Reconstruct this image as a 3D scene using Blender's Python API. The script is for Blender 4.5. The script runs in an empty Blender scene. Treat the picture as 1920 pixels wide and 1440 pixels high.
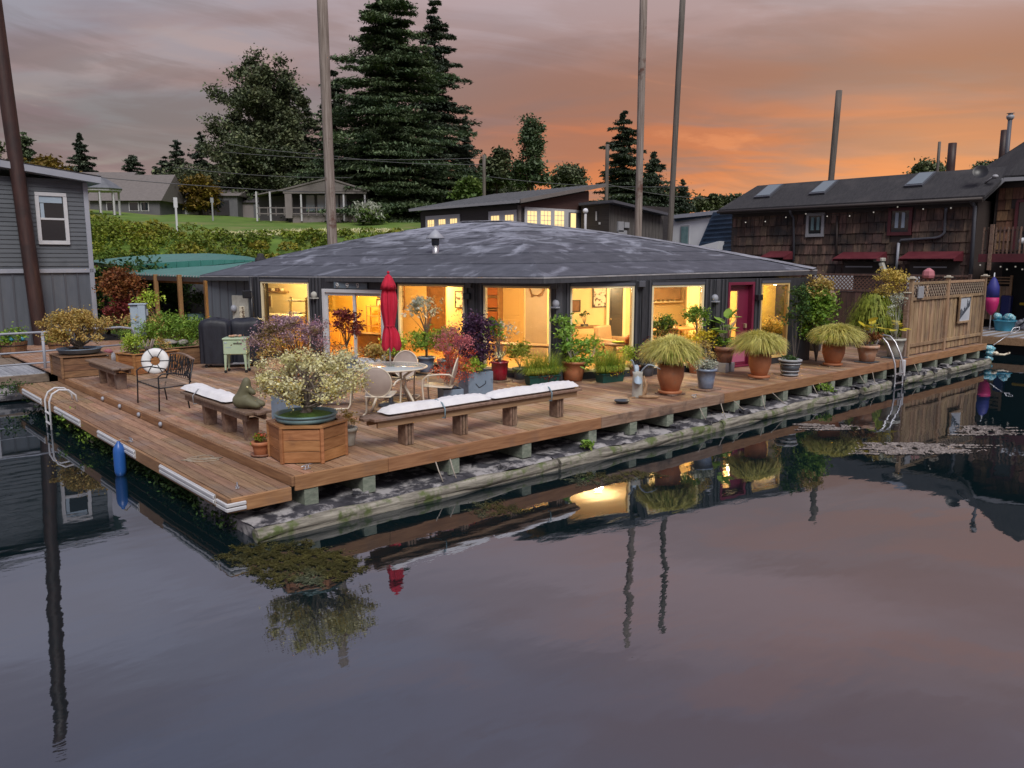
import bpy, math, random
import numpy as np
from mathutils import Vector, Matrix
R_ = math.radians
S = bpy.context.scene
COL = S.collection

# ---------------------------------------------------------------- camera
FPX, CX, CY = 1500.0, 960.0, 720.0          # focal length and centre, in pixels of a 1920 px wide frame
PITCH, HEAD = math.atan(232 / 1500.0), R_(41.7)
CAM = Vector((-4.314, -8.856, 2.6))
FWD = Vector((math.sin(HEAD) * math.cos(PITCH), math.cos(HEAD) * math.cos(PITCH), -math.sin(PITCH)))
RGT = Vector((math.cos(HEAD), -math.sin(HEAD), 0))
UPV = RGT.cross(FWD)
cd = bpy.data.cameras.new('camera'); cam = bpy.data.objects.new('camera', cd); COL.objects.link(cam)
cd.sensor_width = 36; cd.lens = 36 * FPX / 1920; cd.clip_end = 6000; cd.clip_start = .1
cam.matrix_world = Matrix(((RGT.x, UPV.x, -FWD.x, CAM.x), (RGT.y, UPV.y, -FWD.y, CAM.y), (RGT.z, UPV.z, -FWD.z, CAM.z), (0, 0, 0, 1)))
S.camera = cam

def lin(c):
    c = c / 255.0
    return c / 12.92 if c <= .04045 else ((c + .055) / 1.055) ** 2.4
def rgb(r, g, b, k=1.0): return (lin(r) * k, lin(g) * k, lin(b) * k, 1)

# ---------------------------------------------------------------- world
W = bpy.data.worlds.new('World'); S.world = W; W.use_nodes = True
wt = W.node_tree; wt.nodes.clear()
def wn(t, **k):
    n = wt.nodes.new(t)
    for a, b in k.items(): setattr(n, a, b)
    return n
def wl(a, b): wt.links.new(a, b)
def wmath(op, a, b=None, c=None, clamp=False):
    n = wn('ShaderNodeMath', operation=op, use_clamp=clamp)
    for i, v in enumerate((a, b, c)):
        if v is None: continue
        if hasattr(v, 'is_linked'): wl(v, n.inputs[i])
        else: n.inputs[i].default_value = v
    return n.outputs[0]
def wramp(fac, stops, interp='EASE'):
    n = wn('ShaderNodeValToRGB'); n.color_ramp.interpolation = interp
    e = n.color_ramp.elements
    while len(e) < len(stops): e.new(.5)
    for i, (p, c) in enumerate(stops): e[i].position = p; e[i].color = c
    wl(fac, n.inputs[0]); return n.outputs[0]
def wmix(f, a, b, mode='MIX'):
    n = wn('ShaderNodeMix', data_type='RGBA', blend_type=mode)
    for i, v in ((0, f), (6, a), (7, b)):
        if hasattr(v, 'is_linked'): wl(v, n.inputs[i])
        else: n.inputs[i].default_value = v
    return n.outputs[2]
tc = wn('ShaderNodeTexCoord').outputs['Generated']
sep = wn('ShaderNodeSeparateXYZ'); wl(tc, sep.inputs[0])
dx, dy, dz = sep.outputs
z0 = wmath('MAXIMUM', dz, 0.0)
side = wmath('ADD', wmath('MULTIPLY', dx, RGT.x), wmath('MULTIPLY', dy, RGT.y))      # -1 far left .. +1 far right of the view
gaz = R_(84)
glow = wmath('ADD', wmath('MULTIPLY', dx, math.sin(gaz)), wmath('MULTIPLY', dy, math.cos(gaz)))
sidef = wmath('MULTIPLY_ADD', glow, 1.7, -.60, clamp=True)
left = wramp(z0, [(0.0, rgb(186, 140, 124)), (.06, rgb(156, 136, 126)), (.15, rgb(127, 121, 122)), (.24, rgb(142, 140, 150)), (.36, rgb(170, 168, 184)), (.52, rgb(140, 142, 164)), (1, rgb(150, 152, 176))])
right = wramp(z0, [(0.0, rgb(222, 172, 128)), (.03, rgb(208, 142, 96)), (.08, rgb(200, 115, 69)), (.14, rgb(180, 105, 70)), (.20, rgb(148, 104, 88)), (.28, rgb(170, 150, 152)), (.38, rgb(188, 166, 170)), (.52, rgb(152, 138, 150)), (1, rgb(150, 152, 176))])
base = wmix(wramp(sidef, [(.22, (0, 0, 0, 1)), (.8, (1, 1, 1, 1))]), left, right)
# clouds lie on a flat layer overhead
den = wmath('ADD', z0, .10)
cv = wn('ShaderNodeCombineXYZ')
u_ = wmath('DIVIDE', side, den)
fw = wmath('DIVIDE', wmath('ADD', wmath('MULTIPLY', dx, math.sin(HEAD)), wmath('MULTIPLY', dy, math.cos(HEAD))), den)
wl(wmath('MULTIPLY', wmath('ADD', u_, wmath('MULTIPLY', fw, .35)), .55), cv.inputs[0]); wl(wmath('MULTIPLY', fw, 1.0), cv.inputs[1])
n1 = wn('ShaderNodeTexNoise'); wl(cv.outputs[0], n1.inputs[0])
n1.inputs['Scale'].default_value = 1.5; n1.inputs['Detail'].default_value = 6; n1.inputs['Roughness'].default_value = .52; n1.inputs['Distortion'].default_value = .5
hf = wramp(z0, [(.16, (1, 1, 1, 1)), (.34, (.35, .35, .35, 1))])      # cloud edges soften overhead
c1 = wramp(n1.outputs[0], [(.45, (0, 0, 0, 1)), (.60, (1, 1, 1, 1))])
n2 = wn('ShaderNodeTexNoise'); wl(cv.outputs[0], n2.inputs[0])
n2.inputs['Scale'].default_value = .62; n2.inputs['Detail'].default_value = 5; n2.inputs['Roughness'].default_value = .5
c2 = wramp(n2.outputs[0], [(.46, (0, 0, 0, 1)), (.62, (1, 1, 1, 1))])
cl = wmix(wmath('MULTIPLY', c1, wmath('MULTIPLY', hf, .62)), base, wmix(sidef, rgb(126, 100, 104), rgb(126, 108, 106)))
cl = wmix(wmath('MULTIPLY', c2, wmath('MULTIPLY', hf, .5)), cl, wmix(sidef, rgb(176, 150, 142), rgb(206, 128, 84)))
sv = wn('ShaderNodeCombineXYZ'); wl(wmath('MULTIPLY', side, 1.5), sv.inputs[0]); wl(wmath('MULTIPLY_ADD', z0, 9.5, wmath('MULTIPLY', side, 1.1)), sv.inputs[1]); wl(wmath('MULTIPLY', glow, 1.3), sv.inputs[2])
n3 = wn('ShaderNodeTexNoise'); wl(sv.outputs[0], n3.inputs[0]); n3.inputs['Scale'].default_value = 1.7; n3.inputs['Detail'].default_value = 7; n3.inputs['Roughness'].default_value = .58; n3.inputs['Distortion'].default_value = .6
cl = wmix(wmath('MULTIPLY', wramp(n3.outputs[0], [(.47, (0, 0, 0, 1)), (.60, (1, 1, 1, 1))]), wmath('MULTIPLY', hf, .5)), cl, wmix(sidef, rgb(112, 99, 98), rgb(144, 98, 80)))
cl = wmix(wmath('MULTIPLY', wramp(n3.outputs[0], [(.36, (1, 1, 1, 1)), (.46, (0, 0, 0, 1))]), wmath('MULTIPLY', hf, .35)), cl, wmix(sidef, rgb(172, 156, 150), rgb(232, 140, 80)))
sky = wn('ShaderNodeTexSky', sky_type='NISHITA', sun_disc=False, sun_elevation=R_(6), sun_rotation=R_(70))
tot = wmix(1.0, cl, wmix(1.0, sky.outputs[0], (.004, .004, .004, 1), 'MULTIPLY'), 'ADD')
bg = wn('ShaderNodeBackground'); wl(tot, bg.inputs[0]); bg.inputs[1].default_value = .66
wo = wn('ShaderNodeOutputWorld'); wl(bg.outputs[0], wo.inputs[0])

sd = bpy.data.lights.new('sun', 'SUN'); sd.energy = 1.5; sd.angle = R_(28); sd.color = (1, .96, .9)
sun = bpy.data.objects.new('sun', sd); COL.objects.link(sun)
sun.rotation_euler = Vector((.35, .75, -.95)).to_track_quat('-Z', 'Y').to_euler()
S.view_settings.view_transform = 'Standard'; S.view_settings.look = 'None'; S.view_settings.exposure = .82; S.view_settings.gamma = 1
S.render.engine = 'CYCLES'
S.cycles.max_bounces = 6; S.cycles.transparent_max_bounces = 10; S.cycles.caustics_reflective = False; S.cycles.caustics_refractive = False

# ---------------------------------------------------------------- photo geometry -> places on real planes
def ray(x, y): return FWD + RGT * ((x - CX) / FPX) + UPV * (-(y - CY) / FPX)
def onz(x, y, z=0.0):
    d = ray(x, y); return CAM + d * ((z - CAM.z) / d.z)
def onx(x, y, X):
    d = ray(x, y); return CAM + d * ((X - CAM.x) / d.x)
def ony(x, y, Y):
    d = ray(x, y); return CAM + d * ((Y - CAM.y) / d.y)
def atd(x, y, Z): return CAM + ray(x, y) * Z

# ---------------------------------------------------------------- materials
def pmat(name, c1, c2=None, sc=(1, 1, 1), ns=4.0, rough=.6, bump=0.0, rnd=.0, isl=.0, metal=0.0, lo=.35, hi=.65,
         stain=None, ss=1.2, slo=.5, shi=.62, spec=.5, coat=0.0, bsc=1.0, emit=None, obj=False, transl=0.0, zup=None):
    m = bpy.data.materials.new(name); m.use_nodes = True
    t = m.node_tree; t.nodes.clear(); L = t.links.new
    def N(ty, **k):
        n = t.nodes.new(ty)
        for a, b in k.items(): setattr(n, a, b)
        return n
    c1 = tuple(c1)[:3] + (1,)
    out = N('ShaderNodeOutputMaterial'); b = N('ShaderNodeBsdfPrincipled'); L(b.outputs[0], out.inputs[0])
    b.inputs['Roughness'].default_value = rough; b.inputs['Metallic'].default_value = metal
    b.inputs['Specular IOR Level'].default_value = spec; b.inputs['Coat Weight'].default_value = coat
    co = None; last = None
    if c2 is not None or bump or stain:
        g = N('ShaderNodeTexCoord') if obj else N('ShaderNodeNewGeometry')
        mp = N('ShaderNodeMapping'); mp.inputs['Scale'].default_value = sc
        L(g.outputs['Object' if obj else 'Position'], mp.inputs[0])
        nz = N('ShaderNodeTexNoise'); nz.inputs['Scale'].default_value = ns; nz.inputs['Detail'].default_value = 6; nz.inputs['Roughness'].default_value = .6
        L(mp.outputs[0], nz.inputs[0])
    if c2 is not None:
        r = N('ShaderNodeValToRGB'); e = r.color_ramp.elements
        e[0].position = lo; e[1].position = hi; e[0].color = c1; e[1].color = tuple(c2)[:3] + (1,)
        L(nz.outputs[0], r.inputs[0]); last = r.outputs[0]
    if stain is not None:
        n3 = N('ShaderNodeTexNoise'); n3.inputs['Scale'].default_value = ss; n3.inputs['Detail'].default_value = 7; n3.inputs['Roughness'].default_value = .62
        L(g.outputs['Object' if obj else 'Position'], n3.inputs[0])
        r3 = N('ShaderNodeValToRGB'); r3.color_ramp.elements[0].position = slo; r3.color_ramp.elements[1].position = shi
        sf = n3.outputs[0]
        if zup:      # pale stain grows stronger with height, towards the ridge
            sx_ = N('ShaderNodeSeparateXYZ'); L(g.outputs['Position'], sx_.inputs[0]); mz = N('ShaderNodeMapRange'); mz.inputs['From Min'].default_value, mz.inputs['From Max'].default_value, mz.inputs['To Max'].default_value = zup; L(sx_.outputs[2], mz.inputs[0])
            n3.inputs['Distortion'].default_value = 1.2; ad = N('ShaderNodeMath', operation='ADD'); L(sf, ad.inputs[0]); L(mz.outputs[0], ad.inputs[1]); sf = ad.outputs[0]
        L(sf, r3.inputs[0])
        mx = N('ShaderNodeMix', data_type='RGBA'); L(r3.outputs[0], mx.inputs[0])
        if last: L(last, mx.inputs[6])
        else: mx.inputs[6].default_value = c1
        mx.inputs[7].default_value = tuple(stain)[:3] + (1,); last = mx.outputs[2]
    if rnd or isl:
        if rnd: src = N('ShaderNodeObjectInfo').outputs['Random']
        else: src = N('ShaderNodeNewGeometry').outputs['Random Per Island']
        a = rnd or isl
        mr = N('ShaderNodeMapRange'); mr.inputs['To Min'].default_value = 1 - a; mr.inputs['To Max'].default_value = 1 + a; L(src, mr.inputs[0])
        mh = N('ShaderNodeMapRange'); mh.inputs['To Min'].default_value = .5 - a * .045; mh.inputs['To Max'].default_value = .5 + a * .045
        fr = N('ShaderNodeMath', operation='MULTIPLY'); fr.inputs[1].default_value = 7.31; L(src, fr.inputs[0])
        f2 = N('ShaderNodeMath', operation='FRACT'); L(fr.outputs[0], f2.inputs[0]); L(f2.outputs[0], mh.inputs[0])
        hs = N('ShaderNodeHueSaturation'); L(mr.outputs[0], hs.inputs['Value']); L(mh.outputs[0], hs.inputs['Hue'])
        if last: L(last, hs.inputs['Color'])
        else: hs.inputs['Color'].default_value = c1
        last = hs.outputs[0]
    if last: L(last, b.inputs['Base Color'])
    else: b.inputs['Base Color'].default_value = c1
    if bump:
        nb = nz
        if bsc != 1.0:
            nb = N('ShaderNodeTexNoise'); nb.inputs['Scale'].default_value = ns * bsc; nb.inputs['Detail'].default_value = 5; L(mp.outputs[0], nb.inputs[0])
        bp = N('ShaderNodeBump'); bp.inputs['Strength'].default_value = bump; bp.inputs['Distance'].default_value = .02
        L(nb.outputs[0], bp.inputs['Height']); L(bp.outputs[0], b.inputs['Normal'])
    if emit:
        b.inputs['Emission Color'].default_value = tuple(emit[:3]) + (1,); b.inputs['Emission Strength'].default_value = emit[3]
    if transl:
        tr = N('ShaderNodeBsdfTranslucent'); ms = N('ShaderNodeMixShader'); ms.inputs[0].default_value = transl
        if last: L(last, tr.inputs[0])
        else: tr.inputs[0].default_value = c1
        L(b.outputs[0], ms.inputs[1]); L(tr.outputs[0], ms.inputs[2]); L(ms.outputs[0], out.inputs[0])
    return m
def leafm(name, c1, c2, ns=3.0, isl=.35, rough=.55, transl=.25, stain=None):
    k = 1.3 if name[0] != '_' else 1; c1 = [min(.75, v * k) for v in c1]; c2 = [min(.75, v * k) for v in c2]
    return pmat(name, c1, c2, ns=ns, rough=rough, isl=isl, transl=transl, stain=stain, spec=.25)
def glassm(name, tint=(1, 1, 1), ior=1.5):
    m = bpy.data.materials.new(name); m.use_nodes = True; t = m.node_tree; t.nodes.clear(); L = t.links.new
    o = t.nodes.new('ShaderNodeOutputMaterial'); mx = t.nodes.new('ShaderNodeMixShader'); tr = t.nodes.new('ShaderNodeBsdfTransparent')
    gl = t.nodes.new('ShaderNodeBsdfGlossy'); gl.inputs['Roughness'].default_value = .02; fr = t.nodes.new('ShaderNodeFresnel'); fr.inputs[0].default_value = ior
    tr.inputs[0].default_value = tuple(tint) + (1,)
    L(fr.outputs[0], mx.inputs[0]); L(tr.outputs[0], mx.inputs[1]); L(gl.outputs[0], mx.inputs[2]); L(mx.outputs[0], o.inputs[0])
    return m
M = {}
M['deck'] = pmat('deck_wood', (.20, .105, .06), (.40, .25, .155), (14, .9, 1), 3.0, .62, .25, rnd=.30, stain=(.34, .26, .215), ss=1.3, slo=.48, shi=.70)
M['deck_low'] = pmat('lower_deck_wood', (.20, .115, .065), (.39, .245, .145), (14, .9, 1), 3.0, .62, .25, rnd=.28, stain=(.24, .19, .165), ss=1.1, slo=.52, shi=.74)
M['fascia_x'] = pmat('fascia_cedar', (.25, .118, .055), (.40, .21, .105), (.7, 1, 9), 3.0, .55, .15, rnd=.12, stain=(.2, .12, .085), ss=1.4, slo=.55, shi=.8)
M['fascia_grey'] = pmat('weathered_fascia', (.22, .13, .085), (.34, .24, .18), (.7, 1, 9), 3.0, .6, .2, stain=(.11, .075, .06), ss=2.2, slo=.5, shi=.66)
M['fascia_y'] = pmat('edge_board_cedar', (.20, .10, .05), (.33, .18, .09), (1, .7, 9), 3.0, .55, .15, rnd=.12)
M['bench'] = pmat('bench_wood', (.14, .085, .06), (.27, .18, .13), (5, 5, 5), 3.0, .6, .2, rnd=.15, isl=0, stain=(.22, .18, .16), ss=2, slo=.5, shi=.75)
M['bench_edge'] = pmat('bench_edge_wood', (.26, .15, .08), (.40, .26, .15), (1, 9, 9), 2.5, .6, .15)
M['cedar_box'] = pmat('planter_cedar', (.28, .12, .045), (.42, .20, .085), (2, 2, 14), 2.2, .5, .15, rnd=.16, stain=(.16, .07, .035), ss=3, slo=.6, shi=.75)
M['old_box'] = pmat('planter_old_wood', (.15, .08, .045), (.27, .15, .08), (2, 2, 12), 2.2, .55, .15, rnd=.15)
M['green_post'] = pmat('treated_timber', (.16, .195, .155), (.27, .30, .245), (3, 3, 8), 4, .7, .15, rnd=.12, stain=(.12, .13, .11), ss=3, slo=.55, shi=.7)
M['float'] = pmat('float_crust', (.022, .022, .03), (.07, .07, .085), (1, 1, 1), 6, .85, .9, stain=(.36, .35, .36), ss=3.2, slo=.48, shi=.58)
M['float_rim'] = pmat('float_rim_wood', (.13, .12, .10), (.36, .34, .29), (1, 4, 9), 3, .8, .6, stain=(.10, .13, .045), ss=4, slo=.5, shi=.62)
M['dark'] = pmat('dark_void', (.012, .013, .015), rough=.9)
M['black_wall'] = pmat('black_siding', (.020, .022, .028), (.036, .038, .046), (8, 8, 1), 3, .5, .1)
M['rib'] = pmat('charcoal_rib', (.045, .048, .058), (.07, .073, .085), (6, 6, 1), 3, .45, .1)
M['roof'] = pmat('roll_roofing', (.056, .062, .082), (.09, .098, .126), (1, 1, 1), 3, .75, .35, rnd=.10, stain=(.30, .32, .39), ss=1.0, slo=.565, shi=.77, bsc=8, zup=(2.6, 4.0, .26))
M['roof_white'] = pmat('roof_chalk', (.30, .31, .36), (.12, .125, .15), (1, 1, 1), 3.5, .8, .3)
M['metal_w'] = pmat('white_metal', (.62, .62, .64), rough=.4, metal=.0)
M['drip'] = pmat('drip_edge', (.50, .51, .54), (.30, .30, .32), ns=3, rough=.35, metal=.3)
M['alu'] = pmat('aluminium', (.62, .63, .66), (.5, .5, .53), ns=6, rough=.42, metal=.9)
M['vinyl'] = pmat('white_vinyl', (.55, .56, .60), (.62, .63, .66), ns=3, rough=.4)
M['cushion'] = pmat('white_cushion', (.70, .70, .74), (.78, .78, .80), ns=7, rough=.95, bump=.8, stain=(.62, .60, .60), ss=3, slo=.55, shi=.8)
M['strap'] = pmat('blue_strap', (.20, .30, .36), rough=.6)
M['iron'] = pmat('black_iron', (.018, .02, .026), rough=.35, metal=.3)
M['taupe'] = pmat('taupe_slat', (.20, .15, .12), rough=.6)
M['cream'] = pmat('cream_enamel', (.72, .66, .55), (.64, .57, .46), ns=5, rough=.35)
M['mesh_back'] = pmat('taupe_back_cloth', (.42, .35, .32), (.50, .43, .39), ns=4, rough=.6)
M['umbrella'] = pmat('crimson_canvas', (.50, .008, .035), (.62, .02, .06), (6, 6, .7), 5, .85, .6, stain=(.40, .01, .04), ss=4, slo=.5, shi=.8)
M['glass_table'] = pmat('frosted_glass', (.42, .47, .48), rough=.12, spec=.8)
M['terra'] = pmat('terracotta', (.36, .125, .055), (.46, .18, .085), ns=4, rough=.65, bump=.08, stain=(.30, .16, .10), ss=6, slo=.55, shi=.8)
M['terra2'] = pmat('pale_terracotta', (.42, .2, .12), (.5, .3, .2), ns=4, rough=.7, stain=(.5, .42, .36), ss=5, slo=.5, shi=.7)
M['terra_dark'] = pmat('brown_terracotta', (.22, .10, .065), (.30, .15, .10), ns=3, rough=.6, stain=(.16, .08, .06), ss=7, slo=.55, shi=.6)
M['red_glaze'] = pmat('red_glaze', (.22, .008, .02), (.30, .012, .03), ns=3, rough=.12, coat=.5)
M['blue_paint'] = pmat('slate_blue_paint', (.17, .24, .33), (.24, .31, .41), ns=3, rough=.6, stain=(.12, .16, .22), ss=6, slo=.55, shi=.7)
M['blue_glaze'] = pmat('blue_grey_glaze', (.28, .34, .46), (.14, .19, .30), (1, 1, 1.5), 5, .3)
M['teal_pot'] = pmat('teal_bowl', (.12, .22, .24), (.20, .31, .33), ns=4, rough=.45)
M['green_pot'] = pmat('green_trough', (.012, .085, .075), rough=.4)
M['white_pot'] = pmat('white_pot', (.50, .50, .46), (.36, .35, .31), ns=6, rough=.7)
M['dark_pot'] = pmat('charcoal_pot', (.05, .06, .075), (.08, .09, .11), ns=4, rough=.4)
M['purple_pot'] = pmat('plum_glaze', (.14, .10, .17), (.20, .14, .20), ns=4, rough=.25)
M['grey_band'] = pmat('grey_band', (.33, .34, .37), rough=.5)
M['soil'] = pmat('potting_soil', (.02, .014, .01), (.04, .03, .02), ns=30, rough=.95, bump=.6)
M['moss'] = pmat('moss', (.05, .11, .015), (.10, .19, .03), ns=25, rough=.95, bump=.8)
M['bark'] = pmat('bark', (.12, .10, .085), (.22, .19, .165), (3, 3, 1), 10, .85, .5)
M['bark_d'] = pmat('dark_bark', (.05, .04, .033), (.10, .08, .065), (3, 3, 1), 5, .9, .4)
M['pale_stem'] = pmat('pale_stem', (.34, .30, .26), (.42, .38, .33), ns=10, rough=.7)
M['red_stem'] = pmat('pinkish_stem', (.42, .24, .20), (.34, .17, .13), ns=10, rough=.7)
M['cover'] = pmat('black_cover', (.008, .010, .018), (.015, .018, .03), (3, 3, 1), 4, .55, .5)
M['mint'] = pmat('mint_enamel', (.40, .52, .36), (.45, .57, .42), ns=3, rough=.35)
M['rope'] = pmat('rope', (.35, .30, .24), rough=.9)
M['ped'] = pmat('pale_blue_steel', (.33, .42, .52), (.38, .47, .56), ns=3, rough=.45)
M['ring'] = pmat('white_ring', (.70, .71, .72), rough=.45)
M['statue'] = pmat('olive_bronze', (.10, .095, .055), (.15, .145, .085), ns=5, rough=.6, bump=.2)
M['fender'] = pmat('blue_fender', (.025, .12, .42), (.02, .10, .36), ns=2, rough=.35)
M['rust'] = pmat('rusty_steel', (.030, .013, .012), (.055, .024, .020), (6, 6, .8), 2, .55, .2, stain=(.022, .012, .012), ss=1.4, slo=.5, shi=.7)
M['pole_wood'] = pmat('weathered_pole', (.16, .125, .105), (.34, .29, .26), (8, 8, .35), 2.2, .85, .5, stain=(.12, .06, .045), ss=1.1, slo=.58, shi=.66)
M['pole_dark'] = pmat('dark_pole_wood', (.08, .07, .062), (.16, .14, .125), (8, 8, .35), 2.2, .85, .5)
M['lap'] = pmat('grey_lap_siding', (.092, .104, .122), (.112, .125, .146), (.4, 1, 6), 2, .6, .08, stain=(.075, .086, .102), ss=1.1, slo=.56, shi=.7)
M['batten'] = pmat('grey_panel', (.095, .11, .135), (.115, .13, .16), (3, 3, .5), 2, .6, .05)
M['trim'] = pmat('pale_trim', (.30, .32, .38), (.36, .38, .44), ns=2, rough=.5)
M['win_dark'] = pmat('dark_glass', (.012, .018, .024), rough=.06, spec=.9)
M['grating'] = pmat('grey_planks', (.32, .34, .38), (.42, .44, .48), (9, .8, 1), 3, .6, .1, rnd=.12)
M['dock_wood'] = pmat('dock_wood', (.17, .13, .10), (.28, .22, .17), (2, 2, 6), 3, .7, .2, rnd=.15)
M['shingle'] = pmat('cedar_shingle', (.055, .036, .029), (.165, .105, .08), (5, 5, 1), 1.6, .8, .3, rnd=.5, stain=(.022, .02, .022), ss=.7, slo=.48, shi=.64)
M['shingle_w'] = pmat('warm_cedar_shingle', (.10, .052, .03), (.22, .12, .07), (8, 8, 1.4), 2.0, .8, .4, rnd=.4)
M['asphalt'] = pmat('asphalt_shingle', (.022, .022, .026), (.042, .041, .046), (1, 5, 1), 4, .9, .4, stain=(.055, .052, .055), ss=1.2, slo=.5, shi=.75, bsc=5)
M['brown_trim'] = pmat('dark_brown_paint', (.045, .035, .033), rough=.6)
M['maroon'] = pmat('maroon_paint', (.075, .014, .02), (.105, .022, .03), ns=2, rough=.5)
M['awning'] = pmat('red_metal_awning', (.105, .018, .028), (.145, .03, .04), ns=2, rough=.45)
M['red_door'] = pmat('magenta_door_paint', (.155, .012, .042), (.19, .02, .055), ns=2, rough=.4)
M['pink_panel'] = pmat('rose_panel', (.42, .12, .20), rough=.5)
M['bulb'] = pmat('string_bulb', (.9, .88, .8), rough=.3, emit=(1, .93, .8, .12))
M['fence'] = pmat('cedar_fence', (.25, .155, .085), (.44, .31, .19), (9, 9, .6), 2.0, .7, .3, rnd=.22, stain=(.18, .13, .10), ss=1.6, slo=.5, shi=.72)
M['fence_d'] = pmat('dark_fence', (.060, .034, .028), (.12, .07, .055), (9, 9, .6), 2.0, .75, .3, rnd=.25)
M['fence_cap'] = pmat('fence_cap', (.50, .46, .38), rough=.7)
M['lattice'] = pmat('lattice_wood', (.26, .20, .15), (.36, .29, .22), ns=6, rough=.75)
M['lattice_d'] = pmat('dark_lattice', (.12, .06, .045), (.16, .09, .065), ns=6, rough=.75)
M['frost'] = pmat('frosted_panel', (.62, .66, .72), (.5, .54, .62), ns=3, rough=.3)
M['panel_dark'] = pmat('etched_lines', (.05, .06, .08), rough=.6)
M['tub'] = pmat('turquoise_tub', (.06, .32, .48), rough=.35)
M['tub2'] = pmat('turquoise_mesh', (.10, .42, .55), (.5, .7, .75), ns=22, rough=.5, lo=.48, hi=.55)
M['blue_sail'] = pmat('blue_nylon', (.03, .035, .22), rough=.6)
M['pink_sail'] = pmat('pink_nylon', (.45, .015, .13), rough=.6)
M['pink'] = pmat('pink_ceramic', (.45, .16, .19), rough=.5)
M['white_y'] = pmat('yellow_plastic', (.45, .30, .02), rough=.4)
M['bright'] = pmat('white_plastic', (.6, .62, .66), rough=.5)
M['cbl'] = pmat('navy_plastic', (.02, .03, .16), rough=.4)
M['green_roof'] = pmat('green_metal_roof', (.035, .175, .15), (.05, .22, .19), (1, 1, 1), 2, .4, .05)
M['green_face'] = pmat('green_metal_face', (.05, .20, .175), (.065, .24, .21), ns=2, rough=.45)
M['amber_post'] = pmat('cedar_post', (.22, .12, .05), (.30, .17, .075), (5, 5, .6), 3, .6, .1)
M['steel_roof'] = pmat('grey_metal_roof', (.14, .15, .17), (.18, .19, .21), ns=2, rough=.5, metal=.2)
M['br_wall'] = pmat('dark_plank_wall', (.028, .024, .026), (.045, .04, .042), (1, .4, 8), 3, .7, .1)
M['br_wall2'] = pmat('red_cedar_plank', (.055, .026, .023), (.085, .042, .036), (.4, 1, 8), 3, .7, .1)
M['bb'] = pmat('brown_board_batten', (.085, .078, .075), (.12, .11, .105), (3, 3, .5), 3, .7, .1)
M['lit'] = pmat('lit_pane', (.5, .4, .2), rough=.5, emit=(.85, .60, .25, .75))
M['white_wall'] = pmat('white_render', (.74, .76, .82), (.78, .80, .85), ns=2, rough=.7)
M['navy_tile'] = pmat('navy_tile', (.03, .055, .10), (.045, .075, .13), ns=2, rough=.4)
M['sky_glass'] = pmat('skylight_glass', (.16, .2, .23), rough=.08, spec=1.0)
M['h_wall'] = pmat('taupe_house_wall', (.19, .165, .165), (.23, .205, .205), ns=1, rough=.8)
M['h_roof'] = pmat('taupe_house_roof', (.15, .135, .13), (.19, .17, .165), (1, 1, 4), 3, .9, .1)
M['h_dark'] = pmat('far_dark_wall', (.05, .045, .05), (.07, .065, .07), ns=1, rough=.8)
M['h_white'] = pmat('far_white_trim', (.50, .50, .53), rough=.7)
M['h_grey'] = pmat('far_grey_shed', (.10, .10, .115), (.13, .13, .14), ns=1, rough=.8)
# interior
M['in_wall'] = pmat('cream_interior_wall', (.78, .60, .30), (.82, .66, .36), ns=1, rough=.9)
M['in_wall_o'] = pmat('ochre_interior_wall', (.80, .56, .14), (.84, .62, .18), ns=1, rough=.9)
M['in_floor'] = pmat('oak_floor', (.46, .26, .09), (.56, .34, .14), (6, .8, 1), 3, .4)
M['in_ceil'] = pmat('interior_ceiling', (.82, .70, .45), rough=.9)
M['in_door'] = pmat('cream_door', (.72, .50, .20), rough=.6)
M['in_trim'] = pmat('cream_trim', (.85, .74, .48), rough=.6)
M['in_wood'] = pmat('walnut', (.16, .075, .03), (.24, .12, .05), (3, 3, 3), 3, .5)
M['in_oak'] = pmat('oak_furniture', (.34, .18, .07), (.42, .24, .10), (3, 3, 3), 3, .5)
M['in_taupe'] = pmat('taupe_wall', (.30, .23, .16), (.34, .27, .2), ns=2, rough=.8)
M['in_dark'] = pmat('smoked_glass', (.06, .055, .05), rough=.3)
M['in_sofa'] = pmat('tan_leather', (.32, .20, .10), (.38, .25, .13), ns=4, rough=.55)
M['in_print'] = pmat('print_paper', (.72, .66, .52), (.15, .10, .07), ns=11, rough=.7, lo=.52, hi=.58)
M['in_frame'] = pmat('picture_frame', (.05, .03, .02), rough=.5)
M['in_red'] = pmat('orange_box', (.55, .18, .05), rough=.6)
M['lamp'] = pmat('lamp_globe', (.9, .8, .6), rough=.4, emit=(1, .75, .4, 6))
M['window_glass'] = glassm('window_glass', (.97, .97, .97), 1.25)
M['brass'] = pmat('brass_knob', (.55, .45, .28), rough=.35, metal=.6)
M['grey_box'] = pmat('grey_housing', (.085, .09, .11), rough=.5)
M['black_box'] = pmat('black_housing', (.015, .016, .02), rough=.4)
M['number'] = pmat('steel_numerals', (.62, .62, .62), rough=.3, metal=.4)
M['num_plate'] = pmat('blue_grey_plate', (.12, .16, .20), rough=.5)
M['stone'] = pmat('grey_stone', (.22, .2, .18), (.34, .32, .29), ns=6, rough=.85, bump=.4)
M['wire'] = pmat('power_wire', (.10, .10, .11), rough=.6)
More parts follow.
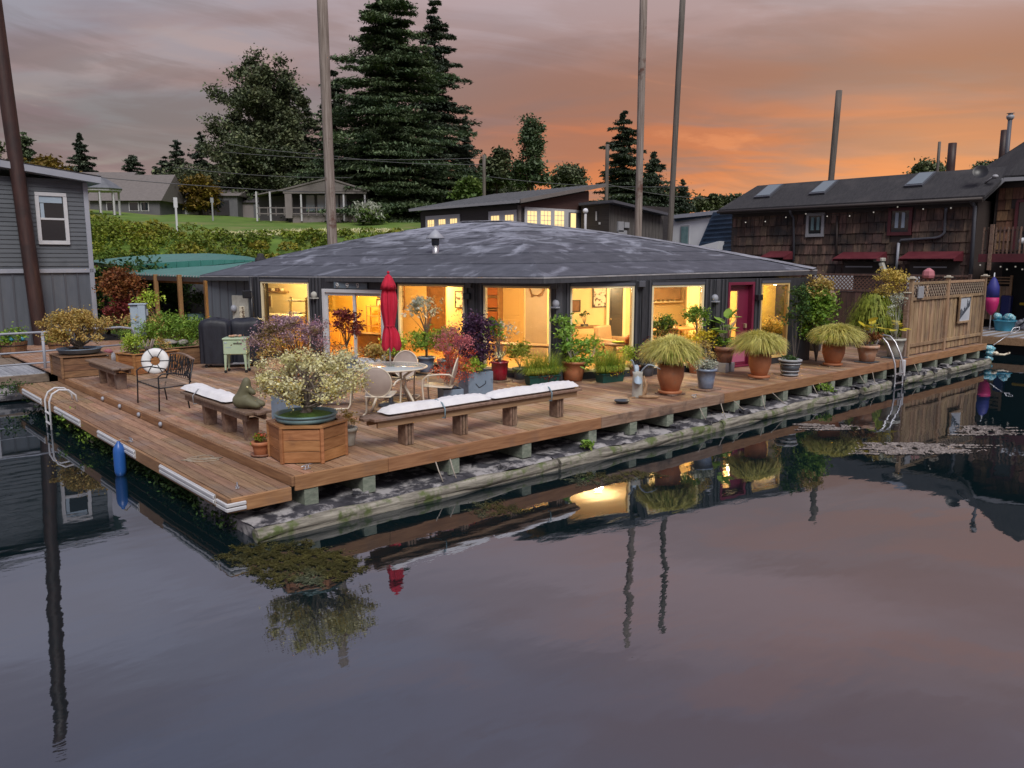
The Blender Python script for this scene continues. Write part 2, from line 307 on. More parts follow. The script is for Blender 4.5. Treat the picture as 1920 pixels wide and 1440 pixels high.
# leaves
M['l_gold'] = leafm('golden_leaves', (.34, .24, .045), (.52, .42, .11))
M['l_cream'] = leafm('cream_flowers', (.54, .50, .20), (.74, .71, .42), ns=4, isl=.25)
M['l_gold_dk'] = leafm('olive_gold_leaves', (.30, .20, .05), (.46, .36, .13), ns=4)
M['l_red'] = leafm('maple_red_leaves', (.46, .06, .035), (.58, .17, .08), ns=3)
M['l_pink'] = leafm('maple_pink_leaves', (.40, .10, .12), (.52, .20, .21), ns=3)
M['l_maroon'] = leafm('maroon_leaves', (.10, .02, .02), (.22, .05, .04), ns=3)
M['l_purple'] = leafm('purple_leaves', (.035, .018, .045), (.085, .04, .085), ns=3)
M['l_mauve'] = leafm('mauve_leaves', (.28, .17, .26), (.46, .33, .38), ns=2.2, isl=.35, stain=(.20, .15, .055))
M['l_green'] = leafm('green_leaves', (.08, .16, .02), (.21, .32, .05))
M['l_lime'] = leafm('lime_leaves', (.22, .33, .03), (.36, .46, .07))
M['l_yel'] = leafm('yellow_leaves', (.42, .36, .02), (.55, .48, .06))
M['l_fig'] = leafm('fig_leaves', (.16, .30, .05), (.28, .42, .09))
M['l_grey'] = leafm('grey_leaves', (.30, .33, .27), (.45, .47, .40))
M['l_dkgreen'] = leafm('dark_green_leaves', (.025, .06, .015), (.06, .11, .03))
M['l_olive'] = leafm('olive_leaves', (.13, .17, .02), (.24, .27, .04))
M['l_rust'] = leafm('rust_leaves', (.11, .042, .018), (.24, .10, .032), ns=2)
M['l_bush'] = leafm('bank_shrub_leaves', (.06, .10, .014), (.20, .24, .03), ns=.35, isl=.45)
M['l_bush_y'] = leafm('bank_yellow_shrub', (.15, .16, .02), (.24, .21, .03), ns=.5, isl=.4)
M['t_fir'] = leafm('fir_needles', (.035, .06, .033), (.115, .155, .08), ns=.35, isl=.5, transl=.1)
M['t_dark'] = leafm('dark_conifer', (.024, .038, .028), (.075, .095, .062), ns=.4, isl=.5, transl=.1)
M['t_broad'] = leafm('broadleaf_dark', (.036, .052, .03), (.12, .14, .07), ns=.5, isl=.5, transl=.12)
M['t_gold'] = leafm('amber_tree', (.09, .065, .012), (.17, .12, .02), ns=.5, isl=.4)
M['t_lime'] = leafm('light_green_tree', (.05, .09, .02), (.10, .15, .035), ns=.5, isl=.4)
M['g_blade'] = leafm('golden_grass', (.46, .42, .115), (.60, .56, .22), ns=2, isl=.25, transl=.3)
M['g_green'] = leafm('green_grass_blade', (.14, .24, .03), (.32, .36, .06), ns=3, isl=.3, transl=.3)
M['weed'] = leafm('water_weed', (.03, .03, .008), (.075, .068, .018), ns=2.0, isl=.4, stain=(.085, .10, .06), transl=.1)
M['ivy'] = leafm('ivy_leaves', (.02, .05, .015), (.06, .11, .03), ns=3)
M['grass'] = pmat('lawn', (.075, .145, .018), (.13, .215, .03), (1, 1, 1), .5, .95, stain=(.20, .19, .07), ss=.22, slo=.5, shi=.68)
M['scum'] = pmat('floating_pollen', (.34, .30, .28), (.22, .19, .18), ns=5, rough=.9)

# ---------------------------------------------------------------- mesh building
def tag(o, label=None, cat=None, group=None, kind=None):
    if label: o['label'] = label
    if cat: o['category'] = cat
    if group: o['group'] = group
    if kind: o['kind'] = kind
    return o
def empty(name, loc, label=None, cat=None, group=None, rz=0.0, kind=None):
    o = bpy.data.objects.new(name, None); COL.objects.link(o); o.location = loc; o.rotation_euler.z = rz; o.empty_display_size = .2
    return tag(o, label, cat, group, kind)
def rel(o, parent):
    o.parent = parent
class MB:
    def __init__(s): s.v = []; s.f = []; s.m = []; s.sm = []; s.mi = 0
    def add(s, vs, fs, smooth=False):
        b = len(s.v); s.v += [tuple(v) for v in vs]
        for f in fs: s.f.append([b + i for i in f]); s.m.append(s.mi); s.sm.append(smooth)
        return s
    def box(s, c, d, rz=0.0, M3=None, ch=0.0):
        hx, hy, hz = d[0] / 2, d[1] / 2, d[2] / 2
        if ch <= 0:
            vs = [Vector((x, y, z)) for x in (-hx, hx) for y in (-hy, hy) for z in (-hz, hz)]
            fs = [(0, 1, 3, 2), (4, 6, 7, 5), (0, 4, 5, 1), (2, 3, 7, 6), (0, 2, 6, 4), (1, 5, 7, 3)]
        else:
            vs = []; idx = {}; fs = []
            for sx in (-1, 1):
                for sy in (-1, 1):
                    for sz in (-1, 1):
                        for a in range(3):
                            p = [sx * hx, sy * hy, sz * hz]
                            for k in range(3):
                                if k != a: p[k] -= (sx, sy, sz)[k] * ch
                            idx[(sx, sy, sz, a)] = len(vs); vs.append(Vector(p))
            I = lambda x, y, z, a: idx[(x, y, z, a)]
            for q in (-1, 1):
                o4 = [(-1, -1), (1, -1), (1, 1), (-1, 1)]
                for a in range(3):
                    ff = []
                    for (p, r) in o4:
                        k = [0, 0, 0]; k[a] = q; k[(a + 1) % 3] = p; k[(a + 2) % 3] = r; ff.append(I(*k, a))
                    fs.append(ff if q > 0 else ff[::-1])
            for a in range(3):
                b_, c_ = (a + 1) % 3, (a + 2) % 3
                for p in (-1, 1):
                    for r in (-1, 1):
                        k1 = [0, 0, 0]; k1[a] = -1; k1[b_] = p; k1[c_] = r; k2 = list(k1); k2[a] = 1
                        ff = [I(*k1, b_), I(*k2, b_), I(*k2, c_), I(*k1, c_)]
                        fs.append(ff if p * r < 0 else ff[::-1])
            for sx in (-1, 1):
                for sy in (-1, 1):
                    for sz in (-1, 1):
                        ff = [I(sx, sy, sz, 0), I(sx, sy, sz, 1), I(sx, sy, sz, 2)]
                        fs.append(ff if sx * sy * sz > 0 else ff[::-1])
        m = M3 if M3 is not None else Matrix.Rotation(rz, 3, 'Z')
        c = Vector(c)
        return s.add([c + m @ v for v in vs], fs)
    def beam(s, a, b, w, h, ch=0.0, up=(0, 0, 1)):
        a = Vector(a); b = Vector(b); d = b - a; L = d.length; x = d.normalized(); u = Vector(up)
        y = u.cross(x)
        if y.length < 1e-4: y = Vector((0, 1, 0)).cross(x)
        y.normalize(); z = x.cross(y)
        return s.box((a + b) / 2, (L, w, h), M3=Matrix((x, y, z)).transposed(), ch=ch)
    def tube(s, pts, r, n=8, closed=False, caps=True):
        pts = [Vector(p) for p in pts]; N = len(pts); b = len(s.v); prev = None
        if not hasattr(r, '__len__'): r = [r] * N
        for i, p in enumerate(pts):
            if closed: t = pts[(i + 1) % N] - pts[i - 1]
            else: t = pts[min(i + 1, N - 1)] - pts[max(i - 1, 0)]
            if t.length < 1e-9: t = Vector((0, 0, 1))
            t.normalize()
            if prev is None:
                a = Vector((0, 0, 1)) if abs(t.z) < .9 else Vector((1, 0, 0)); x = a.cross(t).normalized()
            else: x = (prev - t * prev.dot(t)); x = x.normalized() if x.length > 1e-6 else Vector((1, 0, 0))
            prev = x; y = t.cross(x)
            for k in range(n):
                a = 2 * math.pi * k / n; s.v.append(tuple(p + (x * math.cos(a) + y * math.sin(a)) * r[i]))
        for i in range(N if closed else N - 1):
            j = (i + 1) % N
            for k in range(n):
                k2 = (k + 1) % n; s.f.append([b + i * n + k, b + i * n + k2, b + j * n + k2, b + j * n + k]); s.m.append(s.mi); s.sm.append(True)
        if caps and not closed:
            s.f.append([b + k for k in range(n)][::-1]); s.m.append(s.mi); s.sm.append(False)
            s.f.append([b + (N - 1) * n + k for k in range(n)]); s.m.append(s.mi); s.sm.append(False)
        return s
    def lathe(s, prof, n=24, c=(0, 0, 0), sx=1.0, sy=1.0, smooth=True):
        b = len(s.v); c = Vector(c)
        for (r, z) in prof:
            for k in range(n):
                a = 2 * math.pi * k / n; s.v.append((c.x + math.cos(a) * r * sx, c.y + math.sin(a) * r * sy, c.z + z))
        for i in range(len(prof) - 1):
            for k in range(n):
                k2 = (k + 1) % n; s.f.append([b + i * n + k, b + i * n + k2, b + (i + 1) * n + k2, b + (i + 1) * n + k]); s.m.append(s.mi); s.sm.append(smooth)
        s.f.append([b + k for k in range(n)][::-1]); s.m.append(s.mi); s.sm.append(False)
        s.f.append([b + (len(prof) - 1) * n + k for k in range(n)]); s.m.append(s.mi); s.sm.append(False)
        return s
    def prism(s, poly, vec):
        """closed prism: polygon (3d points) pushed along vec"""
        P = [Vector(p) for p in poly]; v = Vector(vec); n = len(P)
        nn = Vector((0, 0, 0))
        for i in range(n): nn += (P[i] - P[0]).cross(P[(i + 1) % n] - P[0])
        fs = [list(range(n))[::-1], list(range(n, 2 * n))] + [[i, (i + 1) % n, n + (i + 1) % n, n + i] for i in range(n)]
        if nn.dot(v) < 0: fs = [f[::-1] for f in fs]
        return s.add(P + [p + v for p in P], fs)
    def ball(s, c, r, n=10, m=6, jit=0.0, rng=None):
        c = Vector(c)
        if not hasattr(r, '__len__'): r = (r, r, r)
        prof = []
        b = len(s.v)
        for i in range(m + 1):
            th = math.pi * i / m
            for k in range(n):
                a = 2 * math.pi * k / n; q = 1 + (rng.uniform(-jit, jit) if rng else 0)
                s.v.append((c.x + r[0] * math.sin(th) * math.cos(a) * q, c.y + r[1] * math.sin(th) * math.sin(a) * q, c.z - r[2] * math.cos(th) * q))
        for i in range(m):
            for k in range(n):
                k2 = (k + 1) % n; s.f.append([b + i * n + k, b + i * n + k2, b + (i + 1) * n + k2, b + (i + 1) * n + k]); s.m.append(s.mi); s.sm.append(True)
        return s
    def build(s, name, mat, parent=None, off=None, kind=None, label=None):
        me = bpy.data.meshes.new(name)
        o_ = Vector(off) if off is not None else None
        vs = s.v if o_ is None else [(v[0] - o_.x, v[1] - o_.y, v[2] - o_.z) for v in s.v]
        me.from_pydata(vs, [], s.f)
        mats = mat if isinstance(mat, (list, tuple)) else [mat]
        for q in mats: me.materials.append(M[q] if isinstance(q, str) else q)
        me.polygons.foreach_set('material_index', s.m); me.polygons.foreach_set('use_smooth', s.sm); me.update()
        o = bpy.data.objects.new(name, me); COL.objects.link(o)
        if parent: o.parent = parent
        if kind: o['kind'] = kind
        if label: o['label'] = label
        return o
def W_(mb, name, mat, parent=None, **k):
    """mesh given in world coordinates, hung under an unrotated parent chain"""
    off = Vector((0, 0, 0)); p = parent
    while p: off += p.location; p = p.parent
    return mb.build(name, mat, parent, off=off, **k)
def top(mb, name, mat, label, cat, group=None, origin=None, kind=None):
    """one-mesh thing given in world coordinates"""
    if origin is None:
        xs = [v[0] for v in mb.v]; ys = [v[1] for v in mb.v]; zs = [v[2] for v in mb.v]
        origin = ((min(xs) + max(xs)) / 2, (min(ys) + max(ys)) / 2, min(zs))
    o = mb.build(name, mat, None, off=origin); o.location = origin
    return tag(o, label, cat, group, kind)
def clone(o, parent=None, **props):
    c = o.copy(); COL.objects.link(c)
    if parent is not None: c.parent = parent
    for k, v in props.items(): c[k] = v
    return c
def clone_tree(o, parent=None):
    c = o.copy(); COL.objects.link(c); c.parent = parent
    for ch in list(o.children): clone_tree(ch, c)
    return c
def np_mesh(name, quads, mat, parent=None, kind=None, k=4, smooth=False):
    """quads: (n,k,3) array"""
    n = len(quads); me = bpy.data.meshes.new(name)
    me.vertices.add(n * k); me.vertices.foreach_set('co', np.ascontiguousarray(quads, dtype=np.float32).ravel())
    me.loops.add(n * k); me.loops.foreach_set('vertex_index', np.arange(n * k, dtype=np.int32))
    me.polygons.add(n); me.polygons.foreach_set('loop_start', np.arange(0, n * k, k, dtype=np.int32))
    me.polygons.foreach_set('loop_total', np.full(n, k, dtype=np.int32))
    me.materials.append(M[mat]); me.update(calc_edges=True); me.validate()
    o = bpy.data.objects.new(name, me); COL.objects.link(o)
    if parent: o.parent = parent
    if kind: o['kind'] = kind
    return o
def leaf_quads(P, size, g, asp=.55, upb=.35, droop=0.0, dirs=None):
    n = len(P); nr = g.normal(size=(n, 3)); nr[:, 2] = np.abs(nr[:, 2]) + upb; nr /= np.linalg.norm(nr, axis=1)[:, None]
    t = g.normal(size=(n, 3)) if dirs is None else dirs + g.normal(size=(n, 3)) * .45
    t[:, 2] -= droop
    t -= nr * np.sum(t * nr, axis=1)[:, None]; t /= np.linalg.norm(t, axis=1)[:, None] + 1e-9
    b = np.cross(nr, t); s = (size * g.uniform(.6, 1.3, n))[:, None]
    return np.stack([P - t * s, P + b * s * asp + nr * s * .12, P + t * s, P - b * s * asp + nr * s * .12], axis=1)
def clumps(g, c, r, K, n, spread, hollow=.55, low=-.6):
    """leaf points gathered in K clumps on the shell of an ellipsoid"""
    d = g.normal(size=(K, 3)); d /= np.linalg.norm(d, axis=1)[:, None]
    d[:, 2] = np.where(d[:, 2] < low, -d[:, 2], d[:, 2])
    cc = d * (g.uniform(hollow, 1.0, K))[:, None] * np.array(r)[None] + np.array(c)[None]
    w = g.uniform(.4, 1.6, K); w /= w.sum(); idx = g.choice(K, n, p=w)
    sp = (g.uniform(.6, 1.3, K) * spread)[idx][:, None]
    return cc[idx] + g.normal(size=(n, 3)) * sp * np.array((1, 1, .7)), cc
rng = random.Random(5)
G = np.random.default_rng(7)
WATER = -.60

# ================================================================ SETTING
# water with gentle wobble
def water_mat():
    m = bpy.data.materials.new('lake_water'); m.use_nodes = True; t = m.node_tree; t.nodes.clear(); L = t.links.new
    N = t.nodes.new
    o = N('ShaderNodeOutputMaterial'); mx = N('ShaderNodeMixShader'); df = N('ShaderNodeBsdfDiffuse'); gl = N('ShaderNodeBsdfGlossy')
    df.inputs[0].default_value = (.004, .012, .015, 1); gl.inputs['Roughness'].default_value = .012; gl.inputs[0].default_value = (.90, .92, 1.0, 1)
    fr = N('ShaderNodeFresnel'); fr.inputs[0].default_value = 3.3
    g = N('ShaderNodeNewGeometry'); mp = N('ShaderNodeMapping'); mp.inputs['Rotation'].default_value = (0, 0, R_(40)); mp.inputs['Scale'].default_value = (.9, 2.2, 1)
    L(g.outputs['Position'], mp.inputs[0])
    n1 = N('ShaderNodeTexNoise'); n1.inputs['Scale'].default_value = .55; n1.inputs['Detail'].default_value = 3; n1.inputs['Roughness'].default_value = .45; L(mp.outputs[0], n1.inputs[0])
    n2 = N('ShaderNodeTexNoise'); n2.inputs['Scale'].default_value = .12; n2.inputs['Detail'].default_value = 2; L(g.outputs['Position'], n2.inputs[0])
    r2 = N('ShaderNodeMapRange'); r2.inputs['From Min'].default_value = .42; r2.inputs['From Max'].default_value = .62; r2.inputs['To Min'].default_value = .25; r2.inputs['To Max'].default_value = 1.6; L(n2.outputs[0], r2.inputs[0])
    mu = N('ShaderNodeMath'); mu.operation = 'MULTIPLY'; L(n1.outputs[0], mu.inputs[0]); L(r2.outputs[0], mu.inputs[1])
    n4 = N('ShaderNodeTexNoise'); n4.inputs['Scale'].default_value = 4.5; n4.inputs['Detail'].default_value = 3; L(mp.outputs[0], n4.inputs[0])
    m4 = N('ShaderNodeMath'); m4.operation = 'MULTIPLY_ADD'; L(n4.outputs[0], m4.inputs[0]); m4.inputs[1].default_value = .07; L(n1.outputs[0], m4.inputs[2]); L(m4.outputs[0], mu.inputs[0])
    bp = N('ShaderNodeBump'); bp.inputs['Strength'].default_value = .055; bp.inputs['Distance'].default_value = .10; L(mu.outputs[0], bp.inputs['Height'])
    L(bp.outputs[0], gl.inputs['Normal']); L(bp.outputs[0], fr.inputs['Normal'])
    L(fr.outputs[0], mx.inputs[0]); L(df.outputs[0], mx.inputs[1]); L(gl.outputs[0], mx.inputs[2]); L(mx.outputs[0], o.inputs[0])
    return m
M['water'] = water_mat()
mb = MB(); mb.add([(-600, -600, WATER), (900, -600, WATER), (900, 900, WATER), (-600, 900, WATER)], [(0, 1, 2, 3)])
tag(mb.build('water', 'water'), kind='structure')

# terrain: a grassy bank behind the moorage, built on a grid of (side, distance)
fh = Vector((math.sin(HEAD), math.cos(HEAD), 0))
def ground_h(s, t):
    """height of the land at distance s ahead, t to the right of the camera"""
    if s < 47: return -1.5
    a = min(1, (s - 47) / 18.0); h = -1.5 + 6.15 * (a * a * (3 - 2 * a))
    if s > 65: h += min(1, (s - 65) / 25) * 2.25
    if t > 8: h -= min(1, (t - 8) / 20) * 2.2 * a
    if s > 92: h += min(1, (s - 92) / 50) * (1.3 if t < 5 else .4)
    if s > 140: h += (s - 140) * .004
    if t < -25 and s > 60: h += min(1, (-25 - t) / 30) * min(1, (s - 60) / 30) * 2.0
    return h + .18 * math.sin(s * .35 + t * .2) * a
ss_ = [44, 47, 50, 53, 56, 59, 62, 65, 68, 71, 74, 78, 82, 88, 94, 100, 110, 125, 150, 200, 400, 1500]
ts_ = [-1200, -400, -160, -100, -70] + list(range(-56, 60, 4)) + [70, 100, 160, 400, 1200]
vs = []
for s in ss_:
    for t in ts_:
        p = Vector((CAM.x, CAM.y, 0)) + fh * s + RGT * t; vs.append((p.x, p.y, ground_h(s, t)))
nt = len(ts_)
fs = [(i * nt + j, i * nt + j + 1, (i + 1) * nt + j + 1, (i + 1) * nt + j) for i in range(len(ss_) - 1) for j in range(nt - 1)]
mb = MB(); mb.add(vs, fs, True); tag(mb.build('ground', 'grass'), kind='structure')
def land(px, s):
    """point on the land straight behind picture column px at distance s"""
    t = (px - CX) / FPX * s * 1.0
    p = Vector((CAM.x, CAM.y, 0)) + fh * s + RGT * t
    p.z = ground_h(s, t); return p

# ---------------------------------------------------------------- decks
deck = empty('deck', (0, 0, 0), kind='structure')
bw = .1405
protoY = MB(); protoY.box((0, .5, -.019), (bw - .010, 1, .038), ch=.004); bd0 = protoY.build('deck_board', 'deck', deck)
first = True
for i in range(168):
    x = .004 + bw * (i + .5)
    y1 = 11.4 if x < 3.2 else (12.6 if x < 5.6 else 6.0)
    if x > 9: y1 = 4.6
    if x > 15.4: y1 = 6.0
    cuts = [0.0, y1]
    if x < 8.4: cuts = [0.0, (3.1, 5.0, 6.9, 4.1)[(i * 5) % 4] + .02 * (i % 3), y1]
    for a, b in zip(cuts[:-1], cuts[1:]):
        o = bd0 if first else clone(bd0, deck); first = False
        o.location = (x, a + .003, rng.uniform(-.0015, .0015)); o.scale = (1, b - a - .006, 1)
# rear deck behind the planters, boards joined under shrubs
mb = MB()
for i in range(60): mb.box((-.0 + .0705 + bw * i, 15.5, -.02), (bw - .01, 8.0, .036))
mb.build('rear_deck_boards', 'deck', deck, kind='stuff')
# front fascia boards
cuts = [-.002, 1.34, 5.55, 9.15, 13.6, 18.0, 23.66]
for k, (a, b) in enumerate(zip(cuts[:-1], cuts[1:])):
    mb = MB(); mb.box(((a + b) / 2, -.022, -.092), (b - a - .006, .04, .19), ch=.006)
    mb.build('fascia_board', 'fascia_grey' if k in (2,) else 'fascia_x', deck)
for a, b in ((-.042, 5.6), (5.6, 11.5)):
    mb = MB(); mb.box((-.022, (a + b) / 2, -.062), (.04, b - a - .006, .125), ch=.006); mb.build('riser_board', 'fascia_y', deck)
for y in (7.88, 6.79, 5.70, 4.59):
    mb = MB(); mb.lathe([(.04, 0), (.044, .018), (.03, .04), (.0, .045)], 12)
    o = mb.build('step_light', 'trim', deck); o.location = (-.045, y, -.06); o.rotation_euler = (0, -math.pi / 2, 0)
# beams below
mb = MB(); mb.box((0, 1.2, 0), (.19, 2.5, .225), ch=.006); bm0 = mb.build('beam', 'green_post', deck)
for k, x in enumerate((.22, 1.05, 2.45, 3.86, 5.35, 6.4, 7.44, 8.5, 9.62, 10.6, 11.5, 12.55, 13.63, 14.5, 15.31, 16.4, 17.5, 18.6, 19.7, 20.8, 21.9, 23.0)):
    o = bm0 if k == 0 else clone(bm0, deck); o.location = (x, 0.02, -.305 + rng.uniform(-.006, .006)); 
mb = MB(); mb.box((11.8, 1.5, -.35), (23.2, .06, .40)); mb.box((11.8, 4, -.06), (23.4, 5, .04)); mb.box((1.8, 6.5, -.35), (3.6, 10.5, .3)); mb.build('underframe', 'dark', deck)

low = empty('lower_deck', (-.8, 0, -.125), kind='structure')
lw = .152
mb = MB(); mb.box((0, .5, -.019), (lw - .011, 1, .038), ch=.004); ld0 = mb.build('deck_board', 'deck_low', low); first = True
for i in range(5):
    x = .045 + lw * (i + .5)
    cuts = [0, (3.2, 4.3, 2.4, 3.8, 4.9)[i], (7.4, 8.2, 6.6, 7.9, 8.8)[i], 11.55]
    for a, b in zip(cuts[:-1], cuts[1:]):
        o = ld0 if first else clone(ld0, low); first = False; o.location = (x - .04, a + .003, rng.uniform(-.0015, .0015)); o.scale = (1, b - a - .006, 1)
for a, b in ((-.04, 3.9), (3.9, 8.0), (8.0, 11.57)):
    mb = MB(); mb.box((-.022, (a + b) / 2, -.085), (.042, b - a - .005, .17), ch=.006); mb.build('edge_board', 'fascia_y', low)
mb = MB(); mb.box((.376, -.022, -.085), (.75, .04, .17), ch=.006); mb.build('fascia_board', 'fascia_x', low)
for a, b in ((9.2, 10.95), (6.3, 8.1), (3.3, 5.2), (.32, 2.22)):
    mb = MB()
    for dz, w in ((.028, .03), (-.028, .03)): mb.box((-.058, (a + b) / 2, -.075 + dz), (w, b - a, .045), ch=.008)
    mb.box((-.048, (a + b) / 2, -.075), (.02, b - a, .12))
    mb.build('bumper_strip', 'vinyl', low)
mb = MB()
for dz in (.028, -.028):
    mb.box((-.058, .10, -.095 + dz), (.03, .30, .045), ch=.008); mb.box((.05, -.058, -.095 + dz), (.24, .03, .045), ch=.008)
mb.build('corner_bumper', 'vinyl', low)
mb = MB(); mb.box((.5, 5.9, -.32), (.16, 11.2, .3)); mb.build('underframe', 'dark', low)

# ---------------------------------------------------------------- float under the deck
fl = empty('float', (0, 0, WATER), 'weathered crusty float with a log rim carrying the front of the deck', 'float')
def float_seg(x0, x1, y0, seed, z=-.43):
    g = np.random.default_rng(seed); nx = int((x1 - x0) / .16) + 1; ny = 10
    mbs = MB(); vs = []
    for i in range(nx):
        for j in range(ny):
            x = x0 + (x1 - x0) * i / (nx - 1); y = y0 + .10 + 1.9 * (j / (ny - 1)) ** 1.2
            n = math.sin(x * 2.1 + seed) * math.cos(y * 3.1) * .018 + math.sin(x * 6.3 + y * 4) * .012 + g.uniform(-.018, .018)
            vs.append((x + g.uniform(-.03, .03), y, z + n - (.03 if j == 0 else 0)))
    fs = [(i * ny + j, (i + 1) * ny + j, (i + 1) * ny + j + 1, i * ny + j + 1) for i in range(nx - 1) for j in range(ny - 1)]
    mbs.add(vs, fs); mbs.box(((x0 + x1) / 2, y0 + 1.0, -.72), (x1 - x0 - .06, 1.8, .5))
    W_(mbs, 'crust', 'float', fl)
    r = MB(); pts = []; rr = []
    n = max(3, int((x1 - x0) / .35))
    for i in range(n + 1):
        x = x0 + (x1 - x0) * i / n; pts.append((x, y0 + .08 + .02 * math.sin(x * 1.7), z - .085 + .012 * math.sin(x * 2.7 + 1))); rr.append(.078 + .012 * math.sin(x * 5.1) + g.uniform(-.006, .006))
    r.tube(pts, rr, 9)
    W_(r, 'rim_log', 'float_rim', fl)
    s = MB(); s.beam((x0, y0 + .05, z - .15), (x1, y0 + .05, z - .15), .05, .14); W_(s, 'side_plank', 'float_rim', fl)
for a, b, y, sd_ in ((-.66, 4.2, -.40, 1), (4.25, 8.6, -.41, 2), (8.7, 14.3, -.36, 3), (14.7, 16.2, -.32, 4), (17.0, 19.9, -.30, 5), (20.1, 23.4, -.32, 6)): float_seg(a, b, y, sd_)
# loose slabs, lines and stakes on the float
mb = MB()
for i in range(46):
    x = rng.uniform(-.4, 23); y = rng.uniform(-.28, .25); s = rng.uniform(.04, .16)
    mb.box((x, y, -.42), (s * 1.6, s, .05 + s * .25), M3=Matrix.Rotation(rng.uniform(0, 3), 3, 'Z') @ Matrix.Rotation(rng.uniform(-.4, .4), 3, 'X'))
W_(mb, 'rubble', 'float', fl, kind='stuff')
for x, dx_ in ((2.1, .02), (2.35, .0), (8.3, .05), (9.0, -.03), (9.45, .28), (10.5, -.1), (10.9, .3), (12.6, .05), (12.9, .2), (14.9, .1), (15.6, -.12), (18.1, 0)):
    mb = MB(); mb.tube([(x, -.06, -.17), (x + dx_ * .5, -.12, -.3), (x + dx_, -.2, -.43)], .009, 5); W_(mb, 'hanging_line', 'pale_stem', fl)

# ================================================================ plants
def stems_to(mb, base, targets, g, r0=.03, r1=.006, n=5, wob=.06, sub=6):
    base = Vector(base)
    for t in targets:
        t = Vector(t); d = t - base; pts = []; rr = []
        o1 = Vector(g.normal(size=3)) * wob
        for i in range(n + 1):
            k = i / n; p = base + Vector((d.x * k ** 1.25, d.y * k ** 1.25, d.z * k)) + o1 * math.sin(k * math.pi); pts.append(p); rr.append(r0 + (r1 - r0) * k ** .7)
        mb.tube(pts, rr, sub, caps=False)
def bush(root, c, r, leaf, K=22, n=1500, spread=.09, size=.035, stem=None, base=(0, 0, 0), r0=.02, seed=1, name='foliage', kst=9, asp=.55, upb=.3, low=-.5, hollow=.55, fork=None, droop=0.0):
    g = np.random.default_rng(seed)
    P, cc = clumps(g, c, r, K, n, spread, hollow, low)
    np_mesh(name, leaf_quads(P, size, g, asp, upb, droop), leaf, root)
    if stem:
        mb = MB()
        b = Vector(base)
        if fork is not None:
            f = Vector(fork); mid = (b + f) / 2 + Vector((g.normal() * .03, g.normal() * .03, 0))
            mb.tube([b, mid, f], [r0 * 1.5, r0 * 1.2, r0], 7); b = f
        stems_to(mb, b, cc[:kst], g, r0=r0 * .7, r1=r0 * .12, wob=.05 * max(r))
        mb.build('stem', stem, root)
def pot_prof(h, r0, r1, rim=.02, rimh=.05, belly=0.0):
    return [(r0 * .9, 0), (r0, .01), ((r0 + r1) / 2 + belly, h * .5), (r1 + belly * .4, h - rimh), (r1 + rim, h - rimh + .004), (r1 + rim, h), (r1 - .012, h), (r1 - .02, h - .05), (.02, h - .052)]
def pot(root, h, r0, r1, m, soil='soil', **k):
    mb = MB(); mb.lathe(pot_prof(h, r0, r1, **k), 28); mb.build('pot', m, root)
    mb = MB(); mb.lathe([(.0, h - .08), (r1 - .022, h - .06), (r1 - .03, h - .035), (0, h - .028)], 20); mb.build('soil', soil, root)
def sqbox(root, w, h, m, d=None, taper=1.0, name='pot'):
    d = d or w; mb = MB(); t = .018
    for sx, sy, lx, ly in ((0, -1, w, t), (0, 1, w, t), (-1, 0, t, d - 2 * t), (1, 0, t, d - 2 * t)):
        mb.box((sx * (w / 2 - t / 2), sy * (d / 2 - t / 2), h / 2), (lx, ly, h), ch=.003)
    mb.box((0, 0, .01), (w - .04, d - .04, .02)); mb.build(name, m, root)
    mb = MB(); mb.box((0, 0, h - .05), (w - .04, d - .04, .02)); mb.build('soil', 'soil', root)

# ---- three golden fountain grasses in terracotta pots
def fountain_grass(rx, rz_, n, seed, mat='g_blade', w=.011, name='grass_blades', root=None, base_z=.5, flop=1.0):
    g = np.random.default_rng(seed); Q = []
    lop = g.uniform(0, 6.28)
    for i in range(n):
        a = g.uniform(0, 2 * math.pi); ph = math.radians(g.uniform(-38, 85)); q = g.uniform(.72, 1.12) * (1 + .10 * math.cos(a - lop) + .06 * math.sin(3 * a))
        ca, sa = math.cos(a), math.sin(a); hx_ = rx * math.cos(ph) * q; ez = base_z + rz_ * .42 + rz_ * .78 * math.sin(ph) * q
        b = np.array([ca * g.uniform(0, .13), sa * g.uniform(0, .13), base_z]); e = np.array([ca * hx_, sa * hx_, ez]) + g.normal(size=3) * .015
        m = np.array([ca * hx_ * .5, sa * hx_ * .5, max(base_z + rz_ * g.uniform(1.0, 1.5), ez)]); tw = a + g.normal() * .5
        side = np.array([-math.sin(tw), math.cos(tw), 0]); pts = [b * (1 - t) ** 2 + m * 2 * t * (1 - t) + e * t * t for t in (0, .25, .5, .72, .88, 1)]
        for k in range(5):
            w0 = w * (1 - (k / 5) ** 2 * .85); w1 = w * (1 - ((k + 1) / 5) ** 2 * .85)
            Q.append([pts[k] - side * w0, pts[k] + side * w0, pts[k + 1] + side * w1, pts[k + 1] - side * w1])
    return np_mesh(name, np.array(Q), mat, root)
gp = empty('potted_grass', (0, 0, 0), cat='potted plant')
pot(gp, .50, .175, .235, 'terra', rim=.012, rimh=.06, belly=.045)
fountain_grass(.63, .40, 4600, 3, root=gp, w=.0085)
fountain_grass(.57, .34, 1100, 4, mat='g_green', name='green_blades', root=gp, w=.009)
dol = empty('pot_caddy', (0, 0, 0), cat='plant caddy')
mb = MB(); mb.lathe([(.215, .028), (.232, .034), (.238, .075), (.215, .082), (.0, .082)], 28); mb.build('saucer', 'terra', dol)
mb = MB()
for k in range(3): mb.box((0, (k - 1) * .148, .016), (.42, .135, .030), ch=.005)
mb.build('wood_base', 'bench', dol)
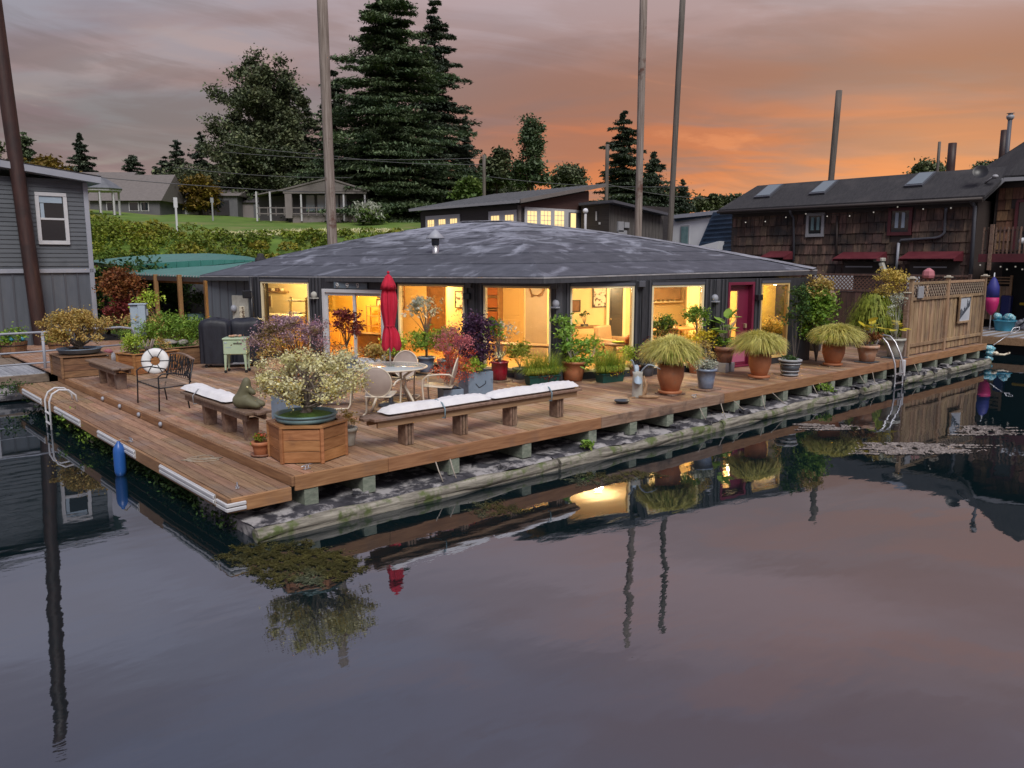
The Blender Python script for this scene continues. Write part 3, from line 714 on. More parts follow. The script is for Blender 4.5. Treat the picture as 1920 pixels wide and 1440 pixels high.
labs = ['golden fountain grass in a terracotta pot, nearest of three, right of the metal heron', 'golden fountain grass in a terracotta pot, in front of the magenta door', 'golden fountain grass in a terracotta pot, farthest of three, left of the deck ladder']
dlabs = ['round wooden caddy under the nearest golden grass pot', 'round wooden caddy under the grass pot before the magenta door', 'round wooden caddy under the farthest golden grass pot']
for k, (px, py) in enumerate(((1256, 742), (1423, 712), (1561, 688))):
    p = onz(px, py)
    p = p + (p - CAM).normalized() * .18; 
    a = gp if k == 0 else clone_tree(gp); d = dol if k == 0 else clone_tree(dol)
    a.location = (p.x, p.y, .083); a.rotation_euler.z = k * 2.1; a.scale = ((1.02, 1.02, 1.05), (.97, 1.0, .98), (1.1, 1.04, .97))[k]
    d.location = (p.x, p.y, .003); d.rotation_euler.z = k * .5; a['label'] = labs[k]; a['group'] = 'golden fountain grasses in terracotta pots'
    d['label'] = dlabs[k]; d['group'] = 'plant caddies under the grass pots'

def at_base(px, py, back=.0):
    p = onz(px, py); d = p - CAM; d.z = 0; d.normalize(); return p + d * back
def potted(label, px, py, back=.15, cat='potted plant', name='potted_plant', z=.003):
    p = at_base(px, py, back); return empty(name, (p.x, p.y, z), label, cat)

# blue-grey pot on tray right of first grass
t = potted('blue glazed pot of mixed grey-green succulents on a dark tray', 1323, 733, .16)
pot(t, .40, .145, .20, 'blue_glaze', rim=.015)
bush(t, (0, 0, .46), (.23, .23, .12), 'l_grey', K=16, n=700, spread=.06, size=.028, seed=11, low=-.2)
bush(t, (.05, 0, .75), (.16, .16, .26), 'l_gold_dk', K=12, n=260, spread=.05, size=.022, stem='pale_stem', base=(0, 0, .34), r0=.012, seed=12, name='sprigs')
mb = MB(); mb.box((0, 0, .015), (.52, .40, .03), ch=.006); top(mb, 'plant_tray', 'bench', 'dark slatted tray under the blue glazed pot', 'tray').location = (t.location.x, t.location.y, .003); t.location.z = .036
# brown terracotta on stand with big leaves
p = at_base(1357, 699, .2)
st = empty('plant_stand', (p.x, p.y, .003), 'grey block stand holding the brown terracotta pot beside the magenta door', 'plant stand')
for sx in (-1, 1):
    mb = MB(); mb.box((sx * .12, 0, .11), (.13, .34, .22), ch=.006); mb.build('block', 'grey_band', st)
t = empty('potted_plant', (p.x, p.y, .226), 'big-leaved green plant in brown terracotta on a block stand by the door', 'potted plant')
pot(t, .38, .17, .23, 'terra_dark', rim=.018, rimh=.10)
def big_leaves(root, c, r, n, size, leaf, seed, name='leaf', stemm='pale_stem', base=(0, 0, .3)):
    g = np.random.default_rng(seed); mbst = MB()
    for k in range(n):
        d = g.normal(size=3); d /= np.linalg.norm(d); d[2] = abs(d[2]) * 1.1 - .25
        p = Vector(c) + Vector((d[0] * r[0], d[1] * r[1], d[2] * r[2])) * g.uniform(.6, 1)
        s = size * g.uniform(.7, 1.25); out = (p - Vector(base)); out.z *= .2
        if out.length < 1e-3: out = Vector((1, 0, 0))
        x = out.normalized() + Vector((0, 0, -.35)) + Vector(g.normal(size=3)) * .2; x.normalize(); y = Vector((0, 0, 1)).cross(x).normalized(); zz = x.cross(y)
        mb = MB(); pr = [(-.15, 0), (.1, .45), (.45, .52), (.8, .34), (1.0, 0)]
        mid = [p + x * (q[0] * s) + zz * (-.12 * s * q[0]) for q in pr]
        L_ = [p + x * (q[0] * s) + y * (q[1] * s) + zz * (.10 * s - .22 * s * q[0]) for q in pr[1:-1]]; R2 = [p + x * (q[0] * s) - y * (q[1] * s) + zz * (.10 * s - .22 * s * q[0]) for q in pr[1:-1]]
        vs = mid + L_ + R2
        fs = [(0, 1, 5), (1, 2, 6, 5), (2, 3, 7, 6), (3, 4, 7), (0, 8, 1), (1, 8, 9, 2), (2, 9, 10, 3), (3, 10, 4)]
        mb.add(vs, fs, True); mb.build(name, leaf, root)
        mbst.tube([Vector(base), (Vector(base) + p) / 2 + Vector((0, 0, .06)), p], [.014, .009, .005], 5, caps=False)
    mbst.build('stem', stemm, root)
big_leaves(t, (0, 0, .75), (.20, .20, .50), 15, .26, 'l_fig', 21)
bush(t, (0, 0, .44), (.22, .22, .10), 'l_green', K=14, n=420, spread=.06, size=.035, seed=22, low=0)
# striped charcoal pot
t = potted('empty-topped charcoal pot with pale bands behind the middle grass pot', 1480, 707, .2)
mb = MB(); mb.lathe([(.17, 0), (.18, .02), (.185, .08)], 28); mb.lathe([(.186, .08), (.20, .10)], 28); mb.lathe([(.20, .13), (.225, .27)], 28); mb.lathe([(.228, .31), (.238, .315)], 28); mb.build('pot', 'dark_pot', t)
mb = MB(); mb.lathe([(.186, .02), (.194, .02), (.198, .045), (.188, .05)], 28); mb.lathe([(.197, .10), (.207, .10), (.211, .13), (.2, .13)], 28); mb.lathe([(.222, .265), (.237, .265), (.24, .30), (.22, .30)], 28)
mb.lathe([(.235, .33), (.262, .335), (.262, .375), (.24, .385), (.225, .375), (.21, .34), (.0, .335)], 28); mb.build('band', 'grey_band', t)
bush(t, (0, 0, .38), (.16, .16, .05), 'l_dkgreen', K=8, n=160, spread=.04, size=.03, seed=23, low=0)
# plum pot with yellow shrub
t = potted('plum glazed pot of bright yellow-green shrub behind the middle grass', 1500, 670, .2)
pot(t, .48, .15, .24, 'purple_pot', rim=.01, belly=.03)
bush(t, (-.1, 0, .72), (.62, .5, .26), 'l_yel', K=46, n=3000, spread=.09, size=.034, seed=24, stem='pale_stem', base=(0, 0, .42), low=-.25)
t = potted('dark pot of low green leaves behind the plum pot', 1528, 660, .4)
pot(t, .42, .15, .20, 'dark_pot')
bush(t, (0, 0, .62), (.34, .34, .26), 'l_green', K=26, n=1500, spread=.09, size=.035, seed=25, stem='pale_stem', base=(0, 0, .36), low=-.3)
# behind door: green mass under window 6
t = potted('loose green and gold shrub under the window right of the magenta door', 1440, 672, .25)
pot(t, .34, .14, .2, 'terra_dark')
bush(t, (0, 0, .72), (.55, .42, .30), 'l_gold_dk', K=34, n=1700, spread=.10, size=.032, seed=26, stem='pale_stem', base=(0, 0, .3), low=-.3)
bush(t, (.1, .1, .6), (.5, .4, .25), 'l_green', K=24, n=1100, spread=.10, size=.032, seed=27, low=-.3, name='green_leaves')
# terracotta with red/yellow plant ; white pot with silver plant
t = potted('worn terracotta pot with reddish-green and yellow leafy plant', 1625, 681, .2)
pot(t, .42, .18, .26, 'terra2', rim=.03, rimh=.08)
bush(t, (0, 0, .58), (.26, .26, .17), 'l_rust', K=18, n=700, spread=.07, size=.04, seed=28, stem='pale_stem', base=(0, 0, .35), low=-.2)
big_leaves(t, (.02, 0, .82), (.22, .2, .28), 9, .2, 'l_yel', 29)
mb = MB(); mb.box((0, 0, .012), (.5, .45, .024), ch=.006); top(mb, 'plant_tray', 'dark_pot', 'flat dark tray under the worn terracotta pot', 'tray').location = (t.location.x, t.location.y, .003); t.location.z = .03
t = potted('tall whitish pot with yellow leaves and silver flower stalks by the ladder', 1676, 673, .25)
pot(t, .50, .17, .245, 'white_pot', rim=.025, rimh=.06)
big_leaves(t, (0, 0, .78), (.25, .22, .26), 10, .22, 'l_yel', 30)
bush(t, (.1, 0, 1.45), (.30, .2, .28), 'l_grey', K=14, n=420, spread=.05, size=.022, seed=31, stem='l_grey', base=(0, 0, .45), r0=.012, name='silver_stalks', kst=12)
bush(t, (-.45, 0, 1.20), (.10, .1, .22), 'l_grey', K=5, n=110, spread=.04, size=.022, seed=32, stem='l_grey', base=(0, 0, .45), r0=.01, name='side_stalk', kst=4)
mb = MB(); mb.box((0, 0, .012), (.56, .5, .024), ch=.006); top(mb, 'plant_tray', 'dark_pot', 'flat dark tray under the tall whitish pot', 'tray').location = (t.location.x, t.location.y, .003); t.location.z = .03

# green troughs with golden sedge, right of the red pot
def trough(label, px, py, w, seed, back=.1, rz=-.3):
    t = potted(label, px, py, back); t.rotation_euler.z = rz; t['group'] = 'green troughs of golden sedge'
    mb = MB(); h = .20
    b = [(-w / 2 * .9, -.11), (w / 2 * .9, -.11), (w / 2 * .9, .11), (-w / 2 * .9, .11)]; a = [(-w / 2, -.15), (w / 2, -.15), (w / 2, .15), (-w / 2, .15)]; c = [(-w / 2 + .02, -.13), (w / 2 - .02, -.13), (w / 2 - .02, .13), (-w / 2 + .02, .13)]
    vs = [(x, y, 0) for x, y in b] + [(x, y, h) for x, y in a] + [(x, y, h) for x, y in c] + [(x, y, h - .05) for x, y in c]
    fs = [(3, 2, 1, 0), (12, 13, 14, 15)] + [[i + r * 4, (i + 1) % 4 + r * 4, (i + 1) % 4 + (r + 1) * 4, i + (r + 1) * 4] for r in range(3) for i in range(4)]
    mb.add(vs, fs); mb.box((0, 0, .19), (w + .03, .33, .022), ch=.004); mb.build('trough', 'green_pot', t)
    g = np.random.default_rng(seed); Q = []
    for i in range(1900):
        bx, by = g.uniform(-w / 2 + .05, w / 2 - .05), g.uniform(-.1, .1); a = g.uniform(0, 2 * math.pi); L_ = g.uniform(.22, .62); dv = np.array([math.cos(a) * .8 + bx * .8, math.sin(a) * .7, 0]); sd2 = np.array([-dv[1], dv[0], 0]); sd2 /= np.linalg.norm(sd2) + 1e-6
        pts = [np.array([bx, by, .17]) + dv * L_ * .8 * k / 3 + np.array([0, 0, L_ * (1.1 * k / 3 - .75 * (k / 3) ** 2.2 * (1.2 if i % 3 else .2))]) for k in range(4)]
        for k in range(3):
            w0, w1 = .008 * (1 - k / 3.2), .008 * (1 - (k + 1) / 3.2); Q.append([pts[k] - sd2 * w0, pts[k] + sd2 * w0, pts[k + 1] + sd2 * w1, pts[k + 1] - sd2 * w1])
    np_mesh('grass_blades', np.array(Q), 'g_green' if seed % 2 else 'g_green', t)
    bush(t, (0, -.05, .24), (w / 2, .18, .09), 'l_yel', K=22, n=500, spread=.05, size=.022, seed=seed, low=-.3, name='foliage')
    bush(t, (0, -.12, .18), (w / 2 * .8, .12, .07), 'l_maroon', K=14, n=220, spread=.04, size=.02, seed=seed + 1, low=-.9, name='trailing_leaves')
trough('green trough of golden sedge between the red pot and leaning terracotta pot', 1016, 722, .72, 41)
trough('green trough of golden sedge right of the leaning terracotta pot', 1143, 717, .62, 43, rz=-.15)
# terracotta with candelabra plant
t = potted('leaning wide terracotta pot with lime rosettes on bare curved stems', 1074, 716, .2)
pot(t, .42, .20, .27, 'terra', rim=.015); t.children[0].rotation_euler = (.0, .05, 0)
g = np.random.default_rng(51)
heads = [(-.28, .1, 1.35), (-.32, 0, 1.05), (-.05, .05, 1.12), (-.1, -.1, .85), (.22, -.1, .80), (.45, 0, .62), (.30, -.15, .42), (.55, -.1, .80), (.1, .1, .62), (.7, -.15, .55), (-.3, -.05, .75), (.12, -.2, .42), (-.2, .05, 1.22)]
mb = MB(); stems_to(mb, (0, 0, .34), heads, g, r0=.022, r1=.011, wob=.10); mb.build('stem', 'pale_stem', t)
for h in heads: np_mesh('rosette', leaf_quads(np.array(h)[None] + g.normal(size=(75, 3)) * np.array((.095, .095, .06)), .065, g, .42, .5), 'l_fig', t)
bush(t, (-.1, 0, .44), (.22, .2, .08), 'l_lime', K=10, n=240, spread=.05, size=.04, seed=53, low=0, name='underplanting'); t.children[-1]['kind'] = 'stuff'
# red pot with thin plant
t = potted('glossy red pot with thin sparse-leaved stems under the third window', 937, 717, .15)
pot(t, .40, .16, .185, 'red_glaze', rim=.015, rimh=.04)
bush(t, (.22, .1, 1.0), (.36, .2, .32), 'l_grey', K=18, n=150, spread=.06, size=.036, seed=54, stem='bark', base=(0, 0, .34), r0=.014, kst=16)
bush(t, (-.18, .05, 1.0), (.14, .14, .40), 'l_green', K=18, n=480, spread=.07, size=.036, seed=55, stem='bark', base=(0, 0, .34), r0=.012, kst=12, name='green_leaves')
bush(t, (0, 0, .5), (.12, .12, .12), 'l_cream', K=9, n=120, spread=.04, size=.03, seed=57, low=0, name='variegated_leaves')
mb = MB()
for k in range(4): mb.box((0, (k - 1.5) * .1, .02), (.44, .085, .035), ch=.004)
top(mb, 'plant_tray', 'bench', 'small slatted wooden tray under the glossy red pot', 'tray').location = (t.location.x, t.location.y, .003); t.location.z = .042
# blue boxes
def mark(root, strokes, w, h, y):
    mb = MB()
    for s in strokes:
        for a, b in zip(s[:-1], s[1:]): mb.beam((a[0] * w, y, a[1] * h), (b[0] * w, y, b[1] * h), .014, .006, up=(0, 1, 0))
    mb.build('painted_mark', 'black_box', root)
p = at_base(892, 742, .25)
t = empty('planter_box', (p.x, p.y, .003), 'larger slate blue planter box of purple-leaved shrub, tick mark on front', 'planter', 'slate blue planter boxes', rz=-.28)
sqbox(t, .52, .46, 'blue_paint'); mark(t, [[(-.22, .52), (-.08, .34), (.02, .38), (.2, .50), (.2, .62)]], .5, .46, -.262)
bush(t, (.05, .05, 1.05), (.30, .26, .60), 'l_purple', K=40, n=2600, spread=.10, size=.034, seed=61, stem='bark_d', base=(0, 0, .4), r0=.02, low=-.9)
bush(t, (-.15, -.2, .58), (.22, .12, .14), 'l_lime', K=12, n=420, spread=.05, size=.035, seed=62, low=-.3, name='lime_leaves')
p = at_base(845, 762, .2)
t = empty('planter_box', (p.x, p.y, .003), 'smaller slate blue planter box with a red laceleaf maple in front', 'planter', 'slate blue planter boxes', rz=-.35)
sqbox(t, .38, .30, 'blue_paint'); mark(t, [[(-.32, .28), (-.24, .44), (-.1, .62), (.1, .56), (.34, .62)], [(-.02, .46), (.04, .58)], [(.16, .46), (.16, .6)]], .38, .30, -.192)
g = np.random.default_rng(63)
P, cc = clumps(g, (.02, 0, 1.02), (.40, .36, .42), 26, 2600, .075, .35, -.9)
np_mesh('pink_foliage', leaf_quads(P[P[:, 2] > 1.0], .020, g, .42, .5), 'l_pink', t)
np_mesh('red_foliage', leaf_quads(P[P[:, 2] <= 1.0], .020, g, .42, .5), 'l_red', t)
P2, c2_ = clumps(g, (.05, 0, .62), (.48, .36, .24), 20, 1500, .07, .4, -.9); np_mesh('lower_foliage', leaf_quads(P2, .022, g, .42, .5), 'l_red', t)
mb = MB(); mb.tube([(0, 0, .24), (.02, 0, .5), (-.01, 0, .72)], [.03, .022, .018], 7); stems_to(mb, (-.01, 0, .68), cc[:16], g, .012, .003, wob=.05); stems_to(mb, (0, 0, .3), c2_[:12], g, .012, .003, wob=.05); mb.build('trunk', 'red_stem', t)
# shrubs behind the table
t = potted('tall grey-leaved potted shrub standing before the second window', 800, 698, .1)
pot(t, .36, .16, .2, 'blue_glaze'); bush(t, (-.05, 0, 1.45), (.42, .3, .36), 'l_grey', K=26, n=560, spread=.08, size=.042, seed=71, stem='bark', base=(0, 0, .3), r0=.022, fork=(0, 0, .85), kst=16)
bush(t, (0, 0, .72), (.42, .3, .25), 'l_green', K=26, n=1000, spread=.09, size=.04, seed=72, name='lower_leaves')
t = potted('lime-leaved low shrub right of the sliding door', 742, 697, .1)
pot(t, .34, .16, .2, 'terra'); bush(t, (-.1, 0, .58), (.42, .3, .24), 'l_lime', K=24, n=900, spread=.08, size=.04, seed=73, stem='bark', base=(0, 0, .3), r0=.012)
t = potted('bronze and green shrub behind the red laceleaf maple', 838, 702, .1)
pot(t, .34, .16, .2, 'teal_pot'); bush(t, (0, 0, .72), (.40, .3, .36), 'l_olive', K=28, n=1100, spread=.09, size=.034, seed=74, stem='bark', base=(0, 0, .3), r0=.014)
bush(t, (.1, -.1, .60), (.3, .2, .2), 'l_red', K=14, n=360, spread=.07, size=.03, seed=75, name='bronze_leaves')
# maroon plant in front of sliding door
t = potted('dark maroon-leaved shrub in front of the sliding door', 652, 702, .1)
pot(t, .38, .17, .22, 'blue_paint'); bush(t, (0, 0, 1.10), (.40, .3, .40), 'l_maroon', K=26, n=1300, spread=.085, size=.036, seed=76, stem='bark_d', base=(0, 0, .3), r0=.018, fork=(0, 0, .6), kst=14)
# mauve smoke-bush
t = potted('wide mauve and bronze smoke bush under the first window', 560, 706, .1)
pot(t, .40, .22, .28, 'dark_pot'); bush(t, (-.12, 0, .86), (.98, .62, .48), 'l_mauve', K=80, n=6200, spread=.10, size=.026, seed=77, stem='bark_d', base=(0, 0, .3), r0=.025, kst=24, low=-.4)
bush(t, (-.62, -.2, .62), (.4, .3, .3), 'l_gold_dk', K=20, n=800, spread=.08, size=.03, seed=78, name='bronze_leaves')
# plants in front of windows 5 and door
t = potted('purple-black leafy plant behind the nearest grass pot', 1212, 706, .1)
pot(t, .30, .14, .18, 'dark_pot'); bush(t, (.12, 0, .58), (.45, .3, .26), 'l_maroon', K=26, n=700, spread=.08, size=.03, seed=79, stem='bark_d', base=(0, 0, .26), r0=.012)
t = potted('dark strap-leaved plant with green tips below the fifth window', 1245, 700, .12)
pot(t, .40, .16, .2, 'blue_glaze'); bush(t, (0, 0, .95), (.36, .3, .30), 'l_dkgreen', K=22, n=420, spread=.08, size=.055, seed=80, stem='bark_d', base=(0, 0, .34), r0=.014, asp=.3)
bush(t, (0, 0, 1.12), (.28, .25, .18), 'l_green', K=14, n=300, spread=.08, size=.045, seed=81, name='green_tips')
t = potted('small standard tree with a rounded green head below the fifth window', 1305, 700, .05)
pot(t, .36, .15, .19, 'terra'); bush(t, (-.05, 0, 1.25), (.28, .25, .26), 'l_green', K=26, n=900, spread=.07, size=.036, seed=82, stem='bark', base=(0, 0, .3), r0=.014, fork=(-.02, 0, .95))
bush(t, (.1, 0, .75), (.38, .3, .24), 'l_yel', K=22, n=640, spread=.08, size=.034, seed=83, name='gold_leaves', stem='bark', base=(0, 0, .3), r0=.01)

for px, py, lb, lf, h, w, sd_ in ((872, 706, 'dark purple-leaved low plant between the blue box and the red pot', 'l_purple', .55, .32, 84), (975, 712, 'feathery olive plant between the red pot and the first green trough', 'l_olive', .55, .26, 85), (1188, 706, 'lime green leafy plant left of the corrugated pillar by the nearest grass', 'l_lime', .50, .30, 86), (1340, 690, 'gold-leaved plant between the standard tree and the door stand', 'l_yel', .62, .30, 87), (705, 703, 'small bronze plant left of the umbrella by the sliding door', 'l_gold_dk', .42, .28, 88)):
    t = potted(lb, px, py, .08); pot(t, .26, .12, .155, 'dark_pot' if sd_ % 2 else 'terra_dark')
    bush(t, (0, 0, h), (w, w * .8, .26), lf, K=20, n=900, spread=.07, size=.032, seed=sd_, stem='bark', base=(0, 0, .22), r0=.01, low=-.4)
# right end: climbing tree, weeping conifer
p = onz(1530, 677); t = empty('leafy_shrub', (p.x, p.y, 0), 'tall bright green leafy shrub at the right corner of the black house', 'shrub')
bush(t, (-.05, 0, 1.02), (.38, .38, .85), 'l_green', K=60, n=4200, spread=.13, size=.05, seed=91, stem='bark', base=(0, 0, 0), r0=.03, kst=20)
bush(t, (0, 0, 1.8), (.34, .3, .3), 'l_gold_dk', K=26, n=900, spread=.10, size=.04, seed=92, name='top_foliage')
p = onz(1489, 686); t = empty('climbing_vine', (p.x, p.y, 0), 'sparse dark vine climbing the wall beside the last window', 'vine')
bush(t, (0, 0, 1.35), (.24, .24, .75), 'l_dkgreen', K=30, n=700, spread=.08, size=.045, seed=93, stem='bark', base=(0, 0, 0), r0=.008, kst=5)
p = onz(1650, 655); t = empty('weeping_conifer', (p.x + .8, p.y + .6, 0), 'wide weeping yellow-green conifer in front of the dark lattice fence', 'shrub')
g = np.random.default_rng(95); Q = []
mb = MB(); mb.tube([(0, 0, 0), (.05, 0, .7), (0, .02, 1.35)], [.06, .05, .03], 7)
for i in range(330):
    a = g.uniform(0, 2 * math.pi); rch = g.uniform(.25, 1.3); z0_ = g.uniform(.8, 1.5) - rch * .1
    for j in range(34):
        tt = g.uniform(.15, 1); x = math.cos(a) * rch * tt; y = math.sin(a) * rch * tt * .8; z = z0_ + .28 * math.sin(tt * 3) * rch - .8 * tt ** 3 * rch
        l_ = g.uniform(.06, .2); wd = .011; aa = a + 1.57; px_, py_ = math.cos(aa) * wd, math.sin(aa) * wd
        q0 = np.array([x, y, z]) + g.normal(size=3) * .03; q1 = q0 + np.array([math.cos(a) * l_ * .5, math.sin(a) * l_ * .5, -l_])
        Q.append([q0 - [px_, py_, 0], q0 + [px_, py_, 0], q1 + [px_ * .3, py_ * .3, 0], q1 - [px_ * .3, py_ * .3, 0]])
np_mesh('foliage', np.array(Q), 'l_olive', t); mb.build('trunk', 'bark_d', t)
p = onz(1688, 655); t = empty('gold_shrub', (p.x + .9, p.y + .8, 0), 'upright golden shrub rising behind the corner post of the cedar fence', 'shrub')
bush(t, (0, 0, 1.75), (.55, .45, .62), 'l_gold', K=40, n=1900, spread=.11, size=.038, seed=96, stem='bark', base=(0, 0, 0), r0=.03, kst=18)
t = empty('dark_shrub', (21.6, 2.0, 0), 'low dark green shrub at the foot of the cedar fence post', 'shrub')
bush(t, (-.4, -.2, .55), (.6, .5, .5), 'l_dkgreen', K=34, n=1700, spread=.12, size=.045, seed=97, stem='bark_d', base=(0, 0, 0), r0=.02)

# ---- left side planting
def box_planter(label, px, py, w, d, h, mat_, rows, rz=0.0, back=0, loc=None, cat='planter', hexa=False):
    p = at_base(px, py, back) if loc is None else Vector(loc); t = empty('planter_box', (p.x, p.y, .003), label, cat, rz=rz)
    bh = (h - .03) / rows
    for r in range(rows):
        for (cx_, cy_, lx, ly) in ((0, -d / 2 + .012, w, .024), (0, d / 2 - .012, w, .024), (-w / 2 + .012, 0, .024, d - .05), (w / 2 - .012, 0, .024, d - .05)):
            mb = MB(); mb.box((cx_, cy_, .005 + bh * (r + .5)), (lx, ly, bh - .007), ch=.003); mb.build('plank', mat_, t)
    for sx in (-1, 1):
        for sy in (-1, 1):
            mb = MB(); mb.box((sx * (w / 2 + .004), sy * (d / 2 + .004), h / 2), (.05, .05, h), ch=.004); mb.build('corner_post', mat_, t)
    mb = MB()
    for (cx_, cy_, lx, ly) in ((0, -d / 2, w + .08, .07), (0, d / 2, w + .08, .07), (-w / 2, 0, .07, d - .07), (w / 2, 0, .07, d - .07)): mb.box((cx_, cy_, h + .012), (lx, ly, .024), ch=.004)
    mb.build('rim', mat_, t)
    return t
# left bonsai in round bowl on cedar box
t = box_planter('square cedar planter box under the golden bonsai at the dock end', 0, 0, .98, .98, .46, 'old_box', 3, loc=(.42, 11.35, 0))
mb = MB(); mb.box((0, 0, .47), (.98, .98, .02)); mb.build('lid', 'old_box', t)
t = empty('bonsai_tree', (.42, 11.35, .50), 'golden-leaved bonsai with spreading crown in a round slate bowl by the dock railing', 'bonsai')
mb = MB(); mb.lathe([(.34, 0), (.42, .02), (.45, .09), (.47, .10), (.47, .12), (.43, .12), (.40, .07), (0, .065)], 32); mb.build('bowl', 'blue_paint', t)
mb = MB(); mb.lathe([(.40, .07), (.3, .085), (0, .10)], 20); mb.build('soil', 'soil', t)
g = np.random.default_rng(101); P, cc = clumps(g, (-.05, 0, .56), (.76, .70, .40), 60, 7200, .085, .5, -.6)
np_mesh('foliage', leaf_quads(P, .028, g, .6, .4), 'l_gold_dk', t)
mb = MB(); mb.tube([(0, 0, .06), (.03, 0, .16), (-.02, .02, .26)], [.075, .05, .04], 8); stems_to(mb, (0, 0, .14), cc[:26], g, .032, .006, wob=.09); mb.build('trunk', 'bark', t)
# second planter with yellow-green conifer
t = box_planter('low cedar planter box with a lime cypress and pale driftwood', 0, 0, 1.15, .62, .46, 'cedar_box', 3, loc=(1.75, 10.85, 0), rz=.30)
bush(t, (-.38, 0, .62), (.22, .20, .36), 'l_lime', K=30, n=1500, spread=.07, size=.034, seed=102, stem='bark', base=(-.38, 0, .4), r0=.015, asp=.3, droop=-.5)
bush(t, (.38, 0, .55), (.2, .2, .16), 'l_gold_dk', K=12, n=260, spread=.07, size=.026, seed=103, name='dry_sprigs', stem='bark', base=(.38, 0, .4), r0=.01)
mb = MB(); mb.box((0, 0, .43), (1.1, .58, .02)); mb.build('soil', 'soil', t)
mb = MB(); g = np.random.default_rng(104)
for k in range(7): a = g.uniform(0, 6.28); mb.tube([(.02, 0, .44), (.02 + math.cos(a) * .08, math.sin(a) * .08, .58), (.05 + math.cos(a) * .14, math.sin(a) * .12, .66 + g.uniform(0, .14))], [.035, .03, .012], 6)
mb.build('driftwood', 'pole_wood', t)
# third planter, moss and stones
t = box_planter('dark cedar planter box covered with moss and a flat stone', 0, 0, 1.5, .62, .44, 'old_box', 3, loc=(2.55, 11.75, 0), rz=.12)
bush(t, (0, 0, .44), (.72, .28, .09), 'moss', K=40, n=1800, spread=.08, size=.028, seed=105, low=0)
mb = MB(); mb.box((0, 0, .42), (1.45, .58, .02)); mb.build('soil', 'soil', t)
mb = MB(); mb.lathe([(.10, .44), (.11, .52), (.24, .54), (.26, .57), (.16, .62), (.05, .65), (0, .65)], 14, c=(-.05, 0, 0)); mb.build('stone_lantern_cap', 'stone', t)
mb = MB(); mb.ball((.35, 0, .53), (.15, .1, .09), 9, 6, .15, rng); mb.build('pale_stone', 'stone', t)
for k, (x, y, s) in enumerate(((3.3, 14.2, 1.15), )):
    t = empty('green_shrub', (x, y, 0), 'broad fresh green shrub bed between the power pedestal and the covered grill', 'shrub')
    bush(t, (.1, 0, .58), (1.2, .8, .46), 'l_green', K=110, n=7800, spread=.14, size=.046, seed=106, stem='bark', base=(0, 0, 0), r0=.03, kst=20, asp=.35)
    bush(t, (-.5, .2, .85), (.7, .6, .25), 'l_gold_dk', K=30, n=700, spread=.12, size=.035, seed=107, name='flower_tips'); t.children[-1]['kind'] = 'stuff'
t = empty('white_bin', (0, 0, 0)); bpy.data.objects.remove(t)
p = at_base(368, 677, .1); mb = MB(); mb.box((p.x, p.y, .18), (.45, .35, .30), ch=.01); mb.box((p.x, p.y, .345), (.49, .39, .03), ch=.005)
t = top(mb, 'white_crate', 'vinyl', 'plain white box planter beside the covered grill', 'box')
p = at_base(202, 690, .1); t = empty('grocery_bag', (p.x + .1, p.y + .25, .003), 'white plastic bag with red things between the two cedar planters', 'bag', rz=.3)
mb = MB(); mb.add([(-.14, -.09, 0), (.14, -.09, 0), (.14, .09, 0), (-.14, .09, 0), (-.17, -.11, .22), (.16, -.1, .24), (.15, .12, .22), (-.15, .1, .26), (-.1, -.05, .36), (.1, -.06, .34), (.1, .06, .36), (-.09, .06, .35)],
       [(3, 2, 1, 0), (0, 1, 5, 4), (1, 2, 6, 5), (2, 3, 7, 6), (3, 0, 4, 7), (4, 5, 9, 8), (5, 6, 10, 9), (6, 7, 11, 10), (7, 4, 8, 11)], True); mb.build('bag', 'bright', t)
mb = MB(); mb.ball((0, -.02, .36), (.12, .08, .07), 8, 6, .2, rng); mb.build('contents', 'pink', t)
# maple & dark greenery behind
t = empty('japanese_maple', (4.3, 18.9, -.1), 'rust-red japanese maple between the grey house and green-roofed shelter', 'tree')
bush(t, (-.75, .2, 1.7), (.62, .6, .62), 'l_rust', K=60, n=4200, spread=.18, size=.055, seed=108, name='crown', stem='bark_d', base=(0, 0, 0), r0=.06, kst=18)
bush(t, (-.6, 0, .95), (.62, .55, .5), 'l_maroon', K=40, n=2400, spread=.16, size=.05, seed=109, name='lower_crown')
t = empty('lime_vine', (4.0, 16.9, 0), 'lime leafy climber above the power pedestal', 'vine')
bush(t, (-.3, 0, 1.3), (.33, .3, .38), 'l_lime', K=20, n=420, spread=.11, size=.045, seed=110, stem='bark', base=(0, 0, 0), r0=.02)
for k, (x, y, z, r_, lb) in enumerate(((5.0, 22.5, 1.2, 1.8, 'dark hedge mass behind the rust-red maple'), (9.5, 24.5, 1.2, 2.0, 'dark hedge mass behind the shelter posts'))):
    t = empty('hedge', (x, y, -.2), lb, 'hedge'); bush(t, (0, 0, z), (r_ * 1.3, r_, 1.7), 'l_dkgreen', K=90, n=5000, spread=.28, size=.09, seed=111 + k, stem='bark_d', base=(0, 0, 0), r0=.05)

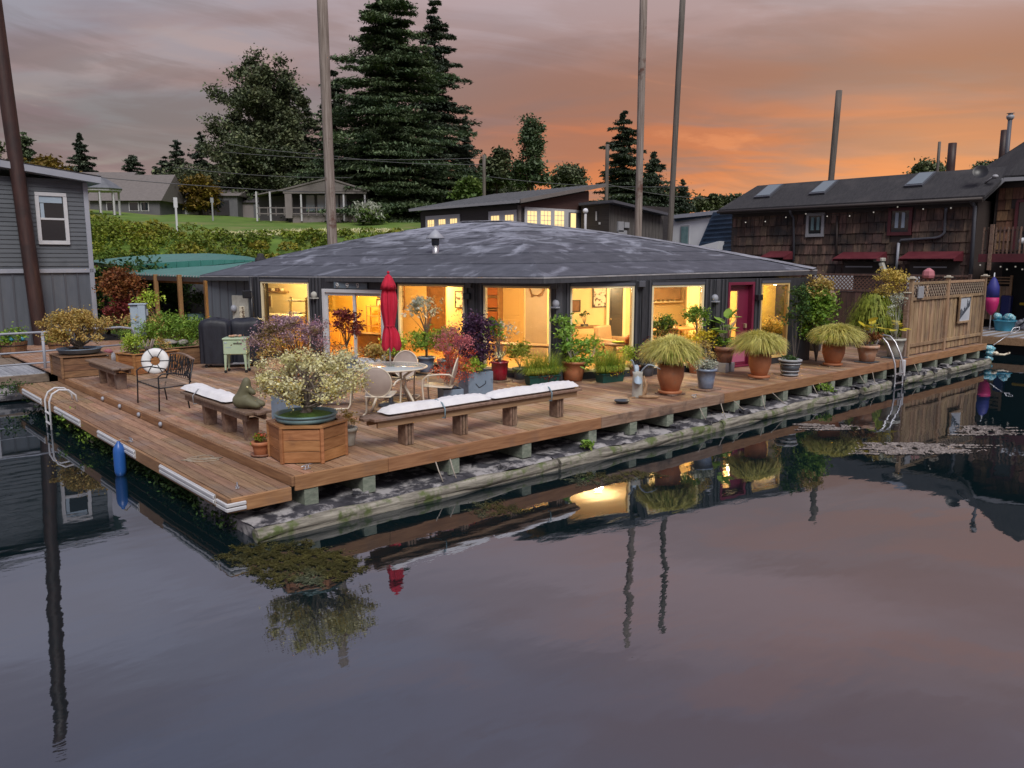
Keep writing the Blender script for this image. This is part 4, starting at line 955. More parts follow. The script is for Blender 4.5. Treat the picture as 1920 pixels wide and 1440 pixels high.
# ---- hexagonal planter with the big cream maple
hx = empty('hexagonal_planter', (.62, .80, .003), 'six-sided cedar planter box at the front corner of the deck', 'planter')
rad = .50; hh = .46; rows = 3; a0 = R_(23)
vsx = [Vector((math.cos(a0 + k * math.pi / 3) * rad, math.sin(a0 + k * math.pi / 3) * rad, 0)) for k in range(6)]
for k in range(6):
    a, b = vsx[k], vsx[(k + 1) % 6]; d = (b - a).normalized()
    for r in range(rows):
        bh = (hh - .02) / rows; z = .01 + bh * (r + .5)
        mb = MB(); mb.beam(a + d * .02 + Vector((0, 0, z)), b - d * .02 + Vector((0, 0, z)), .024, bh - .006, ch=.003); mb.build('plank', 'cedar_box', hx)
    n = Vector((a.x, a.y, 0)).normalized(); mb = MB(); mb.box(a + n * .006 + Vector((0, 0, hh / 2)), (.05, .045, hh), rz=math.atan2(n.y, n.x), ch=.004); mb.build('corner_post', 'cedar_box', hx)
    ro = 1.075; mb = MB(); P4 = [a * ro, b * ro, b * .84, a * .84]; mb.prism([q + Vector((0, 0, hh + .002 + .0006 * k)) for q in P4], (0, 0, .026)); mb.build('rim_board', 'cedar_box', hx)
mb = MB(); mb.prism([v * .9 + Vector((0, 0, hh - .03)) for v in vsx], (0, 0, .015)); mb.build('floor_board', 'cedar_box', hx)
mt = empty('bonsai_maple', (.62, .82, hh + .03), 'large cream-flowered bonsai tree in a wide round teal bowl on the hexagonal planter', 'bonsai')
mb = MB(); mb.lathe([(.30, 0), (.385, .01), (.40, .06), (.392, .062), (.40, .075), (.415, .08), (.415, .105), (.385, .105), (.37, .06), (0, .055)], 40); mb.build('bowl', 'teal_pot', mt)
mb = MB(); mb.lathe([(.37, .062), (.3, .085), (.15, .105), (0, .11)], 24); mb.build('moss', 'moss', mt)
g = np.random.default_rng(120); 
# crown leans toward the camera-right axis of the picture
rx_ = Vector((RGT.x, RGT.y, 0)); 
P, cc = clumps(g, (.10, -.06, .56), (.84, .74, .36), 110, 10500, .062, .5, -.75)
keep = P[:, 2] > .10; P = P[keep]
Pg = P.copy(); 
sel = g.uniform(size=len(P)) < .80
np_mesh('blossom', leaf_quads(P[sel], .0185, g, .75, .5), 'l_cream', mt)
np_mesh('bronze_sprigs', leaf_quads(P[~sel & (P[:, 2] > .6)] + np.array((0, .1, .1)), .018, g, .35, .2), 'l_rust', mt)
np_mesh('leaves', leaf_quads(P[~sel & (P[:, 2] <= .6)], .022, g, .5, .4), 'l_gold', mt)
mb = MB(); mb.tube([(0, 0, .08), (.03, 0, .16), (-.03, .02, .24), (.02, 0, .32)], [.09, .07, .06, .05], 9); stems_to(mb, (0, 0, .2), cc[:52], g, .030, .004, wob=.10); mb.build('trunk', 'pole_wood', mt)
t = potted('blue square pot of twiggy shrub hidden behind the cream bonsai', 548, 795, .35); t.rotation_euler.z = .2
sqbox(t, .46, .42, 'blue_paint'); bush(t, (0, 0, .62), (.45, .35, .28), 'l_rust', K=34, n=800, spread=.08, size=.016, seed=121, stem='pole_wood', base=(0, 0, .36), r0=.014, kst=26)
t = potted('small white fluted pot of straggly yellowish plant behind the hexagonal planter', 654, 838, .1)
pot(t, .26, .085, .12, 'white_pot', rim=.012); bush(t, (0, 0, .36), (.14, .14, .14), 'l_gold_dk', K=14, n=260, spread=.04, size=.02, seed=122, stem='bark', base=(0, 0, .22), r0=.007)
t = potted('small terracotta pot and saucer with red-tipped succulent left of the hexagonal planter', 490, 858, .1)
pot(t, .2, .085, .115, 'terra', rim=.01, rimh=.05); mb = MB(); mb.lathe([(.09, 0), (.13, .01), (.14, .035), (.125, .035), (.1, .015), (0, .014)], 20); mb.build('saucer', 'terra_dark', t)
bush(t, (0, 0, .23), (.10, .10, .06), 'l_olive', K=14, n=260, spread=.03, size=.018, seed=123, low=0); bush(t, (0, 0, .27), (.08, .08, .05), 'l_red', K=8, n=70, spread=.02, size=.014, seed=124, low=0, name='red_tips')
# ================================================================ furniture on the deck
def bench(label, a, b, w, legs, mat_='bench', edge='bench', top_z=.46, taper=True, base_z=0.0, leg3=True):
    """a, b: ends of the seat centre line"""
    a = Vector(a); b = Vector(b); L_ = (b - a).length; ang = math.atan2(b.y - a.y, b.x - a.x)
    t = empty('bench', ((a.x + b.x) / 2, (a.y + b.y) / 2, .003), label, 'bench', rz=ang)
    n = 3; pw = w / n
    for k in range(n):
        y = (k - (n - 1) / 2) * pw; e = L_ / 2 - (abs(k - 1) * .09 if taper else 0)
        mb = MB(); mb.box((0, y, top_z - .02), (2 * e, pw - .006, .04), ch=.006); mb.build('seat_plank', mat_, t)
    for s in (-1, 1):
        mb = MB(); mb.box((0, s * (w / 2 - .07), top_z - .09), (L_ - .34, .04, .10), ch=.004); mb.build('apron', edge, t)
    for u in legs:
        x = -L_ / 2 + u * L_
        if leg3:
            for k in range(3):
                mb = MB(); mb.box((x + (k - 1) * .052, 0, (top_z - .14) / 2), (.038, w - .20, top_z - .145), ch=.004); mb.build('leg', mat_, t)
        else:
            mb = MB(); h = top_z - .14; q = w / 2 - .10
            mb.prism([(x - .06, -q * .85, 0), (x - .06, q * .85, 0), (x - .06, q, h), (x - .06, -q, h)], (.12, 0, 0)); mb.build('leg', mat_, t)
        mb = MB(); mb.box((x, 0, top_z - .065), (.16, w - .14, .045)); mb.build('cross_bar', mat_, t)
    return t
bench('long wooden bench at the front edge of the deck with white cushions', (1.28, .52, 0), (5.55, .52, 0), .40, (.17, .40, .635, .88), edge='bench_edge')
bench('short wooden bench near the left deck edge holding the olive statue', (.46, 1.85, 0), (.46, 4.62, 0), .40, (.14, .42, .70), leg3=False)
bench('bare wooden bench at the far left end of the deck by the golden bonsai', (.46, 8.15, 0), (.46, 10.35, 0), .42, (.16, .40, .66), leg3=False)
def cushion(label, a, b, w, seed, group='white bench cushions', z=.463):
    a = Vector(a); b = Vector(b); L_ = (b - a).length; g = np.random.default_rng(seed); nx, ny = 26, 8; vs = []
    for sgn in (1, -1):
        for i in range(nx + 1):
            for j in range(ny + 1):
                u, v = i / nx * 2 - 1, j / ny * 2 - 1
                th = (1 - abs(u) ** 6) ** .5 * (1 - abs(v) ** 3) ** .5
                puff = .098 * th * (1 - .22 * math.exp(-(u * 5) ** 2)) + (.010 * math.sin(u * 11 + v * 3 + seed) * math.cos(v * 4 + u * 5) * th + .006 * math.sin(u * 31 + v * 9) * th + g.normal() * .003 * th if sgn > 0 else 0)
                xx = u * L_ / 2 + .01 * math.sin(v * 5 + seed); yy = v * w / 2 * (1 + .035 * math.sin(u * 7 + seed))
                vs.append((xx, yy, puff + .034 if sgn > 0 else .034 - .030 * th))
    N = (nx + 1) * (ny + 1); fs = []
    for i in range(nx):
        for j in range(ny):
            k = i * (ny + 1) + j; fs.append((k, k + ny + 1, k + ny + 2, k + 1)); fs.append((N + k, N + k + 1, N + k + ny + 2, N + k + ny + 1))
    for i in range(nx):
        k = i * (ny + 1); fs.append((k, N + k, N + k + ny + 1, k + ny + 1)); k += ny; fs.append((k, k + ny + 1, N + k + ny + 1, N + k))
    for j in range(ny):
        fs.append((j, j + 1, N + j + 1, N + j)); k = nx * (ny + 1) + j; fs.append((k, N + k, N + k + 1, k + 1))
    mb = MB(); mb.add(vs, fs, True); o = mb.build('cushion', 'cushion'); o.location = ((a.x + b.x) / 2, (a.y + b.y) / 2, z); o.rotation_euler.z = math.atan2(b.y - a.y, b.x - a.x)
    return tag(o, label, 'cushion', group)
cushion('white cushion at the near left end of the long front bench', (1.62, .52, 0), (3.52, .53, 0), .32, 1)
cushion('white cushion at the far right end of the long front bench', (3.56, .53, 0), (5.46, .52, 0), .32, 2)
cushion('white cushion on the short bench left of the olive statue', (.46, 2.82, 0), (.46, 4.62, 0), .32, 3)
for x, lb in ((2.55, 'pale blue tie strap around the left cushion of the long bench'), (4.72, 'pale blue tie strap around the right cushion of the long bench')):
    mb = MB(); w = .215; mb.tube([(x, .52 - w, .335), (x, .52 - w, .47), (x, .52 - w * .7, .545), (x, .52, .583), (x, .52 + w * .7, .545), (x, .52 + w, .47), (x, .52 + w, .335)], .011, 5, closed=True)
    top(mb, 'strap', 'strap', lb, 'strap', 'cushion tie straps')
mb = MB(); w = .215; y = 3.9; mb.tube([(.46 - w, y, .335), (.46 - w, y, .47), (.46 - w * .6, y, .565), (.46 + w * .6, y, .565), (.46 + w, y, .47), (.46 + w, y, .335)], .010, 5, closed=True); top(mb, 'strap', 'grey_band', 'grey tie strap around the short bench cushion', 'strap')
# olive statue: reclining torso
def skin(name, pts, edges, radii, mat_, parent=None, sub=2, root=0):
    me = bpy.data.meshes.new(name); me.from_pydata(pts, edges, []); o = bpy.data.objects.new(name, me); COL.objects.link(o)
    me.materials.append(M[mat_])
    sk = o.modifiers.new('skin', 'SKIN'); sk.use_smooth_shade = True
    lay = me.skin_vertices[0].data if me.skin_vertices else None
    return o, sk
import bmesh
def blob(name, balls, mat_, parent=None, res=.02):
    """one continuous surface grown round a list of (centre, radius)"""
    mbd = bpy.data.metaballs.new(name + '_field'); mbd.resolution = res; mbd.threshold = .6
    for c, r in balls:
        e = mbd.elements.new(); e.co = c; e.radius = r * 1.3
    ob = bpy.data.objects.new(name + '_field', mbd); COL.objects.link(ob)
    bpy.context.view_layer.update(); dg = bpy.context.evaluated_depsgraph_get()
    me = bpy.data.meshes.new_from_object(ob.evaluated_get(dg)); bpy.data.objects.remove(ob); bpy.data.metaballs.remove(mbd)
    me.materials.clear(); me.materials.append(M[mat_]); me.polygons.foreach_set('use_smooth', [True] * len(me.polygons))
    o = bpy.data.objects.new(name, me); COL.objects.link(o)
    if parent: o.parent = parent
    return o
balls = []
def chain(p0, p1, r0, r1, n=7):
    for i in range(n + 1):
        k = i / n; balls.append((tuple(Vector(p0).lerp(Vector(p1), k)), r0 + (r1 - r0) * k))
chain((-.20, 0, .14), (.02, 0, .13), .155, .14); chain((-.12, 0, .22), (-.04, 0, .42), .13, .10); chain((-.04, 0, .42), (-.02, 0, .52), .10, .085, 3)
chain((.02, -.05, .13), (.26, -.07, .08), .11, .07); chain((.02, .06, .13), (.24, .10, .08), .11, .065); chain((-.02, 0, .4), (.10, .03, .30), .07, .06, 4)
o = blob('statue', balls, 'statue', res=.025); o.location = (.46, 2.28, .462); o.rotation_euler.z = R_(-60); o.scale = (.78, .78, .78)
tag(o, 'rounded olive bronze reclining torso statue on the end of the short bench', 'statue')

# iron garden chair with branch pattern back
ch = empty('garden_bench', (.48, 6.0, .003), 'black iron two-seat garden bench with cut-out branch pattern back near the left deck edge', 'bench')
W2 = 1.16; Dp = .52
mb = MB()
for s in (-1, 1):
    y = s * W2 / 2
    mb.tube([(-Dp / 2 - .02, y, 0), (-Dp / 2, y, .40), (-Dp / 2, y, .60), (-Dp / 2 + .06, y, .645), (-.02, y, .65), (Dp / 2 - .02, y, .58), (Dp / 2 + .03, y, .46)], .013, 7)
    mb.tube([(Dp / 2 - .02, y, 0), (Dp / 2 - .05, y, .22), (Dp / 2, y, .42), (Dp / 2 + .10, y, .86)], .013, 7)
    mb.tube([(-Dp / 2, y, .40), (Dp / 2, y, .42)], .012, 6)
mb.tube([(-Dp / 2, -W2 / 2, .40), (-Dp / 2, W2 / 2, .40)], .012, 6); mb.build('frame', 'iron', ch)
mb = MB()
for k in range(9): y = -W2 / 2 + .03 + k * (W2 - .06) / 8; mb.beam((-Dp / 2 + .01, y, .412), (Dp / 2 - .01, y, .418 - .012 * math.sin(k)), .05, .008)
mb.build('seat', 'taupe', ch)
mb = MB(); n = 10
arc = [(Dp / 2 + .10 + .012 * 0, -W2 / 2 + W2 * k / n, .86 + .055 * math.sin(math.pi * k / n)) for k in range(n + 1)]
for a, b in zip(arc[:-1], arc[1:]): mb.beam(a, b, .02, .055, up=(1, 0, 0))
mb.tube([(Dp / 2 + .015, -W2 / 2, .5), (Dp / 2 + .015, W2 / 2, .5)], .011, 6); mb.build('back_rail', 'bench', ch)
mb = MB(); g = np.random.default_rng(8)
for k in range(64):
    y = g.uniform(-W2 / 2 + .03, W2 / 2 - .03); z = g.uniform(.50, .82); a = g.uniform(-.9, .9); l_ = g.uniform(.05, .12); x = Dp / 2 + .015 + (z - .5) * .22
    mb.beam((x, y, z), (x + l_ * math.cos(a) * .22, y + l_ * math.sin(a), min(.88, z + l_ * math.cos(a))), .008, .016, up=(1, 0, 0))
for k in range(13): y = -W2 / 2 + .05 + k * (W2 - .1) / 12; mb.beam((Dp / 2 + .015, y, .5), (Dp / 2 + .09, y + .05 * math.sin(k * 2.1), .88), .007, .012, up=(1, 0, 0))
mb.build('back_pattern', 'iron', ch)
# life ring leaning behind
q = onx(291, 677, .66)
lr = empty('life_ring', q, 'white life ring with black rope bands resting against the iron garden bench', 'life ring'); lr.rotation_euler = (R_(-14), 0, -HEAD + .25)
mb = MB()
for k in range(40):
    a = 2 * math.pi * k / 40; ax, az = math.cos(a), math.sin(a)
    for q_ in range(10): e = 2 * math.pi * q_ / 10; rr = .165 + math.cos(e) * .085; mb.v.append((ax * rr, math.sin(e) * .035, az * rr))
for k in range(40):
    for q_ in range(10): mb.f.append([k * 10 + q_, k * 10 + (q_ + 1) % 10, ((k + 1) % 40) * 10 + (q_ + 1) % 10, ((k + 1) % 40) * 10 + q_]); mb.m.append(0); mb.sm.append(True)
mb.build('ring', 'ring', lr)
for k in range(6):
    a = k * math.pi / 3; mb = MB()
    mb.tube([(math.cos(a) * (.165 + math.cos(e) * .09), math.sin(e) * .04, math.sin(a) * (.165 + math.cos(e) * .09)) for e in [2 * math.pi * q_ / 12 for q_ in range(12)]], .008, 5, closed=True); mb.build('rope_band', 'iron', lr)

# covered grill
gr = empty('covered_grill', (3.55, 10.5, .003), 'barbecue grill under a creased black cover beside the house corner', 'grill', rz=-HEAD + R_(8))
def cloth_box(w, d, h, seed, sh=.12):
    g = np.random.default_rng(seed); nx, nz = 64, 12; vs = []
    for j in range(nz + 1):
        t_ = j / nz
        for i in range(nx):
            a = 2 * math.pi * i / nx; c, s_ = math.cos(a), math.sin(a); e = .5
            x = math.copysign(abs(c) ** e, c) * w / 2; y = math.copysign(abs(s_) ** e, s_) * d / 2
            if t_ < .72: z = h * (t_ / .72) * .86; k = 1 + .055 * math.sin(a * 13 + seed) * (1 - t_) + .02 * math.sin(a * 7 + t_ * 5)
            else: q = (t_ - .72) / .28; z = h * (.86 + .14 * math.sin(q * math.pi / 2)); k = math.cos(q * math.pi / 2) ** .55 if q < 1 else .001
            zz = z + .02 * math.sin(x * 6 + seed) * (t_ > .5); vs.append((x * k, y * k, zz + .10))
    fs = [[j * nx + i, j * nx + (i + 1) % nx, (j + 1) * nx + (i + 1) % nx, (j + 1) * nx + i] for j in range(nz) for i in range(nx)]
    return vs, fs
mb = MB(); mb.add(*cloth_box(.78, .6, 1.10, 2), True); o = mb.build('cover', 'cover', gr); o.location = (-.26, 0, 0)
mb = MB(); mb.add(*cloth_box(.85, .62, 1.08, 5), True); o = mb.build('cover_side', 'cover', gr); o.location = (.42, .18, 0)
mb = MB(); mb.box((0, 0, .09), (1.0, .45, .03)); mb.build('base_shelf', 'grey_band', gr)
for x in (-.5, .5):
    for y in (-.22, .22): mb = MB(); mb.tube([(x, y - .015, .04), (x, y + .015, .04)], .04, 12); mb.build('caster', 'black_box', gr)
# mint cooler on legs
cl_ = empty('patio_cooler', (3.27, 9.35, .003), 'mint green patio cooler on four tapered legs in front of the covered grill', 'cooler', rz=-HEAD + R_(6))
mb = MB(); mb.box((0, 0, .60), (.52, .38, .34), ch=.02); mb.build('body', 'mint', cl_)
mb = MB(); mb.box((0, 0, .795), (.55, .41, .045), ch=.012); mb.build('lid', 'mint', cl_)
for x in (-.22, .22):
    for y in (-.15, .15):
        mb = MB(); q = .016; mb.prism([(x - .03, y - .03, .44), (x + .03, y - .03, .44), (x + .03, y + .03, .44), (x - .03, y + .03, .44)], (0, 0, -.001)); mb = MB()
        mb.add([(x - .032, y - .032, .43), (x + .032, y - .032, .43), (x + .032, y + .032, .43), (x - .032, y + .032, .43), (x * 1.06 - q, y * 1.06 - q, .07), (x * 1.06 + q, y * 1.06 - q, .07), (x * 1.06 + q, y * 1.06 + q, .07), (x * 1.06 - q, y * 1.06 + q, .07)],
               [(0, 1, 2, 3), (7, 6, 5, 4), (0, 4, 5, 1), (1, 5, 6, 2), (2, 6, 7, 3), (3, 7, 4, 0)]); mb.build('leg', 'mint', cl_)
        mb = MB(); mb.tube([(x * 1.06, y * 1.06 - .012, .035), (x * 1.06, y * 1.06 + .012, .035)], .035, 10); mb.build('caster', 'black_box', cl_)
mb = MB(); mb.tube([(-.02, -.192, .70), (-.02, -.21, .70), (.16, -.21, .70), (.16, -.192, .70)], .008, 6); mb.build('handle', 'iron', cl_)
mb = MB(); mb.box((-.20, -.193, .71), (.06, .006, .03)); mb.box((-.14, -.193, .60), (.12, .006, .012)); mb.build('badge', 'ped', cl_)
mb = MB(); g = np.random.default_rng(3)
for k in range(9): mb.ball((g.uniform(-.12, .12), g.uniform(-.08, .08), .02 + g.uniform(0, .02)), (g.uniform(.03, .06), .03, .025), 7, 5, .2, rng)
o = mb.build('leaf_heap', 'terra2'); o.location = (3.29, 9.38, .823); tag(o, 'small heap of dry orange-brown leaves on the mint cooler lid', 'leaves')
# power pedestal
p = onz(266, 668); pd = empty('power_pedestal', (p.x, p.y, 0), 'tall pale blue metal power pedestal behind the deck planters', 'pedestal', rz=-HEAD + R_(14))
mb = MB(); mb.box((-.10, 0, .62), (.22, .22, 1.24), ch=.01); mb.build('post', 'ped', pd)
mb = MB(); mb.box((.10, -.02, .88), (.20, .27, .74), ch=.012); mb.build('meter_box', 'ped', pd)
mb = MB(); mb.box((.0, -.02, 1.262), (.46, .30, .03), ch=.006); mb.build('cap', 'ped', pd)
mb = MB(); mb.box((.225, 0, 1.06), (.05, .10, .16), ch=.008); mb.build('socket_box', 'trim', pd); pd.scale = (.95, .95, 1.13)

# glass table, umbrella, shell chairs
tp = onz(755, 757); TX, TY = 3.53, 3.23
tb = empty('patio_table', (TX, TY, .003), 'round frosted glass patio table with cream splayed legs', 'table')
mb = MB(); mb.lathe([(.0, .705), (.64, .705), (.64, .713), (0, .713)], 48); mb.build('glass_top', 'glass_table', tb)
mb = MB(); mb.tube([(math.cos(2 * math.pi * k / 48) * .655, math.sin(2 * math.pi * k / 48) * .655, .706) for k in range(48)], .016, 8, closed=True); mb.build('rim', 'cream', tb)
for k in range(4):
    a = R_(20) + k * math.pi / 2; c, s_ = math.cos(a), math.sin(a); mb = MB()
    mb.tube([(c * .52, s_ * .52, .70), (c * .30, s_ * .30, .56), (c * .32, s_ * .32, .36), (c * .50, s_ * .50, .10), (c * .55, s_ * .55, 0)], [.022, .024, .026, .022, .02], 8); mb.build('leg', 'cream', tb)
mb = MB(); mb.tube([(math.cos(2 * math.pi * k / 24) * .31, math.sin(2 * math.pi * k / 24) * .31, .45) for k in range(24)], .010, 6, closed=True); mb.build('ring_brace', 'cream', tb)
ub = empty('umbrella', (TX, TY, .003), 'closed crimson patio umbrella standing through the glass table', 'umbrella')
mb = MB(); mb.lathe([(.27, 0), (.27, .03), (.22, .06), (.06, .075), (.045, .10), (.045, .30), (0, .30)], 32); mb.build('base', 'dark_pot', ub)
mb = MB(); mb.tube([(0, 0, .1), (0, 0, 2.56)], .019, 10); mb.build('pole', 'pale_stem', ub)
nx = 40; prof = [(.13, 1.15), (.17, 1.22), (.14, 1.45), (.085, 1.60), (.088, 1.63), (.105, 1.75), (.135, 1.95), (.145, 2.08), (.125, 2.25), (.10, 2.36), (.155, 2.34), (.13, 2.44), (.07, 2.58), (.015, 2.64)]
vs = []
for j, (r, z) in enumerate(prof):
    for i in range(nx):
        a = 2 * math.pi * i / nx; am = .34 if j < 10 else .12
        k = 1 + am * (math.sin(a * 8 + .5 * math.sin(a * 3)) + .25 * math.sin(a * 19 + j)) * .85 + 0 * math.sin(a * 8 + j * .10) * (1 if j not in (3, 4) else .4)
        dz = -.05 * math.sin(a * 8) if j == 0 else 0
        off = .035 if j < 3 else 0
        vs.append((math.cos(a) * r * k + off, math.sin(a) * r * k, z + dz))
fs = [[j * nx + i, j * nx + (i + 1) % nx, (j + 1) * nx + (i + 1) % nx, (j + 1) * nx + i] for j in range(len(prof) - 1) for i in range(nx)]
mb = MB(); mb.add(vs, fs, True); mb.build('canopy', 'umbrella', ub)
mb = MB(); mb.tube([(math.cos(2 * math.pi * k / 20) * .10, math.sin(2 * math.pi * k / 20) * .10, 1.615) for k in range(20)], .012, 6, closed=True); mb.build('tie_strap', 'umbrella', ub)
mb = MB(); mb.ball((0, 0, 2.67), .03, 8, 6); mb.build('finial', 'umbrella', ub); ub.scale = (.86, .86, .893)
def shell_chair(label, x, y, ang):
    """cantilever chair; seat faces +x before turning"""
    t = empty('patio_chair', (x, y, .003), label, 'chair', 'cream metal shell chairs around the glass table', rz=ang)
    mb = MB(); n = 16; vs = []
    for i in range(n + 1):
        u = i / n * 2 - 1
        for j in range(n + 1):
            v = j / n * 2 - 1; sx_ = u * math.sqrt(1 - v * v / 2); sz = v * math.sqrt(1 - u * u / 2); r2 = sx_ * sx_ + sz * sz
            vs.append((-.29 - .045 * (1 - r2) * 1.0 - sz * .07, sx_ * .245, .66 + sz * .27))
    f = [(i * (n + 1) + j, (i + 1) * (n + 1) + j, (i + 1) * (n + 1) + j + 1, i * (n + 1) + j + 1) for i in range(n) for j in range(n)]
    mb.add(vs, f, True); bk = mb.build('backrest', 'mesh_back', t); md = bk.modifiers.new('thickness', 'SOLIDIFY'); md.thickness = .006
    mb = MB(); mb.tube([(-.29 - math.sin(a) * .07, math.cos(a) * .25, .66 + math.sin(a) * .275) for a in [2 * math.pi * k / 32 for k in range(32)]], .014, 7, closed=True); mb.build('back_rim', 'cream', t)
    mb = MB(); mb.add([(-.27, -.22, .40), (-.05, -.255, .41), (.20, -.255, .43), (.26, -.23, .425), (.285, 0, .42), (.26, .23, .425), (.20, .255, .43), (-.05, .255, .41), (-.27, .22, .40), (-.05, 0, .385), (.15, 0, .40)],
        [(0, 1, 9), (1, 2, 10, 9), (2, 3, 4, 10), (4, 5, 6, 10), (6, 7, 9, 10), (7, 8, 9), (8, 0, 9)], True); st_ = mb.build('seat', 'cream', t); md = st_.modifiers.new('thickness', 'SOLIDIFY'); md.thickness = .014
    for s in (-1, 1):
        mb = MB(); y_ = s * .30
        mb.tube([(-.31, y_ * .95, .60), (-.24, y_ * 1.05, .66), (-.05, y_ * 1.1, .665), (.16, y_ * 1.1, .64), (.25, y_ * 1.08, .56), (.26, y_ * 1.04, .40), (.24, y_ * 1.0, .10), (.20, y_ * 1.0, .02), (.10, y_, .014), (-.24, y_, .014)], .0165, 7); mb.build('arm', 'cream', t)
    mb = MB(); mb.tube([(-.24, -.30, .014), (-.31, -.24, .014), (-.33, 0, .014), (-.31, .24, .014), (-.24, .30, .014)], .0165, 7); mb.build('base_rail', 'cream', t)
    t.scale = (.96, .96, .93); return t
def faceto(x, y): return math.atan2(TY - y, TX - x)
for lb, x, y in (('cream shell-back patio chair nearest the camera, seen from behind', 2.86, 2.52), ('cream shell-back chair on the house side of the glass table', 4.12, 3.75),
                 ('cream shell-back chair right of the table, beside the red laceleaf maple', 4.15, 2.62), ('cream shell-back chair left of the table, half hidden by the cream bonsai', 2.75, 3.75)):
    shell_chair(lb, x, y, faceto(x, y))

# metal heron-like sculpture and dish
p = onz(1196, 748)
hs = empty('garden_sculpture', (p.x + .1, p.y + .1, .003), 'pale grey folded metal leaf sculpture on a driftwood foot left of the first grass pot', 'sculpture', rz=-HEAD)
mb = MB(); mb.lathe([(.10, 0), (.105, .02), (.095, .45), (.10, .50), (.085, .50), (.08, .02), (0, .02)], 18, sy=.6); mb.build('column', 'white_pot', hs)
mb = MB()
def petal(a, L_, w, lean):
    n = 7; vs = []
    for i in range(n + 1):
        k = i / n; wd = w * math.sin(math.pi * (.12 + .86 * k)) ; z = .44 + L_ * math.sin(k * 1.9) * .9; r_ = .04 + lean * k ** 1.6 * 1.1; z -= max(0, k - .6) * .22 * (lean > .2)
        c, s_ = math.cos(a), math.sin(a); vs += [(c * r_ - s_ * wd, s_ * r_ + c * wd, z), (c * (r_ + .02), s_ * (r_ + .02), z - .01), (c * r_ + s_ * wd, s_ * r_ - c * wd, z)]
    fs = []
    for i in range(n):
        for q in range(2): fs.append((i * 3 + q, i * 3 + q + 1, (i + 1) * 3 + q + 1, (i + 1) * 3 + q))
    mb.add(vs, fs, True)
petal(3.0, .32, .05, .10); petal(-.3, .26, .05, .34); petal(-1.6, -.16, .075, .16); petal(1.7, .2, .04, .1)
o = mb.build('folded_leaves', 'ped', hs); md = o.modifiers.new('thickness', 'SOLIDIFY'); md.thickness = .008
mb = MB(); mb.tube([(.05, 0, .01), (.13, -.02, .03), (.16, -.03, .25), (.12, 0, .42)], [.05, .045, .03, .012], 7); mb.tube([(.02, -.06, .02), (.20, -.10, .03), (.34, -.10, .03), (.42, -.04, .02)], [.03, .045, .03, .008], 7); mb.tube([(-.05, -.08, .015), (-.2, -.12, .02)], [.02, .006], 6); mb.build('driftwood_foot', 'bench_edge', hs)
p = onz(1170, 757); mb = MB(); mb.lathe([(.06, 0), (.11, .015), (.15, .055), (.155, .06), (.14, .058), (.10, .025), (0, .018)], 24)
o = mb.build('dish', 'dark_pot'); o.location = (p.x, p.y + .05, .003); tag(o, 'small dark shallow dish on the deck left of the folded metal sculpture', 'dish')
# cleats
def cleat(label, x, y, z, rz=0):
    t = empty('mooring_cleat', (x, y, z), label, 'cleat', 'galvanised mooring cleats', rz=rz)
    mb = MB(); mb.box((0, 0, .008), (.10, .045, .014), ch=.003); mb.tube([(-.025, 0, .01), (-.025, 0, .045)], .009, 7); mb.tube([(.025, 0, .01), (.025, 0, .045)], .009, 7); mb.tube([(-.10, 0, .045), (-.05, 0, .052), (.05, 0, .052), (.10, 0, .045)], [.005, .011, .011, .005], 7); mb.build('body', 'alu', t)
cleat('galvanised cleat on the deck corner in front of the hexagonal planter', .27, .17, .003, .3)
cleat('galvanised cleat near the front end of the lower deck', -.56, .35, -.122, 1.2)
cleat('galvanised cleat at the outer edge of the lower deck above the blue fender', -.74, 3.85, -.122, 1.57)
p = onz(690, 762 + 90); cleat('galvanised cleat on the front deck edge by the blue glazed pot', 8.35, .1, .003, 0)
mb = MB(); g = np.random.default_rng(14); q = [(-.35 + .22 * math.sin(k * .9) * (1 + .2 * math.sin(k * 2.3)), 1.9 + .05 * k * .3 + .10 * math.cos(k * 1.1), -.118) for k in range(22)]; mb.tube(q, .006, 5)
top(mb, 'mooring_line', 'rope', 'thin brown line lying loose on the lower deck boards', 'rope')
# fender
fd = empty('fender', (-.93, 3.80, WATER + .02), 'blue cylindrical boat fender hanging from the lower deck into the water', 'fender')
mb = MB(); mb.lathe([(.03, -.06), (.085, -.02), (.105, .05), (.108, .15), (.108, .40), (.10, .46), (.07, .52), (.035, .56), (.03, .585), (0, .585)], 24); mb.build('body', 'fender', fd)
mb = MB(); mb.tube([(0, 0, .575), (.02, 0, .60), (.06, .0, .615), (.19, .05, .54)], .008, 6); mb.build('rope', 'rope', fd); fd.scale = (.78, .78, .86)
# ladders
ld = empty('swim_ladder', (-.86, 8.35, 0), 'small white tube swim ladder hooked over the lower deck edge', 'ladder')
for dy in (-.17, .17):
    mb = MB(); mb.tube([(.42, dy, -.125), (.40, dy, .02), (.28, dy, .13), (.12, dy, .15), (0, dy, .08), (-.06, dy, -.06), (-.06, dy, -.95)], .019, 8); mb.build('rail', 'vinyl', ld)
for z in (-.30, -.50, -.78):
    mb = MB(); mb.beam((-.06, -.17, z), (-.06, .17, z), .05, .025, ch=.005); mb.build('rung', 'vinyl', ld)
l2 = empty('deck_ladder', (16.65, 0, 0), 'silver boarding ladder with tall curved handrails at the right of the deck', 'ladder')
for k, dx_ in enumerate((-.22, .24)):
    mb = MB(); mb.tube([(dx_, .52, 0), (dx_, .50, .30), (dx_, .42, .55), (dx_, .28, .66), (dx_, .12, .64), (dx_, -.02, .50), (dx_, -.16, .22), (dx_, -.24, 0), (dx_, -.27, -.25), (dx_, -.27, -1.0)], .026, 9); mb.build('handrail', 'alu', l2)
